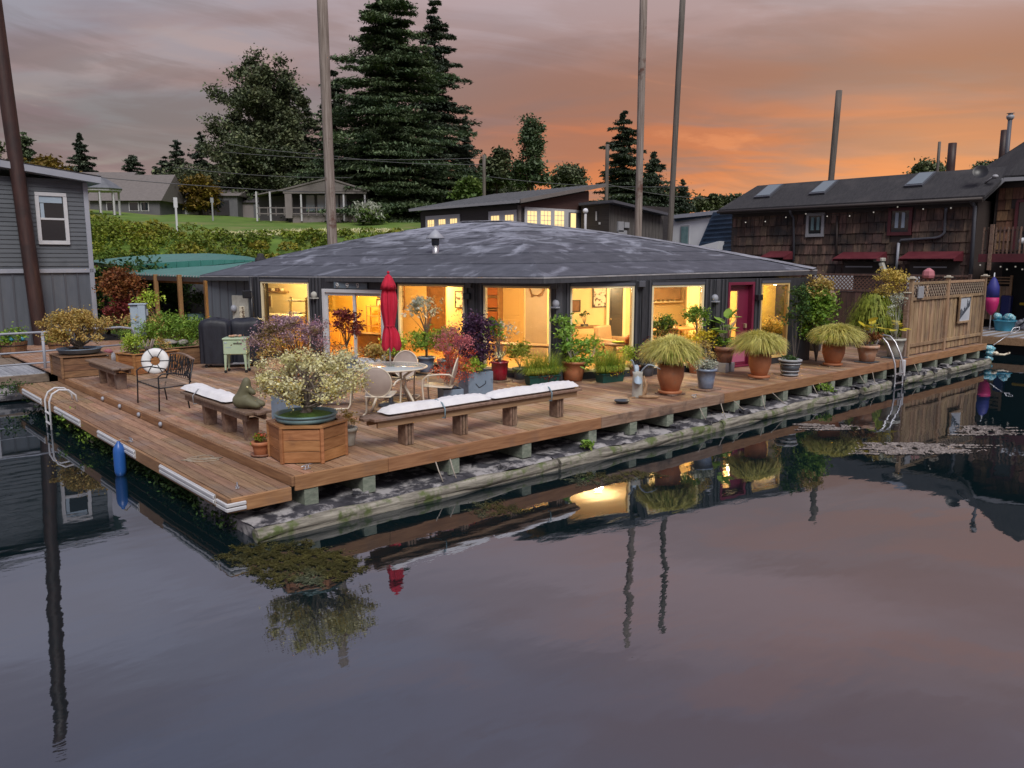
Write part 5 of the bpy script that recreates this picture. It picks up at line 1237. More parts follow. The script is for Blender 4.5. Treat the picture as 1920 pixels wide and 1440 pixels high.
for z in (-.28, -.52, -.8):
    mb = MB(); mb.beam((-.22, -.27, z), (.24, -.27, z), .07, .03, ch=.005); mb.build('rung', 'alu', l2)
mb = MB(); mb.box((17.28, -.09, -.30), (.20, .10, .62), ch=.02); top(mb, 'corner_fender', 'vinyl', 'white vertical dock bumper on the deck edge right of the silver ladder', 'bumper')

# ================================================================ cedar screen fence at right front
def fence_panel(root, x0, x1, y, nb, h=1.98, lat=.42):
    bwid = (x1 - x0) / nb
    for i in range(nb):
        mb = MB(); mb.box((x0 + bwid * (i + .5), y + .012 + (.012 if i % 2 else 0), (h - lat) / 2 + .02), (bwid - .006, .018, h - lat - .04), ch=.002); W_(mb, 'board', 'fence', root)
    for z, hh_ in ((.30, .09), (h - lat, .08)):
        mb = MB(); mb.box(((x0 + x1) / 2, y - .022, z), (x1 - x0 - .01, .035, hh_), ch=.004); W_(mb, 'rail', 'fence', root)
    mb = MB(); mb.box(((x0 + x1) / 2, y, h), (x1 - x0 - .01, .05, .07), ch=.004); W_(mb, 'top_rail', 'fence', root)
    W_(lattice(x0, x1, y, h - lat + .04, h - .035, axis='x'), 'lattice', 'lattice', root)
def lattice(a0, a1, c, z0_, z1_, axis='x', sp=.17, w=.038):
    mb = MB(); h = z1_ - z0_
    for s in (-1, 1):
        k = a0 - h
        while k < a1 + h:
            # slat from (k,z0) to (k+h,z1) for s=1 and mirrored for s=-1, clipped
            pa = [k, z0_] if s > 0 else [k, z1_]; pb = [k + h, z1_] if s > 0 else [k + h, z0_]
            lo, hi = max(0, (a0 - k) / h), min(1, (a1 - k) / h)
            if hi - lo > .02:
                A = (pa[0] + (pb[0] - pa[0]) * lo, pa[1] + (pb[1] - pa[1]) * lo); B = (pa[0] + (pb[0] - pa[0]) * hi, pa[1] + (pb[1] - pa[1]) * hi)
                o_ = .007 * s
                if axis == 'x': mb.beam((A[0], c + o_, A[1]), (B[0], c + o_, B[1]), .010, w, up=(0, 1, 0)) if False else mb.add(*slat((A[0], c + o_, A[1]), (B[0], c + o_, B[1]), (0, 1, 0), w))
                else: mb.add(*slat((c + o_, A[0], A[1]), (c + o_, B[0], B[1]), (1, 0, 0), w))
            k += sp
    return mb
def slat(a, b, nrm, w, t=.006):
    a = Vector(a); b = Vector(b); n = Vector(nrm); d = (b - a).normalized(); s_ = n.cross(d) * (w / 2); n = n * (t / 2)
    vs = [a - s_ - n, a + s_ - n, a + s_ + n, a - s_ + n, b - s_ - n, b + s_ - n, b + s_ + n, b - s_ + n]
    return vs, [(0, 1, 2, 3), (7, 6, 5, 4), (0, 4, 5, 1), (1, 5, 6, 2), (2, 6, 7, 3), (3, 7, 4, 0)]
fn = empty('cedar_fence', (18.1, .16, 0), 'cedar screen fence with lattice top along the right front edge of the deck', 'fence')
fence_panel(fn, 18.14, 20.55, .16, 17); fence_panel(fn, 20.63, 23.5, .16, 19)
for x in (18.08, 20.59, 23.56):
    mb = MB(); mb.box((x, .15, 1.05), (.10, .10, 2.1), ch=.006); W_(mb, 'post', 'fence', fn)
    mb = MB(); mb.box((x, .15, 2.12), (.20, .20, .03), ch=.006); mb.box((x, .15, 2.15), (.10, .10, .04), ch=.01); W_(mb, 'post_cap', 'fence_cap', fn)
mb = MB(); mb.box((17.98, .2, .86), (.10, .12, 1.72), ch=.006); W_(mb, 'outer_post', 'bench', fn); mb = MB(); mb.box((17.98, .2, 1.74), (.16, .17, .03), ch=.006); W_(mb, 'post_cap', 'fence_cap', fn)
pc = empty('framed_panel', (21.9, .10, 1.15), 'frosted glass panel with dark reed pattern in a cedar frame on the fence', 'wall art')
for (x, z, w, h) in ((0, .38, .95, .05), (0, -.38, 1.0, .06), (-.45, 0, .05, .71), (.45, 0, .05, .71)):
    mb = MB(); mb.box((x, -.01, z), (w, .05, h), ch=.004); mb.build('frame_bar', 'fence', pc)
mb = MB(); mb.box((0, .0, 0), (.85, .012, .71)); mb.build('panel', 'frost', pc)
mb = MB(); g = np.random.default_rng(5)
for k in range(14): x = -.38 + k * .055; z = -.30 + k * .028; L_ = g.uniform(.12, .34); mb.beam((x, -.009, z), (x + .04, -.009, z + L_), .006, .022, up=(0, 1, 0))
mb.beam((-.40, -.009, -.32), (.36, -.009, .22), .006, .012, up=(0, 1, 0)); mb.build('reed_pattern', 'panel_dark', pc)
mb = MB(); mb.box((18.55, .09, 1.74), (.34, .04, .32), ch=.006); top(mb, 'notice_box', 'grey_band', 'pale grey box hanging at the left end of the fence lattice', 'box')
mb = MB(); mb.lathe([(.03, 0), (.20, .06), (.23, .14), (.20, .28), (.06, .38), (0, .39)], 7, smooth=False); o = mb.build('pink_buoy', 'pink'); o.scale = (.8, .8, .9); o.location = (21.35, 1.0, 2.02)
tag(o, 'faceted pink garden buoy showing above the cedar fence', 'buoy')
mb = MB(); mb.tube([(21.35, 1.0, 0), (21.35, 1.0, 2.03)], .03, 8); o = top(mb, 'buoy_post', 'fence', 'post under the pink buoy behind the cedar fence', 'post')
# dark back fence with lattice (runs along the far side of the deck)
bf = empty('dark_fence', (23.3, 4, 0), 'dark brown board fence with lattice top behind the plants', 'fence')
XB = 23.3
nb = 34
for i in range(nb):
    y = .6 + i * .255; mb = MB(); mb.box((XB, y + .12, .76), (.02, .235, 1.5), ch=.002); W_(mb, 'board', 'fence_d', bf)
for y0_, y1_ in ((.5, 3.2), (3.3, 6.2), (6.3, 9.3)): W_(lattice(y0_, y1_, XB, 1.60, 2.06, axis='y', sp=.135, w=.034), 'lattice', 'lattice_d', bf)
for z in (1.56, 2.10): mb = MB(); mb.box((XB - .01, 4.9, z), (.05, 8.9, .07), ch=.004); W_(mb, 'rail', 'fence_d', bf)
for y in (.5, 3.25, 6.25, 9.3): mb = MB(); mb.box((XB + .01, y, 1.08), (.09, .09, 2.16), ch=.005); W_(mb, 'post', 'fence_d', bf)
for y, w, lb in ((5.2, 1.5, 'wide white board showing through the lattice of the dark fence'), (2.4, .4, 'narrow white board showing through the right part of the dark lattice')): mb = MB(); mb.box((XB + .45, y, 1.80), (.03, w, .60), ch=.004); top(mb, 'white_board', 'bright', lb, 'board')
mb = MB(); mb.tube([(XB - .3, 4.9, .0), (XB - .3, 4.9, 1.25)], .02, 6); mb.ball((XB - .3, 4.9, 1.42), (.2, .2, .17), 9, 6, .15, rng); mb.ball((XB - .3, 4.75, 1.2), (.14, .14, .1), 8, 5, .2, rng); top(mb, 'garden_ornament', 'bench', 'knobbly brown ornament on a pole against the dark fence', 'ornament')
# ================================================================ the floating home
home = empty('floating_home', (10, 6, 0), 'low black floating home with lit picture windows and a wide shallow roof', 'house')
ZT, ZB, ZC = 2.04, .16, 2.16
V = [Vector(v + (0,)) for v in ((4.93, 12.0), (6.49, 7.72), (7.13, 5.30), (7.92, 3.36), (9.87, 2.64), (11.94, 2.12), (15.45, 1.58))]
def seg_frame(i):
    a, b = V[i], V[i + 1]; d = (b - a).normalized(); n = Vector((d.y, -d.x, 0))
    if n.dot(CAM - a) < 0: n = -n
    return a, b, d, n
def u_of(i, px, py=600):
    """distance along wall i that picture column px shows"""
    a, b, d, n = seg_frame(i); r = ray(px, py); t = (a - CAM).dot(n) / r.dot(n); return (CAM + r * t - a).dot(d)
def wbox(mb, i, u0, u1, z0, z1, out0, out1, ch=0):
    a, b, d, n = seg_frame(i); c = a + d * (u0 + u1) / 2 + n * (out0 + out1) / 2; c.z = (z0 + z1) / 2
    mb.box(c, (abs(u1 - u0), abs(out1 - out0), z1 - z0), M3=Matrix((d, n, Vector((0, 0, 1)))).transposed(), ch=ch)
def wall_piece(i, u0, u1, z0=0.0, z1=ZC, ribs=True):
    if u1 - u0 < .02: return
    mb = MB(); wbox(mb, i, u0, u1, z0, z1, -.12, 0); W_(mb, 'wall', 'black_wall', home)
    if ribs and z1 - z0 > .3:
        n = max(1, int((u1 - u0) / .105)); st = (u1 - u0) / n
        for k in range(n):
            mb = MB(); wbox(mb, i, u0 + st * (k + .5) - .026, u0 + st * (k + .5) + .026, z0, z1 - .004, .001, .026, ch=.004); W_(mb, 'siding_rib', 'rib', home)
def window_unit(i, px0, px1, frame='in_trim', label=None):
    u0, u1 = u_of(i, px0), u_of(i, px1)
    a, b, d, n = seg_frame(i)
    w = MB()
    for (p, q, r_, s_) in ((u0, u0 + .045, ZB, ZT), (u1 - .045, u1, ZB, ZT), (u0 + .045, u1 - .045, ZB, ZB + .05), (u0 + .045, u1 - .045, ZT - .045, ZT)): wbox(w, i, p, q, r_, s_, -.10, .012)
    wo_ = W_(w, 'window', frame, home, label=label)
    g_ = MB(); wbox(g_, i, u0 + .046, u1 - .046, ZB + .051, ZT - .046, -.05, -.042); W_(g_, 'pane', 'window_glass', wo_)
    s = MB(); wbox(s, i, u0 - .01, u1 + .01, ZT + .003, ZT + .065, .002, .03); W_(s, 'blind_roll', 'grey_box', wo_)
    wall_piece(i, u0, u1, 0, ZB, False); wall_piece(i, u0, u1, ZT, ZC, False)
    return u0, u1
segL = [(V[k + 1] - V[k]).length for k in range(6)]
# wall 0: first window and sliding door
u0, u1 = window_unit(0, 492, 581); wall_piece(0, 0, u0)
us0, us1 = u_of(0, 606), u_of(0, 721); wall_piece(0, u1, us0); wall_piece(0, us1, segL[0]); wall_piece(0, us0, us1, 1.88, ZC, False); wall_piece(0, us0, us1, 0, .03, False)
sl = MB()
for (p, q, r_, s_) in ((us0, us0 + .09, .03, 1.88), (us1 - .09, us1, .03, 1.88), (us0 + .09, us1 - .09, 1.79, 1.88), (us0 + .09, us1 - .09, .03, .09)): wbox(sl, 0, p, q, r_, s_, -.10, .03, ch=.006)
sld = W_(sl, 'sliding_door', 'vinyl', home, label='white framed sliding glass door'); um = (us0 + us1) / 2 + .02
for k, (p, q, o0) in enumerate(((us0 + .09, um + .04, -.05), (um - .04, us1 - .09, -.09))):
    s = MB()
    for (aa, bb, r_, s_) in ((p, p + .07, .09, 1.79), (q - .07, q, .09, 1.79), (p + .07, q - .07, .09, .17), (p + .07, q - .07, 1.72, 1.79)): wbox(s, 0, aa, bb, r_, s_, o0, o0 + .035)
    W_(s, 'sash', 'vinyl', sld); s = MB(); wbox(s, 0, p + .071, q - .071,   .171, 1.719, o0 + .014, o0 + .020); W_(s, 'pane', 'window_glass', sld)
s = MB(); wbox(s, 0, us0 + .10, us0 + .125, .92, 1.12, -.014, .03, ch=.005); W_(s, 'handle', 'grey_band', sld)
# house number plate: 9 9 9
pl0, pl1 = u_of(0, 630), u_of(0, 692)
s = MB(); wbox(s, 0, pl0, pl1, 1.90, 2.06, .028, .045, ch=.004); npl = W_(s, 'number_plate', 'num_plate', home)
for k, px in enumerate((637, 655.5, 675)):
    a, b, d, n = seg_frame(0); uc = u_of(0, px); base = a + d * uc + n * .055; base.z = 1.982
    rr = .034; mb = MB(); pts = [base + d * (-math.cos(t) * rr) * (-1) + Vector((0, 0, math.sin(t) * rr + .016)) for t in [2 * math.pi * q / 16 for q in range(16)]]
    mb.tube(pts, .012, 6, closed=True)
    # right side seen from outside: d points to the right in the picture
    tail = [base + d * rr + Vector((0, 0, .016)), base + d * (rr * .95) + Vector((0, 0, -.012)), base + d * (rr * .6) + Vector((0, 0, -.042)), base + d * (-rr * .6) + Vector((0, 0, -.054))]
    mb.tube(tail, .012, 6); W_(mb, 'numeral', 'number', npl, label='numeral 9')
# walls 1-2-3-4
for i, (p0, p1) in ((1, (747, 871)), (2, (907, 1033)), (3, (1069, 1188)), (4, (1221, 1318))):
    u0, u1 = window_unit(i, p0, p1); wall_piece(i, 0, u0); wall_piece(i, u1, segL[i])
# wall 5: door and last window
ud0, ud1 = u_of(5, 1363), u_of(5, 1412); u0, u1 = window_unit(5, 1425, 1477, frame='in_door')
wall_piece(5, 0, ud0); wall_piece(5, ud1, u0); wall_piece(5, u1, segL[5], ribs=False); wall_piece(5, ud0, ud1, 2.08, ZC, True)
dr = MB()
for (p, q, r_, s_) in ((ud0, ud0 + .07, 0.01, 2.08), (ud1 - .07, ud1, 0.01, 2.08), (ud0 + .07, ud1 - .07, 2.01, 2.08), (ud0 + .07, ud1 - .07, .01, .05)): wbox(dr, 5, p, q, r_, s_, -.22, .02, ch=.005)
fd_ = W_(dr, 'door_frame', 'red_door', home)
dr = MB(); A_, B_ = ud0 + .072, ud1 - .072
for (p, q, r_, s_) in ((A_, A_ + .06, .055, 2.005), (B_ - .36, B_, .055, 2.005), (A_ + .06, B_ - .36, 1.86, 2.005), (A_ + .06, B_ - .36, .055, .62)): wbox(dr, 5, p, q, r_, s_, -.16, -.12)
do_ = W_(dr, 'door', 'red_door', fd_)
s = MB(); wbox(s, 5, A_ + .061, B_ - .361, .62, 1.86, -.142, -.136); W_(s, 'glass_light', 'window_glass', fd_)
s = MB(); wbox(s, 5, A_ + .05, B_ - .05, .12, .54, -.119, -.108); W_(s, 'kick_panel', 'pink_panel', fd_)
s = MB(); wbox(s, 5, B_ - .14, B_ - .08, .95, 1.06, -.119, -.05, ch=.008); W_(s, 'handle', 'brass', fd_)
# heron cutout in the door glass
mb = MB(); a, b, d, n = seg_frame(5); o_ = a + d * ((A_ + B_) / 2 - .10) - n * .13
H3 = [(-.10, .66), (-.13, .80), (-.10, .98), (.0, 1.06), (.08, 1.12), (.10, 1.22), (.05, 1.30), (.0, 1.27)]
mb.tube([o_ + d * x + Vector((0, 0, z)) for x, z in H3], [.02, .05, .055, .04, .02, .016, .018, .006], 8)
W_(mb, 'heron_motif', 'in_sofa', fd_)
# corner posts
for k in range(1, 6):
    v = V[k]; a, b, d, n = seg_frame(k - 1); a2, b2, d2, n2 = seg_frame(k); nn = (n + n2).normalized()
    mb = MB(); mb.box(v + nn * .0 + Vector((0, 0, ZC / 2)), (.13, .13, ZC), rz=math.atan2(nn.y, nn.x), ch=.006); W_(mb, 'corner_post', 'rib' if k % 2 else 'black_wall', home)
mb = MB(); mb.box(V[0] + Vector((0, 0, ZC / 2)), (.16, .16, ZC), rz=.3); W_(mb, 'corner_post', 'black_wall', home)
# side walls round the back
def plain_wall(a, b, mat_='black_wall', z1=ZC, z0=0, name='wall', t=.12):
    mb = MB(); mb.beam((a[0], a[1], (z0 + z1) / 2), (b[0], b[1], (z0 + z1) / 2), t, z1 - z0); return W_(mb, name, mat_, home)
plain_wall((15.5, 1.65), (18.6, 6.0)); plain_wall((18.6, 6.0), (19.4, 14)); plain_wall((19.4, 14), (14, 19)); plain_wall((14, 19), (7.5, 18.6)); plain_wall((7.5, 18.6), (5.6, 15.2)); 
gw = plain_wall((5.65, 12.75), (4.85, 14.9), 'batten', z1=2.12, name='grey_side_wall')
plain_wall((4.98, 12.05), (5.6, 12.8)); 
a = Vector((5.65, 12.75, 0)); b = Vector((4.85, 14.9, 0)); d = (b - a).normalized(); n = Vector((-d.y, d.x, 0))
if n.dot(CAM - a) < 0: n = -n
for k in range(7):
    mb = MB(); q = a + d * (.15 + k * .33) + n * .068; mb.box(q + Vector((0, 0, 1.05)), (.035, .014, 2.1), rz=math.atan2(d.y, d.x)); W_(mb, 'batten', 'grey_box', gw)
mb = MB(); q = a + d * .95 + n * .10; mb.box(q + Vector((0, 0, 1.10)), (.62, .06, 1.0), rz=math.atan2(d.y, d.x), ch=.01); mp_ = W_(mb, 'meter_panel', 'white_pot', home)
mb = MB(); q = a + d * 1.15 + n * .17; mb.ball(q + Vector((0, 0, 1.22)), (.09, .09, .11), 10, 8); W_(mb, 'meter', 'trim', mp_)
mb = MB(); q = a + d * .85 + n * .15; mb.box(q + Vector((0, 0, 1.12)), (.16, .06, .34), rz=math.atan2(d.y, d.x), ch=.01); W_(mb, 'breaker_box', 'in_print', mp_)
# eave posts and lights at the left corner
p = onz(478, 672); mb = MB(); mb.tube([(p.x - .1, p.y - .2, 0), (p.x - .1, p.y - .2, ZC)], .045, 10); W_(mb, 'round_post', 'black_box', home)
mb = MB(); q = atd(463, 552, 20.9); mb.box(q, (.2, .14, .2), ch=.015); W_(mb, 'speaker', 'black_box', home)
def on_wall(i, px, z, out=.06):
    a, b, d, n = seg_frame(i); q = a + d * u_of(i, px) + n * out; q.z = z; return q, d, n
for i, px, z, m_ in ((0, 593, 1.72, 'white_pot'), (2, 1044, 1.68, 'trim')) + ((4, 1336, 1.72, 'trim'),):
    q, d, n = on_wall(i, px, z, .05); mb = MB(); mb.ball(q, (.085, .085, .09), 12, 8); mb.box(q - Vector((0, 0, .08)), (.17, .17, .03)); W_(mb, 'wall_lamp', m_, home)
for i, px, z in ((1, 881, 1.80), (1, 884, 2.06), (2, 1042, 2.07), (3, 1197, 2.08), (5, 1416, 1.70)):
    q, d, n = on_wall(i, px, z, .08); mb = MB(); mb.box(q, (.16, .14, .14), rz=math.atan2(d.y, d.x), ch=.01); W_(mb, 'spot_lamp', 'grey_box' if z > 1.9 else 'black_box', home)
q, d, n = on_wall(0, 485, .62, .05); mb = MB(); mb.box(q, (.09, .06, .2), rz=math.atan2(d.y, d.x), ch=.01); W_(mb, 'outlet_box', 'trim', home)

# roof: overlapping strips of roll roofing on a faceted low cone
e0 = atd(375, 516.5, 23.6); e1 = atd(1018, 518.5, 16.55); eL = atd(700, 517.5, 19.35); eR = atd(1290, 510.5, 18.6); e2 = atd(1531, 504.5, 21.0)
pk1 = atd(868, 416.5, 27.6); pk2 = atd(945, 415, 27.0)
b1 = Vector((20.3, 6.0, 2.4)); b2 = Vector((20.6, 15, 2.4)); b3 = Vector((14.5, 20.5, 2.4)); b4 = Vector((8.0, 20.2, 2.35)); b5 = atd(420, 505, 26.5)
eav = [e0, eL, e1, eR, e2, b1, b2, b3, b4, b5]; pk = [pk1, pk1.lerp(pk2, .4), pk2, pk2, pk2, pk2, pk2, pk1, pk1, pk1]
NS = 8
for k in range(len(eav)):
    A, B = eav[k], eav[(k + 1) % len(eav)]; PA, PB = pk[k], pk[(k + 1) % len(pk)]
    front = k in (0, 1, 2, 3, 4, 9)
    ns = NS if front else 1
    for s in range(ns):
        t0, t1 = s / ns, min(1, (s + 1.06) / ns)
        def sw(p, q, t):
            r_ = p.lerp(q, t); r_.z += .13 * math.sin(math.pi * t) * (1 if front else 1); return r_
        q = [sw(A, PA, t0), sw(B, PB, t0), sw(B, PB, t1), sw(A, PA, t1)]
        up = .016 * (ns - s) / ns * 0 + .0
        mid0 = (q[0] + q[1]) / 2 ; mid1 = (q[3] + q[2]) / 2
        lift = Vector((0, 0, .014))
        mb = MB(); nseg = 7; rowb, rowt = [], []
        for j in range(nseg + 1):
            w_ = j / nseg; jit = rng.uniform(-.02, .02) if 0 < j < nseg else 0
            rowb.append(q[0].lerp(q[1], w_) + lift * (1 if s else 0.2) + Vector((0, 0, .006 * (j % 2)))); rowt.append(q[3].lerp(q[2], w_) + Vector((0, 0, .001)))
            if s: rowb[-1] += (q[0] - q[3]).normalized() * jit * 2.0
        vs = rowb + rowt + [v - Vector((0, 0, .05)) for v in rowb]; m_ = nseg + 1
        fs = [(j, j + 1, m_ + j + 1, m_ + j) for j in range(nseg)] + [(j + 1, j, 2 * m_ + j, 2 * m_ + j + 1) for j in range(nseg)]
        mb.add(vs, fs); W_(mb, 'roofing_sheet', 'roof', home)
# ridge cap strips (chalky)
M['roof_chalky'] = M['roof_white']
def wavy(a, b, n, w, seed, bow=.13):
    g = np.random.default_rng(seed); mb = MB(); vs = []
    d = (b - a).normalized(); sd2 = Vector((-d.y, d.x, 0)).normalized()
    for i in range(n + 1):
        t = i / n; p = a.lerp(b, t); p.z += bow * math.sin(math.pi * t) + .03; ww = w * g.uniform(.75, 1.25); vs += [p + sd2 * ww - Vector((0, 0, ww * .10)), p + Vector((0, 0, .008)), p - sd2 * ww - Vector((0, 0, ww * .10))]
    fs = [(i * 3 + q, i * 3 + q + 1, (i + 1) * 3 + q + 1, (i + 1) * 3 + q) for i in range(n) for q in range(2)]
    mb.add(vs, fs); W_(mb, 'ridge_cap', 'roof_white', home)
wavy(pk2, e2, 18, .28, 3)
wavy(pk2, pk1, 5, .3, 5, 0)
# fascia and soffit
for k in range(len(eav)):
    A, B = eav[k], eav[(k + 1) % len(eav)]
    mb = MB(); dn = Vector((0, 0, -.03)); mb.beam(A + dn, B + dn, .05, .028); W_(mb, 'drip_edge', 'drip', home)
    mb = MB(); dn = Vector((0, 0, -.095)); mb.beam(A + dn, B + dn, .035, .10); W_(mb, 'fascia_board', 'rib', home)
mb = MB(); P_ = [v - Vector((0, 0, .135)) for v in eav]; c_ = sum(P_, Vector()) / len(P_); c_.z = 2.15
mb.add(P_ + [c_], [(i, (i + 1) % len(P_), len(P_)) for i in range(len(P_))]); W_(mb, 'soffit', 'black_wall', home)
# roof vents
p = atd(817, 497, 21.0)
vt = empty('roof_vent', (p.x, p.y, p.z), 'tall metal flue with conical cap on the black house roof', 'chimney')
mb = MB(); mb.lathe([(.0, -.05), (.26, -.02), (.27, .02), (.12, .05), (.085, .12)], 20); mb.build('flashing', 'drip', vt)
mb = MB(); mb.lathe([(.085, .05), (.085, .52)], 16); mb.lathe([(.095, .16), (.10, .17), (.10, .20), (.09, .21)], 16); mb.build('pipe', 'alu', vt); mb = MB(); mb.lathe([(.10, .52), (.105, .70), (.085, .72)], 16); mb.build('collar', 'dark_pot', vt)
mb = MB(); mb.lathe([(.24, .68), (.25, .70), (.12, .82), (.04, .90), (0, .92)], 16); mb.build('cap', 'trim', vt)
p = atd(489, 491, 24.6); mb = MB(); mb.lathe([(.18, -.1), (.17, .10), (.10, .16), (.09, .25), (.0, .26)], 12); o = mb.build('small_vent', 'asphalt'); o.location = p; tag(o, 'small dark roof vent at the left end of the black house roof', 'vent')

# ---------------------------------------------------------------- rooms behind the glass
inn = empty('interior_shell', (10, 8, 0), kind='structure')
poly = [V[0] + Vector((.2, .1, 0)), V[1] + Vector((.13, .05, 0)), V[2] + Vector((.13, .05, 0)), V[3] + Vector((.12, .12, 0)), V[4] + Vector((.05, .14, 0)), V[5] + Vector((.03, .14, 0)), V[6] + Vector((-.1, .12, 0)), Vector((18.4, 6, 0)), Vector((19.2, 13.8, 0)), Vector((13.9, 18.7, 0)), Vector((7.7, 18.4, 0)), Vector((5.75, 13, 0))]
mb = MB(); mb.prism([v + Vector((0, 0, .0)) for v in poly], (0, 0, .045)); W_(mb, 'floor', 'in_floor', inn)
mb = MB(); mb.prism([v + Vector((0, 0, 2.09)) for v in poly], (0, 0, .03)); W_(mb, 'ceiling', 'in_ceil', inn)
def iwall(a, b, m_='in_wall', t=.08, z0=.05, z1=2.09):
    mb = MB(); mb.beam((a[0], a[1], (z0 + z1) / 2), (b[0], b[1], (z0 + z1) / 2), t, z1 - z0); W_(mb, 'wall', m_, inn)
def inside(i, px, dep):
    """floor point seen through wall i at column px, dep metres behind the glass"""
    a, b, d, n = seg_frame(i); r = ray(px, 600); t = ((a - n * dep) - CAM).dot(n) / r.dot(n); q = CAM + r * t; q.z = 0; return q
bk = []
w0 = inside(0, 480, 3.4); w1_ = inside(0, 622, 3.4); w2_ = inside(0, 735, 3.6); 
iwall(inside(0, 470, 3.2), inside(0, 600, 3.2), 'in_wall'); iwall(inside(0, 600, .25), inside(0, 603, 3.2), 'in_wall_o'); iwall(inside(0, 600, 3.8), inside(0, 742, 3.6), 'in_wall_o')
iwall(inside(0, 734, .3), inside(0, 742, 3.6), 'in_wall_o')
iwall(inside(1, 735, 3.6), inside(1, 838, 3.6)); iwall(inside(1, 838, 3.6), inside(1, 842, 2.2)); iwall(inside(1, 842, 2.2), inside(1, 905, 2.2))
iwall(inside(2, 890, 4.2), inside(2, 985, 4.2)); iwall(inside(2, 985, 4.2), inside(2, 986, 3.6), 'in_wall'); iwall(inside(2, 986, 3.6), inside(2, 1027, 3.6), 'in_taupe'); iwall(inside(2, 1027, 3.6), inside(2, 1052, 3.6))
iwall(inside(3, 1052, 4.4), inside(3, 1205, 4.4)); iwall(inside(4, 1205, 4.6), inside(4, 1284, 4.6)); iwall(inside(4, 1284, 4.6), inside(4, 1290, 3.0)); iwall(inside(4, 1290, 3.0), inside(4, 1345, 3.0), 'in_wall')
iwall(inside(5, 1345, 2.6), inside(5, 1420, 2.6)); iwall(inside(5, 1416, .3), inside(5, 1420, 2.6)); iwall(inside(5, 1420, 1.9), inside(5, 1500, 1.9), 'in_wall_o')
def item(i, px, dep, z=.046):
    q = inside(i, px, dep); q.z = z; a, b, d, n = seg_frame(i); return q, math.atan2(d.y, d.x), d, n
def wall_art(label, i, px, dep, z, w, h, m_='in_print', fr='in_frame', cat='picture', name='picture'):
    q, rz, d, n = item(i, px, dep - .07, z); t = empty(name, q, label, cat, rz=rz)
    mb = MB()
    for (x, zz, ww, hh_) in ((0, h / 2, w, .03), (0, -h / 2, w, .03), (-w / 2, 0, .03, h - .03), (w / 2, 0, .03, h - .03)): mb.box((x, 0, zz), (ww + (.03 if hh_ == .03 else 0), .03, hh_), ch=.003)
    mb.build('frame', fr, t); mb = MB(); mb.box((0, 0, 0), (w - .03, .012, h - .03)); mb.build('print', m_, t)
wall_art('framed botanical print on the wall seen through the fourth window', 3, 1124, 4.4, 1.62, .42, .62)
wall_art('dark framed print at the right side of the second window', 1, 862, 2.2, 1.58, .28, .42)
wall_art('small dark picture high on the ochre wall behind the sliding door', 0, 650, 3.7, 1.82, .24, .34)
wall_art('pale stacked frames at the left edge of the second window', 1, 754, 3.6, 1.5, .22, .7, fr='in_oak')
wall_art('small portrait beside the shelf behind the first window', 0, 505, 3.2, 1.30, .26, .36, m_='in_wood', fr='in_trim')
wall_art('two small prints left of the botanical print in the fourth window', 3, 1078, 4.4, 1.35, .30, .3, m_='in_wood')
wall_art('small photo high on the ochre wall above the plant rack', 0, 713, 3.6, 1.60, .16, .2)
wall_art('small photo below another above the plant rack', 0, 712, 3.6, 1.34, .18, .2)
def door_in(label, i, px, dep, w, m_='in_door', h=1.95, name='interior_door', gl=None):
    q, rz, d, n = item(i, px, dep - .08); t = empty(name, q, label, 'door', rz=rz)
    mb = MB()
    for s in (-1, 1): mb.box((s * (w / 2 + .05), 0, h / 2), (.09, .06, h + .0), ch=.004)
    mb.box((0, 0, h + .04), (w + .2, .06, .08), ch=.004); mb.build('frame', 'in_trim' if m_ != 'in_wood' else 'in_wood', t)
    mb = MB(); mb.box((0, .0, h / 2), (w - .004, .035, h - .01)); mb.build('leaf', m_, t)
    for z, hh_ in ((h * .28, h * .38), (h * .72, h * .38)): mb = MB(); mb.box((0, -.0 + math.copysign(.02, -1), z), (w * .72, .012, hh_), ch=.005); mb.build('panel', gl or m_, t)
    mb = MB(); mb.ball((-w * .42, -.05, h * .47), .03, 8, 6); mb.build('knob', 'brass', t)
door_in('cream panelled door seen through the third window', 2, 958, 4.2, .80)
door_in('dark wood door in the middle of the second window', 1, 822, 3.6, .62, 'in_wood')
door_in('narrow dark glass door right of the botanical print', 3, 1154, 4.4, .42, 'in_dark')
# bookcase in window 3
q, rz, d, n = item(2, 919, 3.95); t = empty('bookcase', q, 'orange-brown bookcase at the left of the third window', 'bookcase', rz=rz)
for z in (.05, .45, .85, 1.2, 1.55, 1.95): mb = MB(); mb.box((0, 0, z), (.62, .28, .03)); mb.build('shelf', 'in_oak', t)
for s in (-1, 1): mb = MB(); mb.box((s * .32, 0, 1.0), (.03, .28, 1.95)); mb.build('side', 'in_oak', t)
for z in (.65, 1.02, 1.38, 1.72): mb = MB(); mb.box((0, .05, z), (.56, .16, .26)); mb.build('books', 'in_red', t)
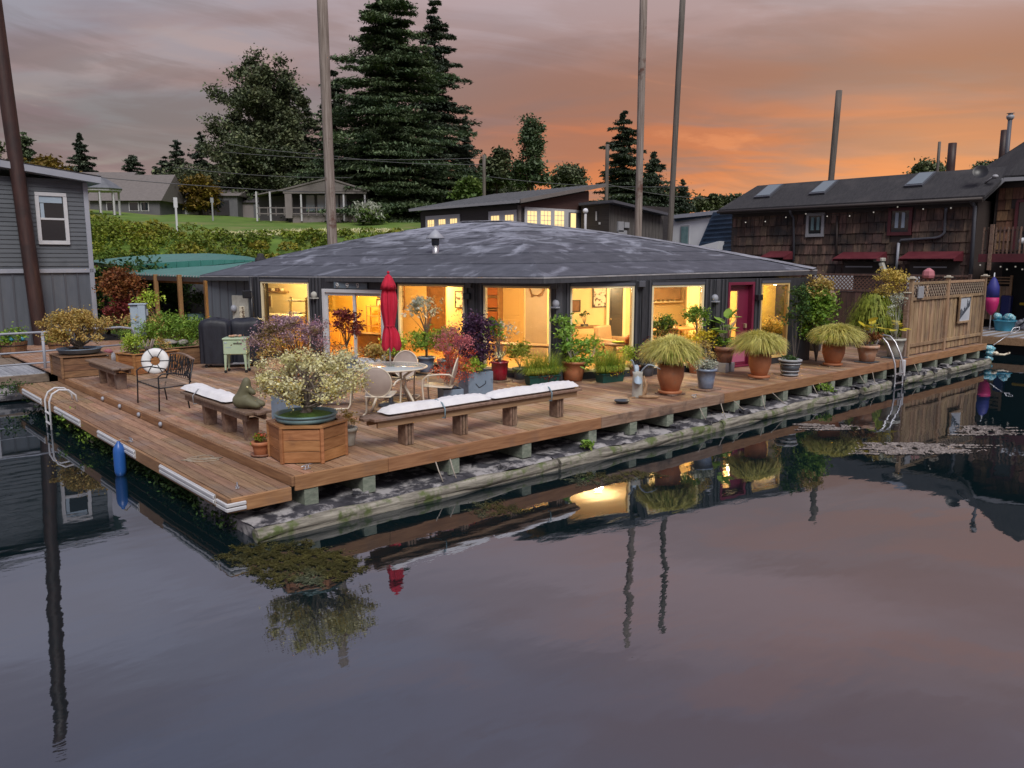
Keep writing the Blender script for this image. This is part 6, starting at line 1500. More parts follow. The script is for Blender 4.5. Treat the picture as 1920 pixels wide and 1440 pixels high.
# wreath and bench in window 3
q, rz, d, n = item(2, 1006, 3.5, 1.85); mb = MB(); g = np.random.default_rng(9); t = empty('dried_wreath', q, 'dried twig wreath on the taupe wall in the third window', 'wreath', rz=rz)
for k in range(26): a_ = 2 * math.pi * k / 26; mb.tube([(math.cos(a_) * .2, 0, math.sin(a_) * .18), (math.cos(a_ + .5) * .22 + g.normal() * .04, -.03, math.sin(a_ + .5) * .2 + g.normal() * .05)], .014, 5)
mb.build('twigs', 'in_wood', t)
def table(label, q, rz, w, dd, h, m_='in_oak', round_=False, name='table', cat='table'):
    t = empty(name, q, label, cat, rz=rz); mb = MB()
    if round_: mb.lathe([(w / 2 - .01, h - .04), (w / 2, h - .02), (w / 2, h), (0, h)], 28)
    else: mb.box((0, 0, h - .02), (w, dd, .045), ch=.005)
    mb.build('top', m_, t)
    for sx in (-1, 1):
        for sy in (-1, 1):
            k_ = .32 if round_ else .45; mb = MB(); mb.beam((sx * w * k_, sy * (w if round_ else dd) * k_, 0), (sx * w * k_ * .92, sy * (w if round_ else dd) * k_ * .92, h - .04), .05, .05); mb.build('leg', m_, t)
    return t
q, rz, d, n = item(2, 978, .9); table('long low oak bench table just behind the third window', q, rz, 1.9, .45, .62)
q, rz, d, n = item(3, 1163, 1.1); table('round oak table with green plates behind the fourth window', q, rz, .95, .95, .60, 'in_wood', True)
mb = MB(); mb.lathe([(.0, 0), (.18, .01), (.2, .03), (0, .035)], 18); o = mb.build('plate', 'l_lime'); o.location = (q.x, q.y, .648); tag(o, 'lime green plate on the round table behind the fourth window', 'plate')
q, rz, d, n = item(3, 1096, 3.6); table('walnut desk under the small prints in the fourth window', q, rz, 1.05, .5, .80, 'in_wood')
q2 = q.copy(); q2.z = .846; t = empty('small_bonsai', q2, 'small bonsai on the walnut desk', 'bonsai'); mb = MB(); mb.box((0, 0, .03), (.2, .12, .06), ch=.008); mb.build('pot', 'in_dark', t); bush(t, (.02, 0, .3), (.16, .1, .10), 'l_dkgreen', K=7, n=160, spread=.03, size=.025, seed=141, stem='bark_d', base=(0, 0, .05), r0=.014)
q, rz, d, n = item(4, 1254, 2.6); table('long dining table behind the fifth window', q, rz, 1.7, .8, .74, 'in_oak')
q2 = q.copy(); q2.z = .786; t = empty('vase', q2, 'dark vase of twigs on the dining table', 'vase'); mb = MB(); mb.lathe([(.04, 0), (.08, .06), (.05, .14), (.03, .18), (0, .18)], 14); mb.build('body', 'in_dark', t); bush(t, (0, 0, .28), (.10, .1, .1), 'l_dkgreen', K=6, n=90, spread=.03, size=.02, seed=142)
def armchair(label, q, rz):
    t = empty('armchair', q, label, 'armchair', rz=rz)
    mb = MB(); mb.box((0, 0, .30), (.66, .62, .16), ch=.04); mb.build('seat', 'in_sofa', t)
    mb = MB(); mb.box((0, .30, .58), (.66, .15, .62), M3=Matrix.Rotation(-.14, 3, 'X'), ch=.04); mb.build('backrest', 'in_sofa', t)
    for s in (-1, 1): mb = MB(); mb.box((s * .39, 0, .38), (.13, .66, .42), ch=.03); mb.build('arm', 'in_sofa', t)
    for sx in (-1, 1):
        for sy in (-1, 1): mb = MB(); mb.box((sx * .33, sy * .26, .10), (.05, .05, .2)); mb.build('leg', 'in_wood', t)
q, rz, d, n = item(3, 1150, 2.4); armchair('tan leather armchair behind the fourth window', q, rz + .5)
q, rz, d, n = item(4, 1236, 1.7); armchair('tan leather chair in front of the dining table behind the fifth window', q, rz + math.pi)
q, rz, d, n = item(3, 1180, .7, .65); mb = MB(); mb.ball((0, 0, .1), (.12, .1, .12), 9, 7, .1, rng); o = mb.build('orange_vase', 'in_red'); o.location = q; tag(o, 'round orange vase at the right of the fourth window', 'vase')
# kitchen wall unit in window 5, rack and cabinet behind the sliding door
q, rz, d, n = item(4, 1243, 4.3, 1.45); t = empty('wall_cabinet', q, 'brown wall shelf unit seen in the fifth window', 'shelf', rz=rz)
mb = MB(); mb.box((0, 0, .18), (1.05, .28, .34), ch=.006); mb.build('cabinet', 'in_sofa', t); mb = MB(); mb.box((0, 0, -.06), (1.15, .30, .03)); mb.build('shelf', 'in_trim', t)
for k in range(6): mb = MB(); mb.lathe([(.03, 0), (.035, .06), (0, .09)], 8, c=(-.45 + k * .17, 0, -.045)); mb.build('jar', 'in_trim', t)
q, rz, d, n = item(0, 703, 3.2); t = empty('plant_rack', q, 'ochre slatted rack behind the right half of the sliding door', 'rack', rz=rz)
for z in (.3, .62, .92, 1.2): mb = MB(); mb.box((0, 0, z), (.46, .22, .025)); mb.build('shelf', 'in_oak', t)
for sx in (-1, 1):
    for sy in (-1, 1): mb = MB(); mb.box((sx * .23, sy * .1, .62), (.025, .025, 1.24)); mb.build('post', 'in_oak', t)
q, rz, d, n = item(0, 645, 3.0); t = empty('cream_cabinet', q, 'cream two-door cabinet behind the left half of the sliding door', 'cabinet', rz=rz)
for s in (-1, 1): mb = MB(); mb.box((s * .24, 0, .5), (.46, .4, 1.0), ch=.008); mb.build('door', 'in_door', t)
q, rz, d, n = item(0, 697, 1.6); t = empty('wicker_chest', q, 'ochre chest behind the right half of the sliding door', 'chest', rz=rz)
mb = MB(); mb.box((0, 0, .28), (.7, .4, .52), ch=.01); mb.build('body', 'in_oak', t); mb = MB(); mb.box((0, 0, .56), (.74, .44, .05), ch=.01); mb.build('lid', 'in_wood', t)
# first window: counter, ladder shelf
q, rz, d, n = item(0, 530, 2.5); t = empty('kitchen_counter', q, 'cream kitchen counter behind the first window', 'counter', rz=rz)
mb = MB(); mb.box((0, 0, .44), (2.0, .55, .86), ch=.006); mb.build('cabinet', 'in_door', t); mb = MB(); mb.box((0, 0, .90), (2.1, .6, .05), ch=.004); mb.build('worktop', 'in_trim', t)
q, rz, d, n = item(0, 557, 1.6); t = empty('cream_hutch', q, 'cream open hutch leaning at the right of the first window', 'shelf', rz=rz)
for s in (-1, 1): mb = MB(); mb.beam((s * .32, 0, 0), (s * .30, .1, 1.5), .05, .05); mb.build('side', 'in_trim', t)
for z in (.35, .7, 1.05, 1.4): mb = MB(); mb.box((0, .05, z), (.62, .3, .03)); mb.build('shelf', 'in_trim', t)
q, rz, d, n = item(0, 515, 3.0, 1.62); t = empty('high_shelf', q, 'high shelf of crockery behind the first window', 'shelf', rz=rz)
mb = MB(); mb.box((0, 0, 0), (1.1, .25, .03)); mb.build('shelf', 'in_oak', t)
for k in range(5): mb = MB(); mb.lathe([(.05, .016), (.07, .05), (.06, .11), (0, .12)], 10, c=(-.42 + k * .2, 0, 0)); mb.build('bowl', 'in_wood' if k % 2 else 'in_trim', t)
# room lamps
def room_lamp(i, px, dep, power, label, col=(1, .73, .34)):
    q = inside(i, px, dep); q.z = 2.0; t = empty('ceiling_lamp', q, label, 'lamp', 'ceiling lamps in the lit rooms')
    mb = MB(); mb.ball((0, 0, 0), (.11, .11, .06), 12, 8); mb.build('globe', 'lamp', t); mb = MB(); mb.lathe([(.06, .05), (.06, .085), (0, .085)], 12); mb.build('mount', 'brass', t)
    ld_ = bpy.data.lights.new('room_light', 'POINT'); ld_.energy = power; ld_.color = col; ld_.shadow_soft_size = .15
    lo = bpy.data.objects.new('room_light', ld_); COL.objects.link(lo); lo.location = (q.x, q.y, 1.84)
room_lamp(0, 530, 1.9, 74, 'ceiling lamp in the kitchen behind the first window')
room_lamp(0, 670, 2.2, 100, 'ceiling lamp behind the sliding door', (1, .68, .24))
room_lamp(1, 800, 1.8, 74, 'ceiling lamp behind the second window')
room_lamp(2, 960, 2.0, 92, 'ceiling lamp behind the third window', (1, .74, .38))
room_lamp(3, 1125, 2.0, 80, 'ceiling lamp behind the fourth window', (1, .76, .44))
room_lamp(4, 1262, 2.2, 88, 'ceiling lamp behind the fifth window', (1, .74, .38))
room_lamp(5, 1385, 1.4, 60, 'ceiling lamp behind the magenta door', (1, .74, .36))
room_lamp(5, 1450, 1.0, 46, 'ceiling lamp behind the last window', (1, .72, .32))
# ================================================================ green-roofed shelter on the left
sh = empty('green_shelter', (4.5, 17.5, 0), 'open shelter with teal metal roofs and cedar posts left of the black house', 'shelter')
e_a = atd(222, 513, 27.0); e_b = atd(400, 519.5, 24.6); t_a = atd(330, 500, 29.5); t_b = atd(490, 488, 27.8)
mb = MB(); mb.prism([e_a, e_b, atd(490, 489, 27.6), atd(410, 497, 28.2), atd(320, 504.8, 29), atd(222, 509, 29.4)], (0, 0, -.03)); W_(mb, 'lower_roof', 'green_roof', sh)
d_ = (e_b - e_a)
for k in range(34):
    q0 = e_a + d_ * (k + .5) / 34; mb = MB(); mb.box(q0 + Vector((0, 0, .0)), (.05, .03, .05)); W_(mb, 'roof_rib_end', 'drip', sh) 
mb = MB(); mb.beam(e_a - Vector((0, 0, .10)), e_b - Vector((0, 0, .10)), .05, .14); W_(mb, 'eave_beam', 'brown_trim', sh)
mb = MB(); mb.beam(e_a - Vector((0, 0, .20)) + Vector((.4, .2, 0)), e_b - Vector((0, 0, .2)) + Vector((.3, .2, 0)), .08, .12); W_(mb, 'eave_joist', 'amber_post', sh)
# curved ribbed band and upper roof
up = [(206, 505.5), (240, 499), (280, 494.5), (320, 491.5), (365, 488.5), (410, 487), (450, 487), (482, 488)]; lo_ = [(206, 507), (240, 507), (280, 506), (320, 504), (365, 500), (410, 496), (450, 492), (482, 489.5)]
U = [atd(x, y, 30.5 - k * .3) for k, (x, y) in enumerate(up)]; Lw = [atd(x, y, 30.5 - k * .3) for k, (x, y) in enumerate(lo_)]
mb = MB(); n_ = len(U); back = Vector((.08, .10, 0))
mb.add(U + Lw + [u + back for u in U], [(i, i + 1, n_ + i + 1, n_ + i) for i in range(n_ - 1)] + [(i + 1, i, 2 * n_ + i, 2 * n_ + i + 1) for i in range(n_ - 1)]); W_(mb, 'curved_band', 'green_face', sh)
for i in range(n_ - 1):
    for q in (.25, .75):
        a_ = U[i].lerp(U[i + 1], q); b_ = Lw[i].lerp(Lw[i + 1], q); mb = MB(); mb.beam(a_ - back * .3, b_ - back * .3, .03, .04); W_(mb, 'band_rib', 'green_roof', sh)
back_t = [atd(x, y, 33.5) for x, y in ((176, 488), (240, 481), (300, 477), (345, 475.5), (390, 475), (430, 477), (465, 481), (488, 486))]
U2 = [atd(176, 491.5, 31.0)] + U[1:]
mb = MB(); mb.add(U2 + back_t, [(i, i + 1, n_ + i + 1, n_ + i) for i in range(n_ - 1)]); o = W_(mb, 'upper_roof', 'green_roof', sh)
mb = MB(); mb.add([atd(176, 492, 31.0), atd(228, 499, 29.5), atd(228, 505.5, 29.5), atd(176, 497, 31)], [(0, 1, 2, 3)]); md = W_(mb, 'end_fascia', 'brown_trim', sh).modifiers.new('thickness', 'SOLIDIFY'); md.thickness = .05
for px, py, Zd in ((297, 645, 26.2), (341, 652, 25.4), (390, 662, 24.6)):
    q = onz(px, py - 3, 0); q = atd(px, 600, Zd); mb = MB(); mb.box((q.x, q.y, 1.0), (.12, .12, 2.3), ch=.006); W_(mb, 'post', 'amber_post', sh)
for px, Zd in ((273, 29), (288, 30), (202, 30)):
    q = atd(px, 600, Zd); mb = MB(); mb.box((q.x, q.y, 1.0), (.12, .12, 2.4)); W_(mb, 'rear_post', 'brown_trim', sh)
bw_ = empty('shelter_wall', (6.5, 20.5, 0), 'dark shed wall with a small window at the back of the green-roofed shelter', 'shed')
A = atd(322, 600, 31); B = atd(455, 600, 28.6)
mb = MB(); mb.beam((A.x, A.y, 1.1), (B.x, B.y, 1.1), .12, 2.3); W_(mb, 'wall', 'h_dark', bw_)
A2 = A.lerp(B, .30); B2 = A.lerp(B, .62); off = (CAM - A).normalized() * .1
mb = MB(); mb.beam((A2.x + off.x, A2.y + off.y, 1.25), (B2.x + off.x, B2.y + off.y, 1.25), .05, 1.9); W_(mb, 'pale_panel', 'h_grey', bw_)
w = A.lerp(B, .19) + off * 1.2; mb = MB(); mb.box((w.x, w.y, 1.75), (.5, .05, .75), rz=-.6); wf = W_(mb, 'window_frame', 'trim', bw_); mb = MB(); mb.box((w.x + off.x * .4, w.y + off.y * .4, 1.75), (.40, .05, .62), rz=-.6); W_(mb, 'pane', 'win_dark', wf)
q = atd(372, 640, 26.8); q.z = 0; t = empty('teal_drum', (q.x, q.y, 0), 'teal drum planter under the green shelter', 'drum'); mb = MB(); mb.lathe([(.26, .3), (.3, .34), (.3, .80), (.28, .84), (.0, .84)], 20); mb.lathe([(.24, 0), (.24, .3), (0, .3)], 16); mb.build('drum', 'teal_pot', t); bush(t, (0, 0, 1.2), (.4, .4, .35), 'l_dkgreen', K=16, n=420, spread=.1, size=.07, seed=150, asp=.25)
for k, (px, Zd, h) in enumerate(((405, 26.5, 1.2), (430, 25.5, 1.3), (330, 28, 1.1))):
    q = atd(px, 620, Zd); t = empty('garden_chair', (q.x, q.y, 0), ('dark folding chair among clutter under the shelter', 'dark high-backed chair near the grey side wall', 'dark chair at the back left of the shelter')[k], 'chair', rz=.4 * k)
    mb = MB(); mb.box((0, 0, .45), (.5, .5, .05), ch=.01); mb.build('seat', 'black_box', t); mb = MB(); mb.box((0, .26, .45 + (h - .45) / 2), (.5, .05, h - .45), ch=.02); mb.build('backrest', 'cover', t)
    for sx in (-1, 1):
        for sy in (-1, 1): mb = MB(); mb.box((sx * .22, sy * .22, .22), (.04, .04, .44)); mb.build('leg', 'black_box', t)

# ================================================================ left grey house (wall along x at Y=19.86)
YH = 19.86; lh = empty('grey_house', (0, YH + 4, WATER), 'two-storey grey house with white trim and dark window at the far left', 'house')
XC = 3.02
mb = MB(); mb.box((XC - 5.02, YH + .1, 3.66), (10.0, .2, 2.85)); W_(mb, 'upper_wall', 'lap', lh)
mb = MB(); mb.box((XC - 5.02, YH + .1, .80), (10.0, .2, 2.85)); W_(mb, 'lower_wall', 'batten', lh)
mb = MB()
mb.box((XC - 5, YH + 4.2, 2.2), (9.9, 8, 5.4)); W_(mb, 'body_walls', 'lap', lh)
for k in range(20):
    z = 2.42 + k * .135
    mb = MB(); zt = 5.35; mb.add([(XC - 10, YH - .024, z), (XC - .14, YH - .024, z), (XC - .14, YH - .004, z + .13), (XC - 10, YH - .004, z + .13), (XC - 10, YH - .0, z), (XC - .14, YH, z)], [(0, 1, 2, 3), (4, 5, 1, 0)]); W_(mb, 'siding_board', 'lap', lh)
for k in range(16): x = XC - .5 - k * .36; mb = MB(); mb.box((x, YH - .012, .85), (.045, .024, 2.70)); W_(mb, 'batten', 'grey_box', lh)
mb = MB(); mb.box((XC - 5, YH - .035, 2.27), (10.08, .07, .13), ch=.006); W_(mb, 'belt_trim', 'trim', lh)
mb = MB(); mb.box((XC - .07, YH - .03, 2.25), (.14, .08, 5.6), ch=.006); W_(mb, 'corner_trim', 'trim', lh)
# window
wx0, wx1, wz0, wz1 = 1.50, 2.38, 3.10, 4.68
wf = MB()
for (x, z, w, h) in (((wx0 + wx1) / 2, wz1 - .05, wx1 - wx0, .11), ((wx0 + wx1) / 2, wz0 + .05, wx1 - wx0, .12), (wx0 + .05, (wz0 + wz1) / 2, .11, wz1 - wz0 - .22), (wx1 - .05, (wz0 + wz1) / 2, .11, wz1 - wz0 - .22)): wf.box((x, YH - .045, z), (w, .08, h), ch=.006)
wo2 = W_(wf, 'window', 'vinyl', lh); mb = MB(); mb.box(((wx0 + wx1) / 2 - .02, YH - .046, 4.47), (wx1 - wx0 - .23, .008, .20)); mb.box((wx0 + .18, YH - .046, 4.1), (.10, .008, .5)); W_(mb, 'blind', 'ped', wo2); mb = MB(); mb.box(((wx0 + wx1) / 2, YH - .035, 3.88), (wx1 - wx0 - .2, .05, .06)); W_(mb, 'meeting_rail', 'vinyl', wo2)
for z0_, z1_, yy in ((3.21, 3.85, .030), (3.91, 4.58, .026)): mb = MB(); mb.box(((wx0 + wx1) / 2, YH - yy, (z0_ + z1_) / 2), (wx1 - wx0 - .21, .012, z1_ - z0_)); W_(mb, 'pane', 'win_dark', wo2)
mb = MB(); mb.prism([(XC + .32, YH - .42, 5.02), (XC + .32, YH + 9, 5.02), (XC - 11, YH + 9, 6.35), (XC - 11, YH - .42, 6.35)], (0, 0, .20)); W_(mb, 'roof', 'trim', lh)
mb = MB(); mb.prism([(XC + .33, YH - .43, 5.225), (XC + .33, YH + 9, 5.225), (XC - 11, YH + 9, 6.555), (XC - 11, YH - .43, 6.555)], (0, 0, .03)); W_(mb, 'roof_skin', 'asphalt', lh)
mb = MB(); mb.box((XC - 4, YH + 3, -.40), (11, 9, .5)); top(mb, 'house_float', 'br_wall', 'dark float under the grey house at the far left', 'float')

# grey dock with railing, far left
dk = empty('grey_dock', (-2, 14, -.1), 'pale grey plank dock with white pipe railing at the far left', 'dock')
f0 = onz(100, 700, -.1); f1 = onz(-60, 712, -.1)
for k in range(46):
    x = .02 - k * .145; mb = MB(); mb.box((x, 14.3, -.12), (.136, 2.4, .036), ch=.003); W_(mb, 'plank', 'grating', dk)
mb = MB(); mb.box((-3.2, 13.07, -.22), (6.6, .06, .20), ch=.006); W_(mb, 'edge_board', 'dock_wood', dk)
mb = MB(); mb.box((-3.2, 14.3, -.42), (6.4, 2.2, .22)); W_(mb, 'float', 'dark', dk)
for k in range(14):
    mb = MB(); mb.box((XC - .4 - k * .5, 17.6, -.13), (.48, 3.6, .03), ch=.003); W_(mb, 'walkway_board', 'dock_wood', dk)
rl = empty('pipe_railing', (-1, 13.0, -.1), 'white pipe railing along the grey dock', 'railing')
rp = [(-6.6, 13.12, .88), (.06, 13.12, .88), (2.0, 13.45, .88), (2.3, 13.5, .80), (2.38, 13.52, .62), (2.38, 13.52, -.05)]
mb = MB(); mb.tube([(-6.6, 13.12, .88), (0.05, 13.12, .88), (1.9, 13.42, .88), (2.18, 13.47, .83), (2.27, 13.5, .70), (2.27, 13.5, .0)], .028, 8); W_(mb, 'top_rail', 'trim', rl)
for z in (.42, .14): mb = MB(); mb.tube([(-6.6, 13.12, z), (.05, 13.12, z), (2.2, 13.48, z)], .022, 8); W_(mb, 'rail', 'trim', rl)
for x in (.05, -1.25, -2.6): mb = MB(); mb.tube([(x, 13.12, -.25), (x, 13.12, .88)], .035, 10); W_(mb, 'post', 'trim', rl)
mb = MB(); mb.box((-1.02, 13.6, .42), (.12, .12, 1.05), ch=.01); top(mb, 'white_post', 'vinyl', 'white square post at the left picture edge beside the barrel planter', 'post')
for k, (px, Zd, s, lb) in enumerate(((26, 25.4, 1.25, 'half barrel planter with green plants by the grey house wall'), (112, 25.4, 1.0, 'small half barrel planter behind the golden bonsai'))):
    q = onz(px, 668 if k == 0 else 662, -.1); t = empty('barrel_planter', (q.x, q.y, -.1), lb, 'planter'); t.scale = (s, s, s)
    for j in range(18):
        a_ = 2 * math.pi * j / 18; mb = MB(); mb.prism([(math.cos(a_ - .165) * .24, math.sin(a_ - .165) * .24, 0), (math.cos(a_ + .165) * .24, math.sin(a_ + .165) * .24, 0), (math.cos(a_ + .165) * .30, math.sin(a_ + .165) * .30, .34), (math.cos(a_ - .165) * .30, math.sin(a_ - .165) * .30, .34)], (-math.cos(a_) * .02, -math.sin(a_) * .02, 0)); mb.build('stave', 'old_box', t)
    for z, r_ in ((.08, .258), (.26, .292)): mb = MB(); mb.tube([(math.cos(2 * math.pi * j / 24) * r_, math.sin(2 * math.pi * j / 24) * r_, z) for j in range(24)], .010, 5, closed=True); mb.build('hoop', 'iron', t)
    mb = MB(); mb.lathe([(.26, .26), (0, .28)], 14); mb.build('soil', 'soil', t)
    bush(t, (0, 0, .42), (.28, .28, .2), 'l_green', K=16, n=500, spread=.07, size=.04, seed=151 + k)
    if k == 0: mb = MB(); mb.ball((-.05, -.14, .40), (.07, .07, .06), 8, 6); mb.ball((.17, -.14, .40), (.07, .07, .06), 8, 6); mb.build('glass_float', 'tub', t)
# lower left dark floats & logs, weeds
for k, (z, y0_, dy) in enumerate(((-.36, 12.2, .3), (-.5, 11.9, .5))):
    mb = MB(); mb.beam((-6, y0_ + .4, z), (-.2, y0_ + .4, z), .3, .14, ch=.02); top(mb, 'float_timber', 'float', ('upper dark timber float below the grey dock', 'lower dark timber float below the grey dock')[k], 'float')
# rusty steel pile
q = onz(86, 640, WATER); pb = Vector((1.15, 14.0, WATER))
def pile(label, base, r, h, mat_, lean=(0, 0), name='mooring_pile', cat='pole', n=14, group=None, top_r=None):
    t = MB(); m = 9; pts = []; rr = []
    for i in range(m + 1):
        k = i / m; pts.append((lean[0] * k + .02 * r * math.sin(k * 7), lean[1] * k, -1.2 + (h + 1.2) * k)); rr.append(r * (1 + .03 * math.sin(k * 9)) + ((top_r or r) - r) * k)
    t.tube(pts, rr, n); o = t.build(name, mat_); o.location = base; return tag(o, label, cat, group)
q = atd(83, 640, 24.9); pile('leaning rusty steel mooring pile in front of the grey house', (q.x, q.y, WATER), .21, 13, 'rust', lean=(-.55, .35))
def pole_at(px, py, Zd, r, ztop, label, mat_='pole_wood', lean=(0, 0), **k):
    q = atd(px, py, Zd); return pile(label, (q.x, q.y, WATER), r, ztop - WATER, mat_, lean, **k)
pole_at(625, 455, 33, .205, 14, 'thick weathered grey wooden pole left of the big fir', lean=(-.12, .05))
pole_at(1196, 450, 36, .165, 15, 'weathered wooden pole right of the brown house', lean=(.0, 0))
pole_at(1250, 460, 38, .135, 15, 'thinner weathered pole leaning slightly by the white house', lean=(.35, -.25), mat_='pole_dark')
pole_at(1549, 340, 46, .17, 12.1, 'dark wooden pole rising behind the shingled roof', lean=(.4, -.25), mat_='pole_dark')
pole_at(1757.5, 320, 46, .08, 9.3, 'thin bare pole behind the shingled roof ridge', mat_='pole_dark')
pole_at(1782, 320, 42, .20, 8.65, 'short brown steel pile behind the shingled roof ridge', mat_='rust')
pole_at(1878, 300, 40, .15, 9.0, 'brown steel pile beside the capped flue', mat_='rust')
q = atd(1887, 300, 36); t = empty('capped_flue', (q.x, q.y, 5.5), 'thin galvanised flue with square cap above the right roof', 'chimney'); mb = MB(); mb.lathe([(.09, 0), (.09, 3.3)], 12); mb.build('pipe', 'grey_box', t); mb = MB(); mb.lathe([(.09, 3.28), (.16, 3.38), (.16, 3.48), (.10, 3.50), (.10, 3.56), (.17, 3.58), (0, 3.6)], 12); mb.build('cap', 'grey_band', t)
pole_at(908, 380, 75, .15, 12.3, 'distant utility pole between dark trees', mat_='pole_dark', name='utility_pole')
pole_at(1137, 380, 60, .14, 11.1, 'distant utility pole behind the brown house', mat_='pole_dark', name='utility_pole')

# ================================================================ right shingled house (wall X=30)
XR = 30.0; rh = empty('shingled_house', (XR + 3, 7, WATER), 'long dark cedar-shingled house with skylights on the right', 'house')
mb = MB(); mb.box((XR + 2.6, 8.15, 2.15), (5.2, 10.9, 5.5)); W_(mb, 'body_walls', 'brown_trim', rh)
mb = MB(); mb.box((.0, 0, 0), (.030, .285, .48), ch=.004); s0 = None
cnt = 0; rows = 7; stuffm = MB()
for r in range(rows):
    z = 4.42 - r * .44
    y = 2.75
    while y < 13.5:
        w = rng.uniform(.20, .42); yy = y + w / 2
        inwin = any(a < yy < b and c < z < d2 for a, b, c, d2 in ((8.75, 9.75, 3.6, 4.75), (5.0, 6.1, 3.5, 4.8)))
        if not inwin and y + w < 13.62:
            if s0 is None:
                mbx = MB(); mbx.box((0, 0, 0), (.03, 1, .48), ch=.004); s0 = mbx.build('shingle', 'shingle', rh); o = s0
            else: o = clone(s0, rh)
            o.location = (XR - rh.location.x - .022 - rng.uniform(0, .008), yy - rh.location.y, z - rh.location.z + rng.uniform(-.015, .015)); o.scale = (1, w - .02, 1); o.rotation_euler = (0, .10, 0)
        y += w
for r in range(4):
    z = 1.34 - r * .44; y = 2.75
    while y < 13.5: w = rng.uniform(.25, .42); stuffm.box((XR - .02, y + w / 2, z), (.03, w - .01, .46)); y += w
W_(stuffm, 'lower_shingles', 'shingle', rh, kind='stuff')
mb = MB(); mb.box((XR - .02, 8.1, 4.80), (.05, 10.8, .30)); W_(mb, 'frieze', 'brown_trim', rh)
# roof
ea, eb = Vector((XR - .45, 14.1, 4.93)), Vector((XR - .45, 2.35, 4.93)); ra, rb = Vector((XR + 1.8, 12.35, 6.08)), Vector((XR + 1.8, 2.35, 6.08))
ra = onx(1420, 352, XR + 1.6); rb = onx(1842, 322, XR + 1.6); rb.y = 2.0; rb.z = ra.z
mb = MB(); mb.prism([ea, eb, rb, ra], (0, 0, .10)); W_(mb, 'roof', 'asphalt', rh)
mb = MB(); mb.prism([ea, ra, Vector((XR + 4.5, 14.1, 4.9))], (0, -.1, .1)); W_(mb, 'hip_roof', 'asphalt', rh)
mb = MB(); mb.prism([ra, rb, Vector((XR + 5.4, 2.2, 4.9)), Vector((XR + 5.4, 14, 4.9))], (0, 0, .1)); W_(mb, 'rear_roof', 'asphalt', rh)
mb = MB(); mb.tube([(XR - .52, 14.1, 4.90), (XR - .52, 2.4, 4.90)], .065, 8); W_(mb, 'gutter', 'brown_trim', rh)
mb = MB(); mb.box((XR - .44, 8.2, 4.86), (.04, 11.6, .16)); W_(mb, 'fascia_board', 'brown_trim', rh)
def onroof(px, py):
    n = (eb - ea).cross(ra - ea).normalized(); r = ray(px, py); t = (ea - CAM).dot(n) / r.dot(n); return CAM + r * t + Vector((0, 0, .1))
for quad in (((1416, 376), (1443, 374), (1467, 353), (1442, 354.5)), ((1519, 370), (1546, 368), (1570, 346), (1545, 348)), ((1697, 356), (1729, 354), (1753, 331), (1724, 333))):
    q = [onroof(*p) for p in quad]; cc_ = sum(q, Vector()) / 4; nrm = (q[1] - q[0]).cross(q[3] - q[0]).normalized()
    if nrm.z < 0: nrm = -nrm
    mb = MB(); mb.prism([cc_ + (p - cc_) * 1.10 for p in q], nrm * .10); sk_ = W_(mb, 'skylight', 'grey_box', rh); mb = MB(); mb.prism([cc_ + (p - cc_) * .92 + nrm * .10 for p in q], nrm * .02); W_(mb, 'pane', 'sky_glass', sk_)
for (y, z, w, h, fr, pn) in ((9.27, 4.16, .72, .92, 'grey_band', 'win_dark'), (5.58, 4.18, .84, 1.0, 'maroon', 'win_dark')):
    mb = MB()
    for (yy, zz, ww, hh_) in ((y, z + h / 2, w + .14, .13), (y, z - h / 2, w + .14, .14), (y - w / 2, z, .12, h - .13), (y + w / 2, z, .12, h - .13)): mb.box((XR - .07, yy, zz), (.10, ww, hh_), ch=.006)
    wo3 = W_(mb, 'window', fr, rh); mb = MB(); mb.box((XR - .05, y, z), (.02, w - .12, h - .12)); W_(mb, 'pane', pn, wo3)
    for k in range(2): mb = MB(); mb.box((XR - .075, y - .13 + k * .26, z + .05), (.02, .13, h * .62)); W_(mb, 'curtain', 'ped' if fr == 'maroon' else 'teal_pot', wo3)
def dsp(pts, r=.055, m_='grey_box'):
    mb = MB(); mb.tube([tuple(p) for p in pts], r, 7); W_(mb, 'downspout', m_, rh)
X_ = XR - .12
dsp([onx(1481, 394, XR - .5), onx(1483, 402, XR - .3), onx(1488, 408, X_), onx(1488, 490, X_)])
dsp([onx(1570, 404, X_), onx(1568, 480, X_)], .05, 'brown_trim')
dsp([onx(1774, 390, XR - .3), onx(1773, 400, X_), onx(1771, 436, X_), onx(1764, 443, X_), onx(1755, 446, X_), onx(1690, 450, X_), onx(1685, 455, X_)]); dsp([onx(1685, 455, X_), onx(1680, 512, X_)], .055, 'trim')
dsp([onx(1820, 374, XR - .5), onx(1822, 380, XR - .2), onx(1828, 388, X_), onx(1820, 515, X_)], .075)
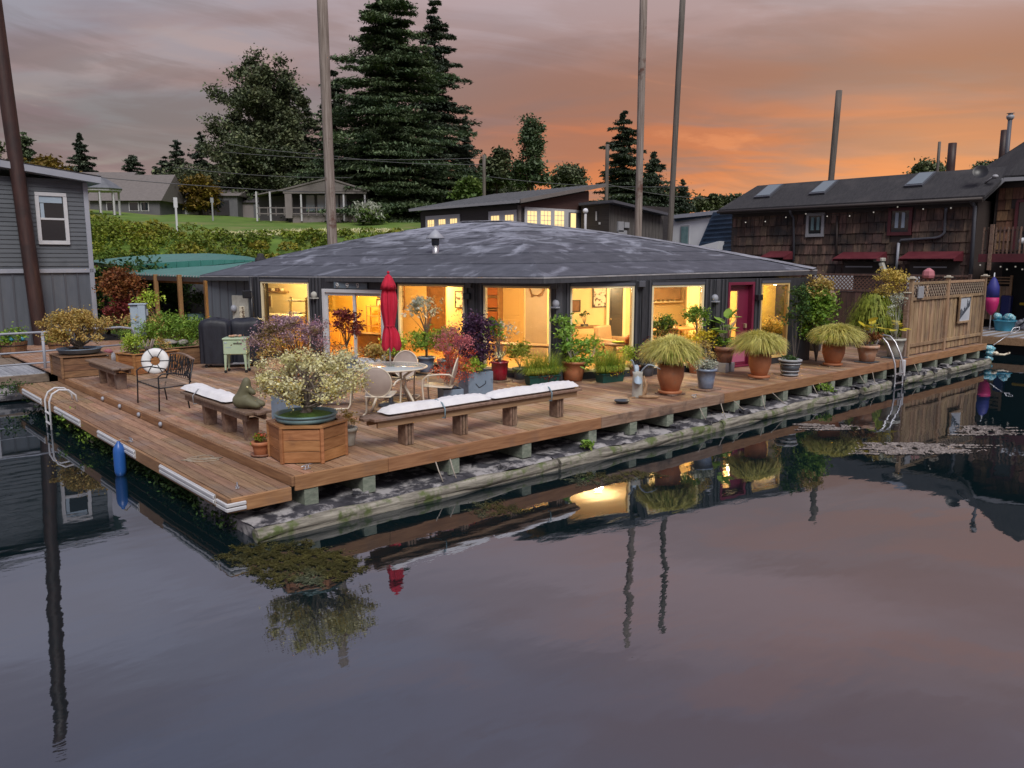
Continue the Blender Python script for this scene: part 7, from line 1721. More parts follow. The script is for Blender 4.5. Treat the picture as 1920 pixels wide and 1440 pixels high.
for k, (pa, pb_) in enumerate(((1562, 1645), (1686, 1790), (1425, 1470))):
    a_ = onx(pa, 490, XR - .9); b_ = onx(pb_, 490, XR - .9); z1 = (2.95, 2.95, 3.02)[k]
    t = empty('red_awning', (XR, (a_.y + b_.y) / 2, z1), ('red metal awning over the first ground-floor door of the shingled house', 'red metal awning right of the white downspout', 'red metal awning mostly hidden behind the black house roof')[k], 'awning', 'red metal awnings of the shingled house')
    mb = MB(); mb.prism([(XR - .03, a_.y, z1 - .02), (XR - .03, b_.y, z1 - .02), (XR - .95, b_.y, z1 - .30), (XR - .95, a_.y, z1 - .30)], (0, 0, .03)); W_(mb, 'sheet', 'awning', t)
    for yy in (a_.y, b_.y): mb = MB(); mb.prism([(XR - .03, yy, z1 - .03), (XR - .95, yy, z1 - .31), (XR - .95, yy, z1 - .38), (XR - .03, yy, z1 - .38)], (0, .03, 0)); W_(mb, 'side_cheek', 'awning', t)
    mb = MB(); mb.box((XR - .06, (a_.y + b_.y) / 2, z1 - 1.35), (.06, abs(a_.y - b_.y) - .2, 1.9)); W_(mb, 'recess_door', 'brown_trim', t)
    mb = MB(); mb.box((XR - .5, (a_.y + b_.y) / 2, z1 - .62), (.05, abs(a_.y - b_.y) * .6, .05)); W_(mb, 'bar', 'grey_band', t)
ORD = ('leftmost', 'second from left', 'third from left', 'fourth from left', 'fifth from left', 'sixth from left', 'seventh from left', 'eighth from left', 'ninth from left', 'rightmost')
for kk, (px, py) in enumerate(((1398, 417), (1435, 415.5), (1473.5, 407.5), (1511, 401), (1551, 405.5), (1593, 405), (1638, 398), (1683, 388), (1731, 392), (1783, 390))):
    q = onx(px, py, XR - .35); mb = MB(); mb.ball(q, .03, 8, 6); top(mb, 'string_bulb', 'bulb', 'string-light bulb under the shingled house eave, %s of ten' % ORD[kk], 'light', 'string lights under the shingled eave')
mb = MB(); mb.tube([onx(px, py - 3, XR - .35) for px, py in ((1372, 412), (1398, 417), (1435, 415.5), (1473.5, 407.5), (1511, 401), (1551, 405.5), (1593, 405), (1638, 398), (1683, 388), (1731, 392), (1783, 390), (1815, 382))], .008, 4); top(mb, 'light_cable', 'black_box', 'black cable of the string lights under the shingled house eave', 'cable')
mb = MB(); mb.beam(onx(1652, 492, XR - .5), onx(1663, 520, XR - .5), .22, .16, ch=.02); q = onx(1649, 487, XR - .5); mb.box(q, (.3, .42, .16), ch=.03); top(mb, 'white_duct', 'white_pot', 'pale metal duct between the two red awnings', 'duct')
# wing with gable at the far right
wg = empty('shingled_wing', (33, -1, WATER), 'taller cedar-shingled wing with balcony at the right picture edge', 'house')
XW = 31.2
mb = MB(); mb.box((XW + 2.6, -2.3, 2.7), (5.2, 9.6, 6.6)); W_(mb, 'body_walls', 'brown_trim', wg)
sw0 = None
for r in range(6):
    z = 5.15 - r * .40; y = 2.4
    while y > -2.2:
        w = rng.uniform(.2, .4); yy = y - w / 2
        if not (.95 < yy < 1.75 and z < 4.9):
            if sw0 is None: mbx = MB(); mbx.box((0, 0, 0), (.03, 1, .44), ch=.004); sw0 = mbx.build('shingle', 'shingle_w', wg); o = sw0
            else: o = clone(sw0, wg)
            o.location = (XW - .02 - rng.uniform(0, .008) - 33, yy + 1, z - WATER); o.scale = (1, w - .02, 1); o.rotation_euler = (0, .10, 0)
        y -= w
mb = MB()
for (yy, zz, ww, hh_) in ((1.35, 4.85, .75, .1), (1.0, 3.9, .1, 1.8), (1.7, 3.9, .1, 1.8)): mb.box((XW - .07, yy, zz), (.1, ww, hh_))
wo4 = W_(mb, 'window', 'maroon', wg); mb = MB(); mb.box((XW - .04, 1.35, 3.9), (.02, .6, 1.8)); W_(mb, 'pane', 'win_dark', wo4)
rpts = [(1842, 374), (1884, 335), (1960, 332), (1990, 240), (1846, 318)]
pp = [onx(x, y, XW - .45) for x, y in rpts]
g0 = pp[0]; g1 = pp[1]; r0_ = onx(1842, 321, XW + 2.0); r1_ = onx(1925, 268, XW + 2.0)
mb = MB(); mb.prism([g0 + Vector((-.1, .15, 0)), g1, onx(1990, 331, XW - .45), onx(1990, 228, XW + 2.0), r1_, r0_], (0, 0, .12)); W_(mb, 'roof', 'asphalt', wg)
pkw = onx(1990, 228, XW + 2.0); mir = lambda p: Vector((p.x, 2 * pkw.y - p.y, p.z))
mb = MB(); mb.prism([mir(g0), mir(g1), mir(onx(1990, 331, XW - .45)), pkw, mir(r1_), mir(r0_)], (0, 0, .12)); W_(mb, 'roof', 'asphalt', wg)
mb = MB(); mb.prism([(XW + 2.05, r0_.y - .2, 4.6), (XW + 2.05, r0_.y - .2, r0_.z - .05), (XW + 2.05, pkw.y, pkw.z - .05), (XW + 2.05, 2 * pkw.y - r0_.y + .2, r0_.z - .05), (XW + 2.05, 2 * pkw.y - r0_.y + .2, 4.6)], (.1, 0, 0)); W_(mb, 'gable_wall', 'brown_trim', wg)
mb = MB(); mb.beam(g0 + Vector((-.1, .0, -.04)), g1 + Vector((-.1, 0, -.04)), .06, .16); mb.beam(g1 + Vector((-.1, 0, -.04)), onx(1990, 331, XW - .5), .06, .14); W_(mb, 'rake_board', 'grey_band', wg)
XBc = 28.9
bal = empty('balcony', (XBc, 0, 2.5), 'wooden balcony with maroon edge beam at the right picture edge', 'balcony')
za = onx(1830, 491, XBc); zb_ = onx(1830, 478, XBc)
mb = MB(); mb.box((XBc + 1.1, -1.6, za.z + .16), (2.3, 7.4, .22)); W_(mb, 'platform', 'brown_trim', bal); mb = MB(); mb.box((XBc - .06, -1.6, za.z + .14), (.05, 7.5, .30), ch=.006); W_(mb, 'edge_beam', 'maroon', bal)
ztp = onx(1860, 426, XBc).z; y = 2.05; k = 0
while y > -2.0:
    mb = MB(); mb.box((XBc, y, (za.z + .3 + ztp) / 2), (.04, .05, ztp - za.z - .3)); W_(mb, 'baluster', 'fence_d' if k % 3 else 'bench', bal); y -= .135; k += 1
for z in (ztp - .12, za.z + .42): mb = MB(); mb.box((XBc + .03, 0, z), (.04, 4.2, .06)); W_(mb, 'rail', 'fence_d', bal)
q = onx(1859, 450, XBc - .08); mb = MB(); mb.box((q.x, q.y, (za.z + ztp) / 2 - .1), (.09, .12, ztp - za.z + .4)); W_(mb, 'post', 'bench', bal)
mb = MB()
for k in range(8): mb.ball((XBc + .8 + .1 * (k % 2), 1.0 - k * .16, za.z + .75 + .12 * (k % 3)), (.12, .13, .12), 8, 6, .2, rng)
top(mb, 'laundry', 'bright', 'heap of white clothes behind the balcony balusters', 'laundry')
mb = MB(); mb.lathe([(.04, 0), (.22, .02), (.28, .10), (.27, .10), (.2, .035), (0, .03)], 18); o = mb.build('satellite_dish', 'black_box'); q = onx(1838, 324, XR + .2); o.location = q; o.rotation_euler = (0, R_(-65), .4); tag(o, 'black satellite dish on the ridge of the shingled house', 'dish')
mb = MB(); mb.tube([onx(1843, 345, XR + .5), onx(1866, 330, XR + .2)], .04, 7); mb.ball(onx(1866, 331, XR + .2), (.12, .12, .08), 8, 6); top(mb, 'vent_pipe', 'grey_band', 'small grey vent arm on the roof valley at the right', 'vent')
# dark ground floor opening, lights and clutter, right dock
mb = MB(); mb.box((31.15, -1.6, 1.1), (.1, 7.2, 2.9)); W_(mb, 'lower_wall', 'dark', wg)
for kk, (px, py) in enumerate(((1838, 497), (1876, 500), (1888, 505), (1904, 500), (1917, 505))): mb = MB(); mb.ball(onx(px, py, 29.5), .03, 8, 6); top(mb, 'string_bulb', 'bulb', 'string-light bulb hanging under the maroon balcony, %s of five' % (ORD[:4] + ORD[9:])[kk], 'light', 'string lights under the balcony')
rd = empty('right_dock', (28, 0, 0), 'weathered plank dock with brown edge board at the right picture edge', 'dock')
xf = onz(1845, 629).x
for k in range(30): mb = MB(); mb.box((xf + 2.2, 2.6 - k * .2, -.02), (4.4, .19, .04), ch=.003); W_(mb, 'plank', 'dock_wood' if k % 2 else 'grating', rd)
mb = MB(); mb.box((xf - .03, -.3, -.15), (.05, 6.0, .26), ch=.006); W_(mb, 'edge_board', 'bench_edge', rd); mb = MB(); mb.box((xf + 2.3, -.3, -.45), (4.2, 5.8, .3)); W_(mb, 'float', 'dark', rd)
def fs2(x, y): return onz(x, y)
q = onz(1877, 621); t = empty('turquoise_tub', (q.x + .3, q.y, 0), 'turquoise tub heaped with turquoise netting on the right dock', 'tub')
mb = MB(); mb.lathe([(.28, 0), (.29, .02), (.36, .36), (.40, .37), (.40, .40), (.35, .40), (.33, .34), (0, .33)], 28); mb.build('tub', 'tub', t)
mb = MB(); g = np.random.default_rng(6)
for k in range(12): mb.ball((g.uniform(-.22, .22), g.uniform(-.22, .22), .44 + g.uniform(0, .14)), (.13, .13, .11), 8, 6, .1, rng)
mb.build('netting', 'tub2', t)
q = onz(1857, 622); t = empty('windsock', (q.x + .2, q.y + .1, .05), 'furled blue and magenta nylon kite sail standing beside the cedar fence', 'sail')
mb = MB(); mb.lathe([(.03, .55), (.16, .70), (.22, 1.0), (.22, 1.2)], 20); mb.build('magenta_cloth', 'pink_sail', t); mb = MB(); mb.lathe([(.221, 1.2), (.20, 1.6), (.10, 1.85), (.02, 1.95)], 20); mb.build('blue_cloth', 'blue_sail', t); mb = MB(); mb.tube([(0, 0, 0), (0, 0, 2.1)], .02, 7); mb.build('staff', 'bright', t)
q = onz(1868, 618); f2 = empty('small_fence', (q.x + 1.2, q.y + .5, 0), 'short brown slatted screen behind the blue and magenta sail', 'fence')
for k in range(7): mb = MB(); mb.box((0, .45 - k * .14, .95), (.02, .13, 1.3)); mb.build('board', 'fence', f2)
for k in range(3): mb = MB(); mb.box((-.02, .03, 1.72 + k * .11), (.03, 1.0, .05)); mb.build('slat', 'bench_edge', f2)
for s in (-.5, .55): mb = MB(); mb.box((0, s, 1.0), (.08, .08, 2.05)); mb.build('post', 'bench_edge', f2)
q = onz(1900, 618); 
for k, (dx_, dy_, w, h, m_, lb) in enumerate(((.8, .55, .35, .9, 'cbl', 'blue and white plastic container on the right dock'), (.7, .55, .30, .35, 'bright', 'white lower container beside the turquoise tub'))):
    mb = MB(); mb.box((0, 0, h / 2 + (.35 if k == 0 else 0)), (w, w, h), ch=.04); o = mb.build('plastic_container', m_); o.location = (q.x + dx_, q.y + dy_, .003); tag(o, lb, 'container')
mb = MB(); mb.box((0, 0, 0), (.12, 1.3, .10), ch=.03); o = mb.build('yellow_kayak_tip', 'white_y'); o.location = (q.x + .6, q.y - .6, .95); tag(o, 'yellow plastic bar above the clutter on the right dock', 'toy')
mb = MB(); g = np.random.default_rng(16)
for k in range(26): mb.ball((g.uniform(-.25, .25), g.uniform(-.5, .5), g.uniform(.05, .4)), (.09, .1, .08), 7, 5, .2, rng)
o = mb.build('shell_heap', 'frost'); o.location = (q.x + .2, q.y - .1, 0); tag(o, 'heap of grey oyster shells right of the turquoise tub', 'shells')
mb = MB(); mb.tube([(0, 0, 0), (.5, -.15, .22), (.85, -.25, .38)], .012, 6); mb.tube([(.80, -.2, .36), (1.0, -.22, .5), (1.12, -.35, .52), (1.0, -.38, .44), (.84, -.3, .36)], .012, 6, closed=True); p = onz(1858, 648); o = mb.build('landing_net', 'alu'); o.location = (p.x + .2, p.y, .0); tag(o, 'small aluminium hand net leaning off the end of the deck', 'net')
t = empty('rope_bundle', (23.75, -.12, -.18), 'turquoise rope bundle and floats hanging off the right end of the deck', 'rope')
mb = MB(); mb.ball((0, .05, .02), (.16, .18, .10), 10, 7, .15, rng); mb.ball((.02, 0, -.13), (.17, .16, .09), 10, 7, .15, rng); mb.ball((-.02, .02, -.30), (.13, .12, .1), 10, 7, .15, rng); mb.build('rope', 'tub2', t)
mb = MB(); mb.tube([(.1, -.1, -.16), (.35, -.3, -.18), (.5, -.4, -.12)], .035, 7); mb.ball((0, -.15, -.12), (.12, .1, .07), 8, 6); mb.build('floats', 'in_print', t)

# ================================================================ brown house behind
XM, YM = 24.57, 22.98
bh = empty('brown_house', (XM + 3, YM + 4, WATER), 'dark brown house with sloping metal roof and lit multi-pane windows behind', 'house')
zl = 5.60; sl_ = (6.83 - 5.73) / (30.68 - XM)
mb = MB(); mb.prism([(XM, YM, 0), (XM + 5.3, YM, 0), (XM + 5.3, YM, zl + sl_ * 5.3 - .05), (XM, YM, zl - .05)], (0, 8.95, 0)); W_(mb, 'body_walls', 'br_wall', bh)
mb = MB(); mb.prism([(XM + .02, YM - .03, 5.35), (XM + 5.3, YM - .03, 5.35), (XM + 5.3, YM - .03, zl + sl_ * 5.3 - .1), (XM + .02, YM - .03, zl - .1)], (0, .02, 0)); W_(mb, 'gable_planks', 'br_wall2', bh)
mb = MB(); mb.prism([(XM - .35, YM - .45, zl - .02), (XM - .35, YM + 9.6, zl - .02), (XM + 6.2, YM + 9.6, zl + sl_ * 6.55), (XM + 6.2, YM - .45, zl + sl_ * 6.55)], (0, 0, .12)); W_(mb, 'roof', 'steel_roof', bh)
for k in range(24):
    y = YM - .3 + k * .41; mb = MB(); mb.beam((XM - .36, y, zl + .115), (XM + 6.2, y, zl + sl_ * 6.55 + .135), .03, .035); W_(mb, 'roof_seam', 'steel_roof', bh)
mb = MB(); mb.beam((XM - .36, YM - .47, zl + .03), (XM + 6.22, YM - .47, zl + sl_ * 6.58 + .05), .04, .20); W_(mb, 'rake_trim', 'h_roof', bh)
mb = MB(); mb.beam((XM - .38, YM - .4, zl + .02), (XM - .38, YM + 9.6, zl + .02), .05, .14); W_(mb, 'eave_trim', 'grey_band', bh)
mb = MB(); mb.box((XM - .02, YM - .02, 2.6), (.14, .14, 5.7)); W_(mb, 'corner_trim', 'h_roof', bh)
def lit_window_x(y0_, y1_, z0_, z1_, npan, root, X, m_trim='h_white'):
    """band of lit windows in the plane x = X"""
    mb = MB(); mb.box((X - .03, (y0_ + y1_) / 2, (z0_ + z1_) / 2), (.05, abs(y1_ - y0_), z1_ - z0_)); fr = W_(mb, 'window', m_trim, root); st = (y1_ - y0_) / npan
    for k in range(npan):
        yc = y0_ + st * (k + .5); w = abs(st) * .56
        mb = MB(); mb.box((X - .06, yc, (z0_ + z1_) / 2 - .04), (.02, w, (z1_ - z0_) * .58)); W_(mb, 'pane', 'lit', fr)
        mb = MB(); mb.box((X - .075, yc, (z0_ + z1_) / 2 - .04), (.014, w, .022)); mb.box((X - .076, yc - w * .17, (z0_ + z1_) / 2 - .04), (.014, .02, (z1_ - z0_) * .58)); mb.box((X - .076, yc + w * .17, (z0_ + z1_) / 2 - .04), (.014, .02, (z1_ - z0_) * .58)); W_(mb, 'muntins', m_trim, fr)
q0, q1 = onx(799, 405, XM), onx(863, 403, XM); lit_window_x(q0.y, q1.y, q0.z - 1.0, q0.z - .02, 3, bh, XM)
q0, q1 = onx(917, 397, XM), onx(970, 394, XM); lit_window_x(q0.y, q1.y, q0.z - 1.0, q0.z, 2, bh, XM)
q0, q1 = ony(982, 388, YM), ony(1089, 390, YM)
mb = MB(); mb.box(((q0.x + q1.x) / 2, YM - .06, q0.z - .75), (q1.x - q0.x, .06, 1.5)); wband = W_(mb, 'window', 'h_white', bh)
for a_, b_ in ((987, 1004), (1012, 1030), (1038, 1055)):
    A_ = ony(a_, 397, YM); B_ = ony(b_, 397, YM); mb = MB(); mb.box(((A_.x + B_.x) / 2, YM - .10, A_.z - .45), (B_.x - A_.x, .02, .98)); W_(mb, 'pane', 'lit', wband)
    mb = MB(); cx_ = (A_.x + B_.x) / 2; w = B_.x - A_.x
    for fx in (-.18, .18): mb.box((cx_ + fx * w, YM - .115, A_.z - .45), (.03, .012, .98))
    for fz in (-.2, -.45, -.7): mb.box((cx_, YM - .113, A_.z + fz), (w, .012, .025))
    W_(mb, 'muntins', 'h_white', wband)
A_ = ony(1064, 398, YM); B_ = ony(1086, 398, YM); mb = MB(); mb.box(((A_.x + B_.x) / 2, YM - .10, A_.z - .6), (B_.x - A_.x, .03, 1.2)); dd_ = W_(mb, 'door', 'h_grey', bh); mb = MB(); mb.box((A_.x + .35, YM - .12, A_.z - .6), (.4, .02, 1.1)); W_(mb, 'pane', 'lit', dd_)
# annex
XA = 28.9; YA = 18.9
an = empty('board_batten_annex', (XA + 2, YA + 2, WATER), 'grey-brown board and batten annex with flat roof right of the brown house', 'house')
q0 = onx(1090, 384, XA); q1 = onx(1142, 381, XA)
y1_ = q1.y; zt_ = q1.z
mb = MB(); mb.box((XA + 2.8, (y1_ + q0.y) / 2, 2.3), (5.6, q0.y - y1_, 2 * (zt_ - 2.3))); W_(mb, 'body_walls', 'br_wall', an)
er = ony(1242, 404, y1_)
mb = MB(); mb.prism([(XA, y1_ - .02, 2.5), (er.x, y1_ - .02, 2.5), (er.x, y1_ - .02, er.z), (XA, y1_ - .02, zt_)], (0, -.03, 0)); W_(mb, 'batten_wall', 'bb', an)
k = 0
while XA + .1 + k * .30 < er.x: x = XA + .1 + k * .30; zz = zt_ + (er.z - zt_) * (x - XA) / (er.x - XA); mb = MB(); mb.box((x, y1_ - .062, (2.5 + zz) / 2), (.05, .02, zz - 2.5)); W_(mb, 'batten', 'bb', an); k += 1
f0_, f1_, f2_ = onx(1085, 385, XA - .35), onx(1150, 379.5, XA - .35), ony(1254, 404, y1_ - .6)
mb = MB(); mb.prism([f0_, f1_, f2_, Vector((f2_.x, q0.y + .3, f2_.z)), Vector((f0_.x + .5, q0.y + .3, f0_.z))], (0, 0, .14)); W_(mb, 'roof', 'grey_box', an)
mb = MB(); qm = ony(1163, 425, y1_ - .1); mb.box(qm, (.45, .12, .55)); mb.box(qm + Vector((.5, 0, .1)), (.4, .12, .3)); mb.box(qm + Vector((.15, 0, -.6)), (.7, .12, .8)); W_(mb, 'meter_boxes', 'grey_band', an)
mb = MB(); q = onx(1118, 405, XA - .04); mb.box(q, (.03, .09, .5)); mb.box(q + Vector((0, -.25, -.4)), (.03, .12, .12)); W_(mb, 'door_sign', 'bright', an)
q = onx(1097, 455, XA - 1.0); t = empty('lamp_post', (q.x, q.y, 3), 'white post lamp in front of the brown house annex', 'lamp'); zt2 = onx(1097, 400, XA - 1).z - 3; mb = MB(); mb.tube([(0, 0, 0), (0, 0, zt2)], .07, 9); mb.build('post', 'h_white', t); mb = MB(); mb.ball((0, 0, zt2 + .12), .15, 10, 8); mb.build('globe', 'white_wall', t)
# white house with navy mansard
wh = empty('white_house', (36.5, 16, WATER), 'white house with navy tiled mansard between the poles and the shingled house', 'house')
XH = 36.0
P_ = lambda x, y: onx(x, y, XH)
mb = MB(); mb.prism([P_(1240, 412), P_(1338, 400), P_(1306, 500), P_(1240, 500)], (4, 0, 0)); W_(mb, 'wall', 'white_wall', wh)
mb = MB(); a_, b_ = onx(1262, 407, XH - .1), onx(1350, 398, XH - .1); mb.beam(a_, b_, .3, .22); W_(mb, 'roof_edge', 'trim', wh)
mb = MB(); a_, b_ = onx(1266, 413, XH - .1), onx(1338, 402.5, XH - .1); mb.beam(a_, b_, .1, .14); W_(mb, 'navy_band', 'navy_tile', wh)
mb = MB(); mb.prism([onx(1337, 398, XH - .3), onx(1385, 394, XH - .3), onx(1385, 490, XH - .3), onx(1303, 476, XH - .3)], (4, 0, 0)); W_(mb, 'mansard', 'navy_tile', wh)
for k in range(9):
    yy = 402 + k * 8.5; xl = 1337 - (k * 8.5) * .43; mb = MB(); mb.beam(onx(xl, yy + 2, XH - .36), onx(1380, yy - 2, XH - .36), .05, .05); W_(mb, 'tile_course', 'navy_tile', wh)
mb = MB(); mb.prism([onx(1300, 464, XH - .9), onx(1348, 452, XH - .9), onx(1342, 474, XH - .9), onx(1300, 474, XH - .9)], (.6, 0, 0)); W_(mb, 'dormer', 'white_wall', wh)
q = onx(1284, 444, XH - .03); mb = MB(); mb.box(q, (.06, .62, 1.35)); w5 = W_(mb, 'window', 'grey_band', wh); mb = MB(); mb.box(q - Vector((.04, 0, 0)), (.02, .50, 1.2)); W_(mb, 'pane', 'teal_pot', w5)
q = onx(1239, 445, XH + .2); mb = MB(); mb.box(q, (.1, .8, 1.6)); w6 = W_(mb, 'window', 'trim', wh); mb = MB(); mb.box(q - Vector((.06, 0, 0)), (.02, .6, 1.4)); W_(mb, 'pane', 'teal_pot', w6)
# small post in front? power wires
for k, ((x0, y0_, Z0), (x1, y1_, Z1), sag) in enumerate((((0, 313, 60), (640, 363, 60), .8), ((330, 314, 80), (660, 333, 80), 1.0), ((430, 270, 80), (620, 290, 80), .6), ((620, 292, 80), (908, 308, 76), 1.0), ((420, 285, 80), (908, 296, 76), 1.4), ((908, 330, 76), (1290, 350, 62), 1.2), ((1137, 345, 62), (1330, 372, 70), .8))):
    A, B = atd(x0, y0_, Z0), atd(x1, y1_, Z1); pts = []
    for i in range(17): q = A.lerp(B, i / 16); q.z -= sag * 4 * (i / 16) * (1 - i / 16) * .3; pts.append(q)
    mb = MB(); mb.tube(pts, .028, 4); top(mb, 'power_line', 'wire', 'thin overhead power line ' + ('sagging low from the left edge to the weathered pole', 'crossing the big dark tree at mid height', 'highest across the top of the big dark tree', 'reaching the utility pole from the weathered pole', 'running high through the huge fir', 'between the utility pole and the right-hand poles', 'short, right of the brown house utility pole')[k], 'power line', 'overhead power lines')
q = land(343, 66); mb = MB(); mb.box(q + Vector((0, 0, .9)), (.14, .1, 2.8)); mb.box(q + Vector((0, 0, 2.6)), (.3, .06, .8)); top(mb, 'park_sign', 'bright', 'slim white sign post on the grassy bank', 'sign')
q = land(410, 84); mb = MB(); mb.box(q + Vector((0, 0, 1.1)), (.12, .12, 2.3)); mb.box(q + Vector((0, 0, 2.2)), (.3, .1, .5)); top(mb, 'park_lamp', 'grey_band', 'short grey post with a square head on the lawn', 'post')

# ================================================================ hillside houses
def gable_box(root, q, w, d, h, rh_, rz, wall, roof, ov=.4, axis='x'):
    mb = MB(); mb.box((0, 0, h / 2 - 1.0), (w, d, h + 2)); mb.build('walls', wall, root)
    mb = MB(); W2_, D2 = w / 2 + ov, d / 2 + ov; mb.prism([(-W2_, -D2, h), (-W2_, D2, h), (-W2_, 0, h + rh_)], (2 * W2_, 0, 0)); mb.build('roof', roof, root)
def far(px, s, dz=0): q = land(px, s); q.z += dz; return q
q = far(278, 92, -1.2); h1 = empty('hill_house', q, 'low long house with a big taupe roof on the hill at the left', 'house', rz=-HEAD - .02)
gable_box(h1, q, 7.6, 7, 2.3, 3.1, 0, 'h_grey', 'h_roof')
for x, w in ((-1.6, .8), (1.0, 1.1), (2.2, .9)):
    mb = MB(); mb.box((x, -3.52, 1.7), (w, .06, 1.0)); wv = mb.build('window', 'h_white', h1); mb = MB(); mb.box((x, -3.57, 1.7), (w - .2, .04, .8)); mb.build('pane', 'win_dark', wv)
q = far(198, 95, 0); h2 = empty('hill_house', q, 'tan roofed house behind the white gazebo on the hill', 'house', rz=-HEAD); gable_box(h2, q, 9, 7, 1.9, 2.4, 0, 'h_wall', 'h_roof')
q = far(205, 82, .2); gz = empty('gazebo', q, 'white gazebo with grey pagoda roof on the hilltop', 'gazebo', rz=-HEAD)
for k in range(8):
    a_ = math.pi / 8 + k * math.pi / 4; mb = MB(); mb.box((math.cos(a_) * 1.8, math.sin(a_) * 1.4, 1.0), (.16, .16, 2.6)); mb.build('post', 'h_white', gz)
mb = MB(); mb.lathe([(2.3, 2.2), (2.35, 2.3), (1.7, 2.75), (.9, 3.25), (.15, 3.6), (0, 3.75)], 8, sy=.8, smooth=False); mb.build('roof', 'steel_roof', gz); mb = MB(); mb.lathe([(2.2, 2.05), (2.2, 2.2), (0, 2.2)], 8, sy=.8, smooth=False); mb.build('fascia', 'h_white', gz)
q = far(400, 96, -.3); h3 = empty('hill_garage', q, 'row of low garages with white and dark doors on the hill', 'garage', rz=-HEAD)
mb = MB(); mb.box((0, 0, 1.0), (8.6, 4, 2.6)); mb.build('walls', 'h_grey', h3); mb = MB(); mb.prism([(-4.6, -2.3, 2.3), (-4.6, 2.3, 2.3), (-4.6, 1.0, 3.2)], (9.2, 0, 0)); mb.build('roof', 'h_roof', h3)
for x, m_ in ((-3.0, 'h_white'), (-1.0, 'h_white'), (.9, 'win_dark'), (2.6, 'win_dark')): mb = MB(); mb.box((x, -2.04, .95), (1.5, .06, 1.7)); mb.build('garage_door', m_, h3)
q = far(482, 97, 0); h4 = empty('hill_shed', q, 'pale low shed wall under the dark trees on the hill', 'shed', rz=-HEAD); mb = MB(); mb.box((0, 0, .7), (5.2, 2.5, 2.1)); mb.build('walls', 'h_wall', h4); mb = MB(); mb.prism([(-2.8, -1.5, 1.75), (-2.8, 1.5, 1.75), (-2.8, .3, 2.5)], (5.6, 0, 0)); mb.build('roof', 'h_dark', h4); mb = MB(); mb.box((1.6, -1.3, .8), (1.9, .05, 1.8)); mb.build('door', 'h_grey', h4)
q = far(612, 86, .25); h5 = empty('porch_house', q, 'long hillside house with a columned porch and railing left of the wooden pole', 'house', rz=-HEAD + .03)
mb = MB(); mb.box((.5, 2.2, 1.4), (8.4, 3.8, 3.6)); mb.build('walls', 'h_dark', h5)
mb = MB(); mb.prism([(-4.2, -.9, 2.75), (5.0, -.9, 2.75), (.9, -.9, 4.0)], (0, 6, 0)); mb.build('roof', 'h_roof', h5)
mb = MB(); mb.beam((-4.3, -.95, 2.78), (.9, -.95, 4.06), .1, .16); mb.beam((.9, -.95, 4.06), (5.1, -.95, 2.78), .1, .16); mb.box((.5, -.92, 2.6), (8.6, .12, .2)); mb.build('rake_board', 'h_roof', h5)
mb = MB(); mb.prism([(-7.0, -.4, 2.3), (-4.0, -.4, 2.9), (-4.0, 4, 2.9), (-7.0, 4, 2.3)], (0, 0, .12)); mb.build('side_roof', 'h_roof', h5); mb = MB(); mb.box((-5.5, 2.5, 1.0), (2.8, 2.6, 2.8)); mb.build('side_wall', 'h_dark', h5)
for x in (-6.6, -5.2, -2.0, .6, 2.4, 4.6): mb = MB(); mb.box((x, -.8, 1.2), (.16, .16, 3.0)); mb.build('column', 'h_white', h5)
mb = MB(); mb.box((-3.3, -.7, 1.3), (.7, .5, 2.6)); mb.build('chimney', 'h_wall', h5)
for z in (.45, 1.05): mb = MB(); mb.box((-.9, -.85, z), (11.4, .08, .09)); mb.build('railing', 'h_wall', h5)
for k in range(14): mb = MB(); mb.box((-6.3 + k * .84, -.85, .7), (.08, .08, .9)); mb.build('baluster', 'h_wall', h5)
for x, w in ((-1.3, .9), (-.1, .9), (1.2, .9), (2.2, .7)): mb = MB(); mb.box((x, .27, 1.6), (w, .06, 1.7)); mb.build('window', 'sky_glass', h5)
mb = MB(); mb.box((1.0, -.5, -.3), (8, .2, 1.2)); mb.build('foundation', 'h_wall', h5)

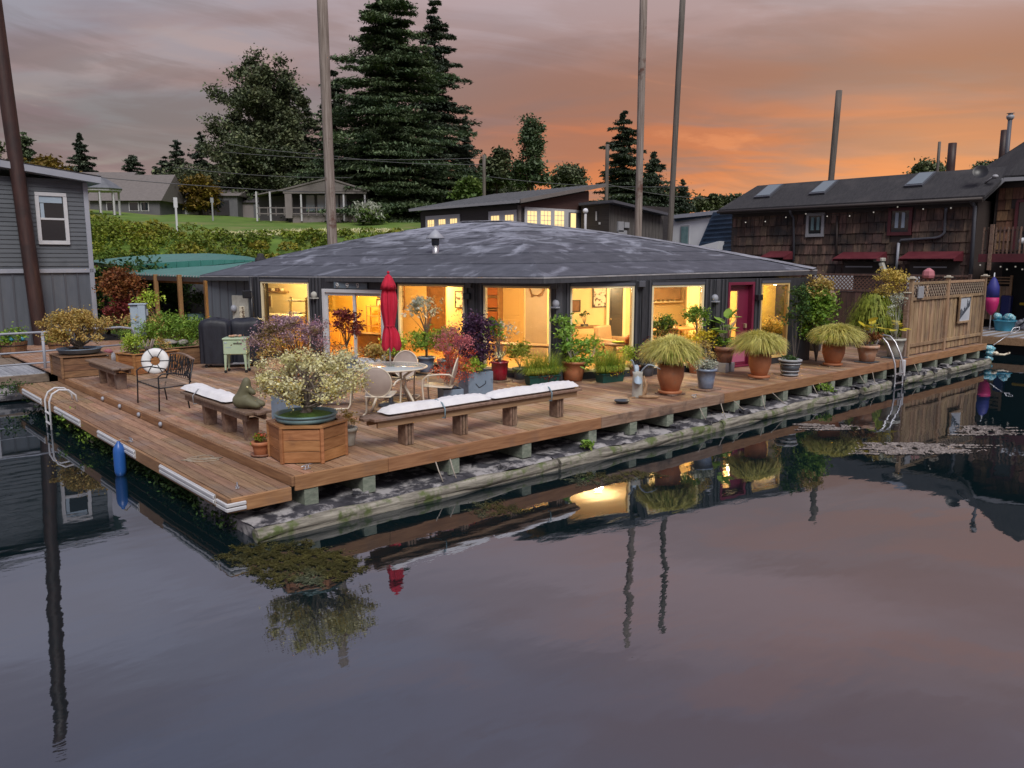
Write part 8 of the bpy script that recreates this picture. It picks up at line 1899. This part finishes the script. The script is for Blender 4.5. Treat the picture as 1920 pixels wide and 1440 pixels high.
# ================================================================ trees
def conifer(label, px, s, ytop, ybase, hw, leaf='t_dark', seed=1, n=9000, size=.26, tops=1.0, ragged=.25, base_z=None, lay=None, open_=.0, name='conifer', group=None, lean=0.0, shape=1.0):
    q = land(px, s); zt = atd(px, ytop, s).z; zb = atd(px, ybase, s).z; sc = s / FPX; R_w = hw * sc; H = zt - zb
    t = empty(name, (q.x, q.y, q.z), label, 'tree', group); g = np.random.default_rng(seed); dz = zb - q.z; R_w *= 1.3; n = int(n * 1.7)
    L_ = lay or max(10, int(H / (size * 3.0))); P = []; D = []
    nb_tot = 0
    for l in range(L_):
        f = (l + .5) / L_; z = dz + H * f * (1 + .02 * g.normal()); r = R_w * ((1 - f) ** (.85 * shape)) * g.uniform(1 - ragged, 1 + ragged * .5) + .12 * R_w * (1 - f)
        nbr = max(6, int(17 * (1 - f) + 5)); m = max(6, int(n / L_ / nbr * (1.7 * (1 - f) + .35)))
        for k in range(nbr):
            a = g.uniform(0, 2 * math.pi); rr = r * g.uniform(.35, 1.12); tt = g.uniform(open_, 1, m) ** .75
            x = np.cos(a) * rr * tt; y = np.sin(a) * rr * tt; wd = .20 * rr * (1 - tt * .6) + size * .3
            zz = z + H / L_ * g.uniform(-.9, .9) - .16 * rr * tt ** 1.5 + g.normal(size=m) * size * .22 + .05 * rr * np.maximum(0, tt - .75) * 4
            off = g.normal(size=m) * wd
            P.append(np.stack([x - np.sin(a) * off + lean * f * H, y + np.cos(a) * off, zz], 1)); D.append(np.tile(np.array([[math.cos(a), math.sin(a), -.25]]), (m, 1)))
    P = np.concatenate(P); D = np.concatenate(D)
    np_mesh('crown', leaf_quads(P, size * .8, g, .34, .6, .1, D), leaf, t)
    mb = MB(); mb.tube([(0, 0, -.5), (lean * H * .5, 0, dz + H * .5), (lean * H, 0, dz + H * .98)], [max(.15, R_w * .085), max(.1, R_w * .05), .03], 8); mb.build('trunk', 'bark_d', t)
    return t
def broadleaf(label, px, s, ytop, ybase, hw, leaf='t_broad', seed=1, n=5000, size=.26, K=40, name='broadleaf_tree', dx_=0, hollow=.4, ell=1.0, spread=None, group=None):
    q = land(px, s); zt = atd(px, ytop, s).z; zb = atd(px, ybase, s).z; sc = s / FPX; R_w = hw * sc; H = zt - zb
    t = empty(name, (q.x, q.y, q.z), label, 'tree', group); g = np.random.default_rng(seed); cz = (zt + zb) / 2 - q.z
    P, cc = clumps(g, (dx_, 0, cz), (R_w * .86, R_w * .86, H / 2 * .9), K, n, spread or max(.3, R_w * .17), hollow, -.95)
    np_mesh('crown', leaf_quads(P, size, g, .55, .4), leaf, t)
    mb = MB(); f = Vector((0, 0, max(.4, zb - q.z + H * .15))); mb.tube([(0, 0, -.5), f], [max(.12, R_w * .09), max(.09, R_w * .06)], 8); stems_to(mb, f, cc[:18], g, max(.06, R_w * .045), .03, wob=.3); mb.build('trunk', 'bark_d', t)
    return t
broadleaf('big dark spreading tree left of the weathered wooden pole', 512, 103, 90, 420, 104, seed=201, n=48000, size=.22, K=190, spread=.62, hollow=.3)
broadleaf('lower spreading crown under the big dark tree', 508, 101, 225, 425, 122, seed=250, n=32000, size=.22, K=120, spread=.62)
broadleaf('dark bushy tree mass left of the big spreading tree', 370, 108, 318, 395, 66, seed=251, n=9000, size=.24, K=44)
broadleaf('dark tree mass behind the utility pole and brown house', 935, 112, 325, 385, 70, seed=252, n=9000, size=.24, K=44)
broadleaf('dark tree mass behind the annex and right-hand poles', 1215, 116, 352, 400, 80, seed=253, n=8000, size=.24, K=44)
conifer('tall dark conifer filling behind the weathered pole', 640, 108, 150, 410, 60, 't_dark', 254, 22000, .3, shape=.6)
conifer('dark fir filling the skyline left of the pole', 585, 112, 200, 405, 48, 't_dark', 255, 12000, .28, shape=.6)
conifer('second small fir between the cedars on the hill', 330, 113, 300, 385, 26, 't_dark', 256, 5000, .25, shape=.6)
conifer('huge layered green fir right of the weathered wooden pole', 738, 92, 10, 420, 128, 't_fir', 202, 95000, .30, ragged=.22, shape=.50)
conifer('tall dark fir behind the huge layered fir', 822, 104, 40, 405, 82, 't_dark', 203, 40000, .33, ragged=.35, shape=.6)
conifer('slim dark conifer right of the tall dark fir', 874, 108, 232, 395, 46, 't_dark', 204, 12000, .3, ragged=.3)
broadleaf('dark rounded tree beside the distant utility pole', 932, 100, 270, 372, 34, seed=205, n=6500, size=.26, K=30)
broadleaf('second dark tree filling below the distant utility pole', 905, 106, 320, 385, 40, seed=206, n=5000, size=.26, K=26)
broadleaf('loose windswept slender tree standing against the orange sky', 997, 98, 216, 345, 24, 't_fir', 207, 5200, .2, K=34, hollow=.15, spread=.45)
broadleaf('lower crown of a windswept tree left of the rounded oak', 990, 98, 285, 365, 36, 't_fir', 208, 4200, .24, K=26)
broadleaf('rounded dark tree above the brown house roof', 1064, 112, 315, 372, 42, seed=209, n=6500, size=.25, K=30)
conifer('ragged dark pine left of the second wooden pole', 1162, 100, 220, 385, 56, 't_dark', 210, 14000, .3, ragged=.6, shape=.6)
conifer('dark cone conifer between the two poles', 1218, 106, 292, 398, 46, 't_dark', 211, 10000, .28)
conifer('short dark conifer right of the thin pole', 1272, 106, 343, 400, 22, 't_dark', 212, 3800, .26)
for k, (px, yt, w) in enumerate(((1245, 355, 18), (1302, 372, 16), (1330, 366, 20), (1362, 364, 22), (1392, 376, 16))):
    broadleaf(('low bush beside the thin pole on the skyline', 'small low tree on the skyline right of the short conifer', 'bushy dark tree above the white house', 'bushy dark tree at the left end of the shingled roof', 'dark bush half hidden by the shingled roof')[k], px, 110, yt, 402, w, seed=213 + k, n=2400, size=.24, K=18, group='small trees on the right skyline')
broadleaf('round clipped dark tree above the shingled roof ridge', 1722, 70, 310, 345, 30, seed=220, n=4500, size=.16, K=30)
broadleaf('small dark tree by the satellite dish', 1862, 90, 294, 330, 12, seed=221, n=1500, size=.18, K=12)
broadleaf('low dark shrub left of the brown steel pile', 1828, 90, 309, 335, 22, seed=222, n=1800, size=.18, K=16)
conifer('isolated dark spruce left of the hill houses', 176, 100, 256, 362, 30, 't_dark', 223, 8500, .26, ragged=.35)
broadleaf('small round dark tree at the foot of the isolated spruce', 211, 102, 345, 368, 17, seed=224, n=1800, size=.22, K=14)
conifer('rounded dark cedar behind the rusty pile', 76, 104, 262, 345, 34, 't_fir', 225, 6000, .28, ragged=.2, shape=.6)
broadleaf('dark broad tree at the left picture edge', 6, 98, 272, 335, 30, seed=226, n=4500, size=.26, K=24)
broadleaf('olive broad tree behind the grey house roof', 108, 96, 302, 362, 48, 't_gold', 227, 6500, .26, K=34)
broadleaf('dark bushy tree left of the isolated spruce', 138, 98, 318, 366, 26, seed=228, n=3000, size=.25, K=18)
conifer('dark cedar above the taupe roofed hill house', 268, 108, 295, 375, 26, 't_dark', 229, 6500, .26, shape=.55, ragged=.2)
conifer('small cedar right of the dark cedar on the hill', 310, 110, 318, 378, 17, 't_dark', 230, 3600, .25, shape=.7)
conifer('dark fir behind the amber tree', 350, 112, 267, 380, 30, 't_dark', 231, 6500, .27, shape=.7)
conifer('taller dark fir touching the big spreading tree', 396, 112, 256, 380, 32, 't_dark', 232, 7500, .27, shape=.7)
broadleaf('dark bush mass behind the hill houses', 330, 104, 330, 385, 30, seed=233, n=3600, size=.24, K=22)
broadleaf('amber-green tree on the lawn beside the garages', 390, 94, 333, 404, 38, 't_gold', 234, 7500, .24, K=46)
broadleaf('light green bushy tree in front of the tall firs', 880, 84, 334, 388, 32, 't_lime', 235, 5000, .2, K=34)
broadleaf('dark undergrowth between the porch house and the big tree', 560, 106, 345, 412, 60, seed=236, n=7000, size=.28, K=40)
broadleaf('dark undergrowth below the huge fir', 720, 100, 375, 420, 60, seed=237, n=6000, size=.28, K=40)
broadleaf('dark undergrowth right of the huge fir', 860, 108, 355, 405, 60, seed=243, n=6000, size=.28, K=40)
q = land(697, 80); t = empty('yucca_shrub', q, 'grey-green spiky shrub at the corner of the porch house', 'shrub'); bush(t, (0, 0, 1.1), (1.3, 1.2, 1.2), 'l_grey', K=24, n=900, spread=.28, size=.26, seed=238, asp=.2); bush(t, (0, 0, .8), (1.4, 1.2, .9), 't_lime', K=20, n=900, spread=.3, size=.18, seed=239, name='green_leaves')
# shrubby bank: one mass of growth
g = np.random.default_rng(240); P = []; Py = []
for i in range(820):
    s = g.uniform(50, 80); px = g.uniform(150, 800)
    if s > 63 + max(0, 300 - px) * .12: continue
    q = land(px, s); r = g.uniform(.45, 1.1) * (1.7 if g.uniform() < .12 else 1) * (1.0 if px < 520 else .72); m = int(120 * r * r) + 40
    d = g.normal(size=(m, 3)); d /= np.linalg.norm(d, axis=1)[:, None]; d[:, 2] = np.abs(d[:, 2])
    pts = np.array([q.x, q.y, q.z + .1])[None] + d * np.array([r, r, r * .85])[None] * g.uniform(.8, 1.05, (m, 1))
    (Py if (g.uniform() < .12) else P).append(pts)
tagk = dict(kind='stuff')
o = np_mesh('bank_shrubs', leaf_quads(np.concatenate(P), .125, g, .6, .3), 'l_bush', kind='stuff'); tag(o, 'dense green shrubs covering the bank below the lawn', 'shrubs')
o = np_mesh('yellow_bank_shrubs', leaf_quads(np.concatenate(Py), .15, g, .6, .3), 'l_bush_y', kind='stuff'); tag(o, 'yellowish shrubs scattered over the bank', 'shrubs')
# pale dry strip at the lawn edge
g = np.random.default_rng(241); P = []
for i in range(2600): px = g.uniform(400, 760); s = g.uniform(63.5, 66.5); q = land(px, s); P.append((q.x, q.y, q.z + .12))
o = np_mesh('dry_grass', leaf_quads(np.array(P), .20, g, .25, .2, -1.5), 'l_cream', kind='stuff'); tag(o, 'pale dry grass along the lower lawn edge', 'grass')
# distant wooded skyline band, both sides and beyond
g = np.random.default_rng(242); P = []
for i in range(26000):
    px = g.uniform(-900, 2900); s = g.uniform(135, 150); q = land(px, s); h = 1.8 + 1.6 * math.sin(px * .021) * math.sin(px * .0073 + 1) + 1.0 * math.sin(px * .06)
    if 230 < px < 260: h *= .5
    P.append((q.x, q.y, q.z + g.uniform(-.5, max(.6, h))))
o = np_mesh('far_woods', leaf_quads(np.array(P), .55, g, .6, .3), 't_broad', kind='stuff'); tag(o, 'far dark wood along the horizon', 'woods')

# ================================================================ growth on the water and under the decks
def mat_weed(name, label, patches, mat_, n, size, z, seed, asp=.25, zj=.012):
    g = np.random.default_rng(seed); P = []
    for (px, py, rx, ry, w) in patches:
        c = onz(px, py, WATER); m = int(n * w)
        for i in range(m):
            a = g.uniform(0, 2 * math.pi); r = math.sqrt(g.uniform()) ** .9 * (.82 + .30 * math.sin(a * 5 + seed) * math.sin(a * 2 + 1) + .14 * math.sin(a * 13) + abs(g.normal()) * .12); P.append((px + math.cos(a) * r * rx, py + math.sin(a) * r * ry))
    Q = []
    P = [p for p in P if math.sin(p[0] * .11 + seed) * math.sin(p[1] * .34 + p[0] * .05) + .35 * math.sin(p[0] * .31 - p[1] * .6) < g.uniform(.15, .75)]
    for (x, y) in P: q = onz(x, y, WATER); Q.append((q.x, q.y, z + g.uniform(-zj, zj)))
    o = np_mesh(name, leaf_quads(np.array(Q), size, g, asp, 5), mat_, kind='stuff'); tag(o, label, 'weed')
mat_weed('water_weed', 'mat of olive water weed floating at the front corner of the float', [(545, 1045, 120, 26, 1.0), (560, 1072, 90, 30, .9), (480, 1040, 60, 18, .5), (620, 1060, 62, 22, .5)], 'weed', 9000, .022, WATER + .004, 31)
mat_weed('weed_patch', 'olive weed patch on the water below the long bench', [(1120, 898, 62, 13, .5), (1200, 892, 44, 9, .35), (930, 955, 55, 15, .45)], 'weed', 4500, .02, WATER + .004, 32)
mat_weed('floating_scum', 'pale floating scum patches on the water at the right', [(1720 + (k * 37 % 90) - 45, 832 + k * 1.9, 60 + (k * 23 % 50), 1.7, .11) for k in range(11)] + [(1545 + (k * 29 % 60) - 30, 796 + k * 2.0, 30 + (k * 17 % 30), .9, .05) for k in range(6)] + [(1860 + (k * 31 % 60) - 30, 800 + k * 2.6, 40 + (k * 19 % 30), .9, .05) for k in range(7)], 'scum', 7500, .022, WATER + .006, 33, asp=.8, zj=.003)
g = np.random.default_rng(34); P = []
for i in range(4200): y = g.uniform(.2, 11.6) ** 1.0; P.append((-.55 + g.normal() * .10, y, WATER + abs(g.normal()) * .11 + (.12 if y > 9.5 else 0)))
o = np_mesh('ivy_fringe', leaf_quads(np.array(P), .035, g, .5, .3), 'ivy', kind='stuff'); tag(o, 'dark ivy and weeds growing from the float under the lower deck', 'ivy')
for k, (x, y, z, r_, lb) in enumerate(((-.92, 11.35, -.25, .28, 'trailing green plant at the far corner of the lower deck'), (-.75, 6.0, -.42, .22, 'green tuft growing from the float beside the blue fender'), (5.0, -.2, -.36, .10, 'tiny green sprout on the float below the bench end'), (12.9, -.18, -.30, .16, 'pale green seedling on the float below the striped pot'), (-.72, 7.6, -.40, .28, 'green tuft on the float near the small ladder'))):
    t = empty('weed_tuft', (x, y, z - r_ * .4), lb, 'weed'); bush(t, (0, 0, r_ * .5), (r_, r_ * 1.3, r_ * .7), 'l_green' if k else 'l_dkgreen', K=12, n=int(900 * r_) + 60, spread=r_ * .3, size=.03, seed=160 + k, stem='bark', base=(0, 0, 0), r0=.006, kst=6)
if not bpy.app.background: pass
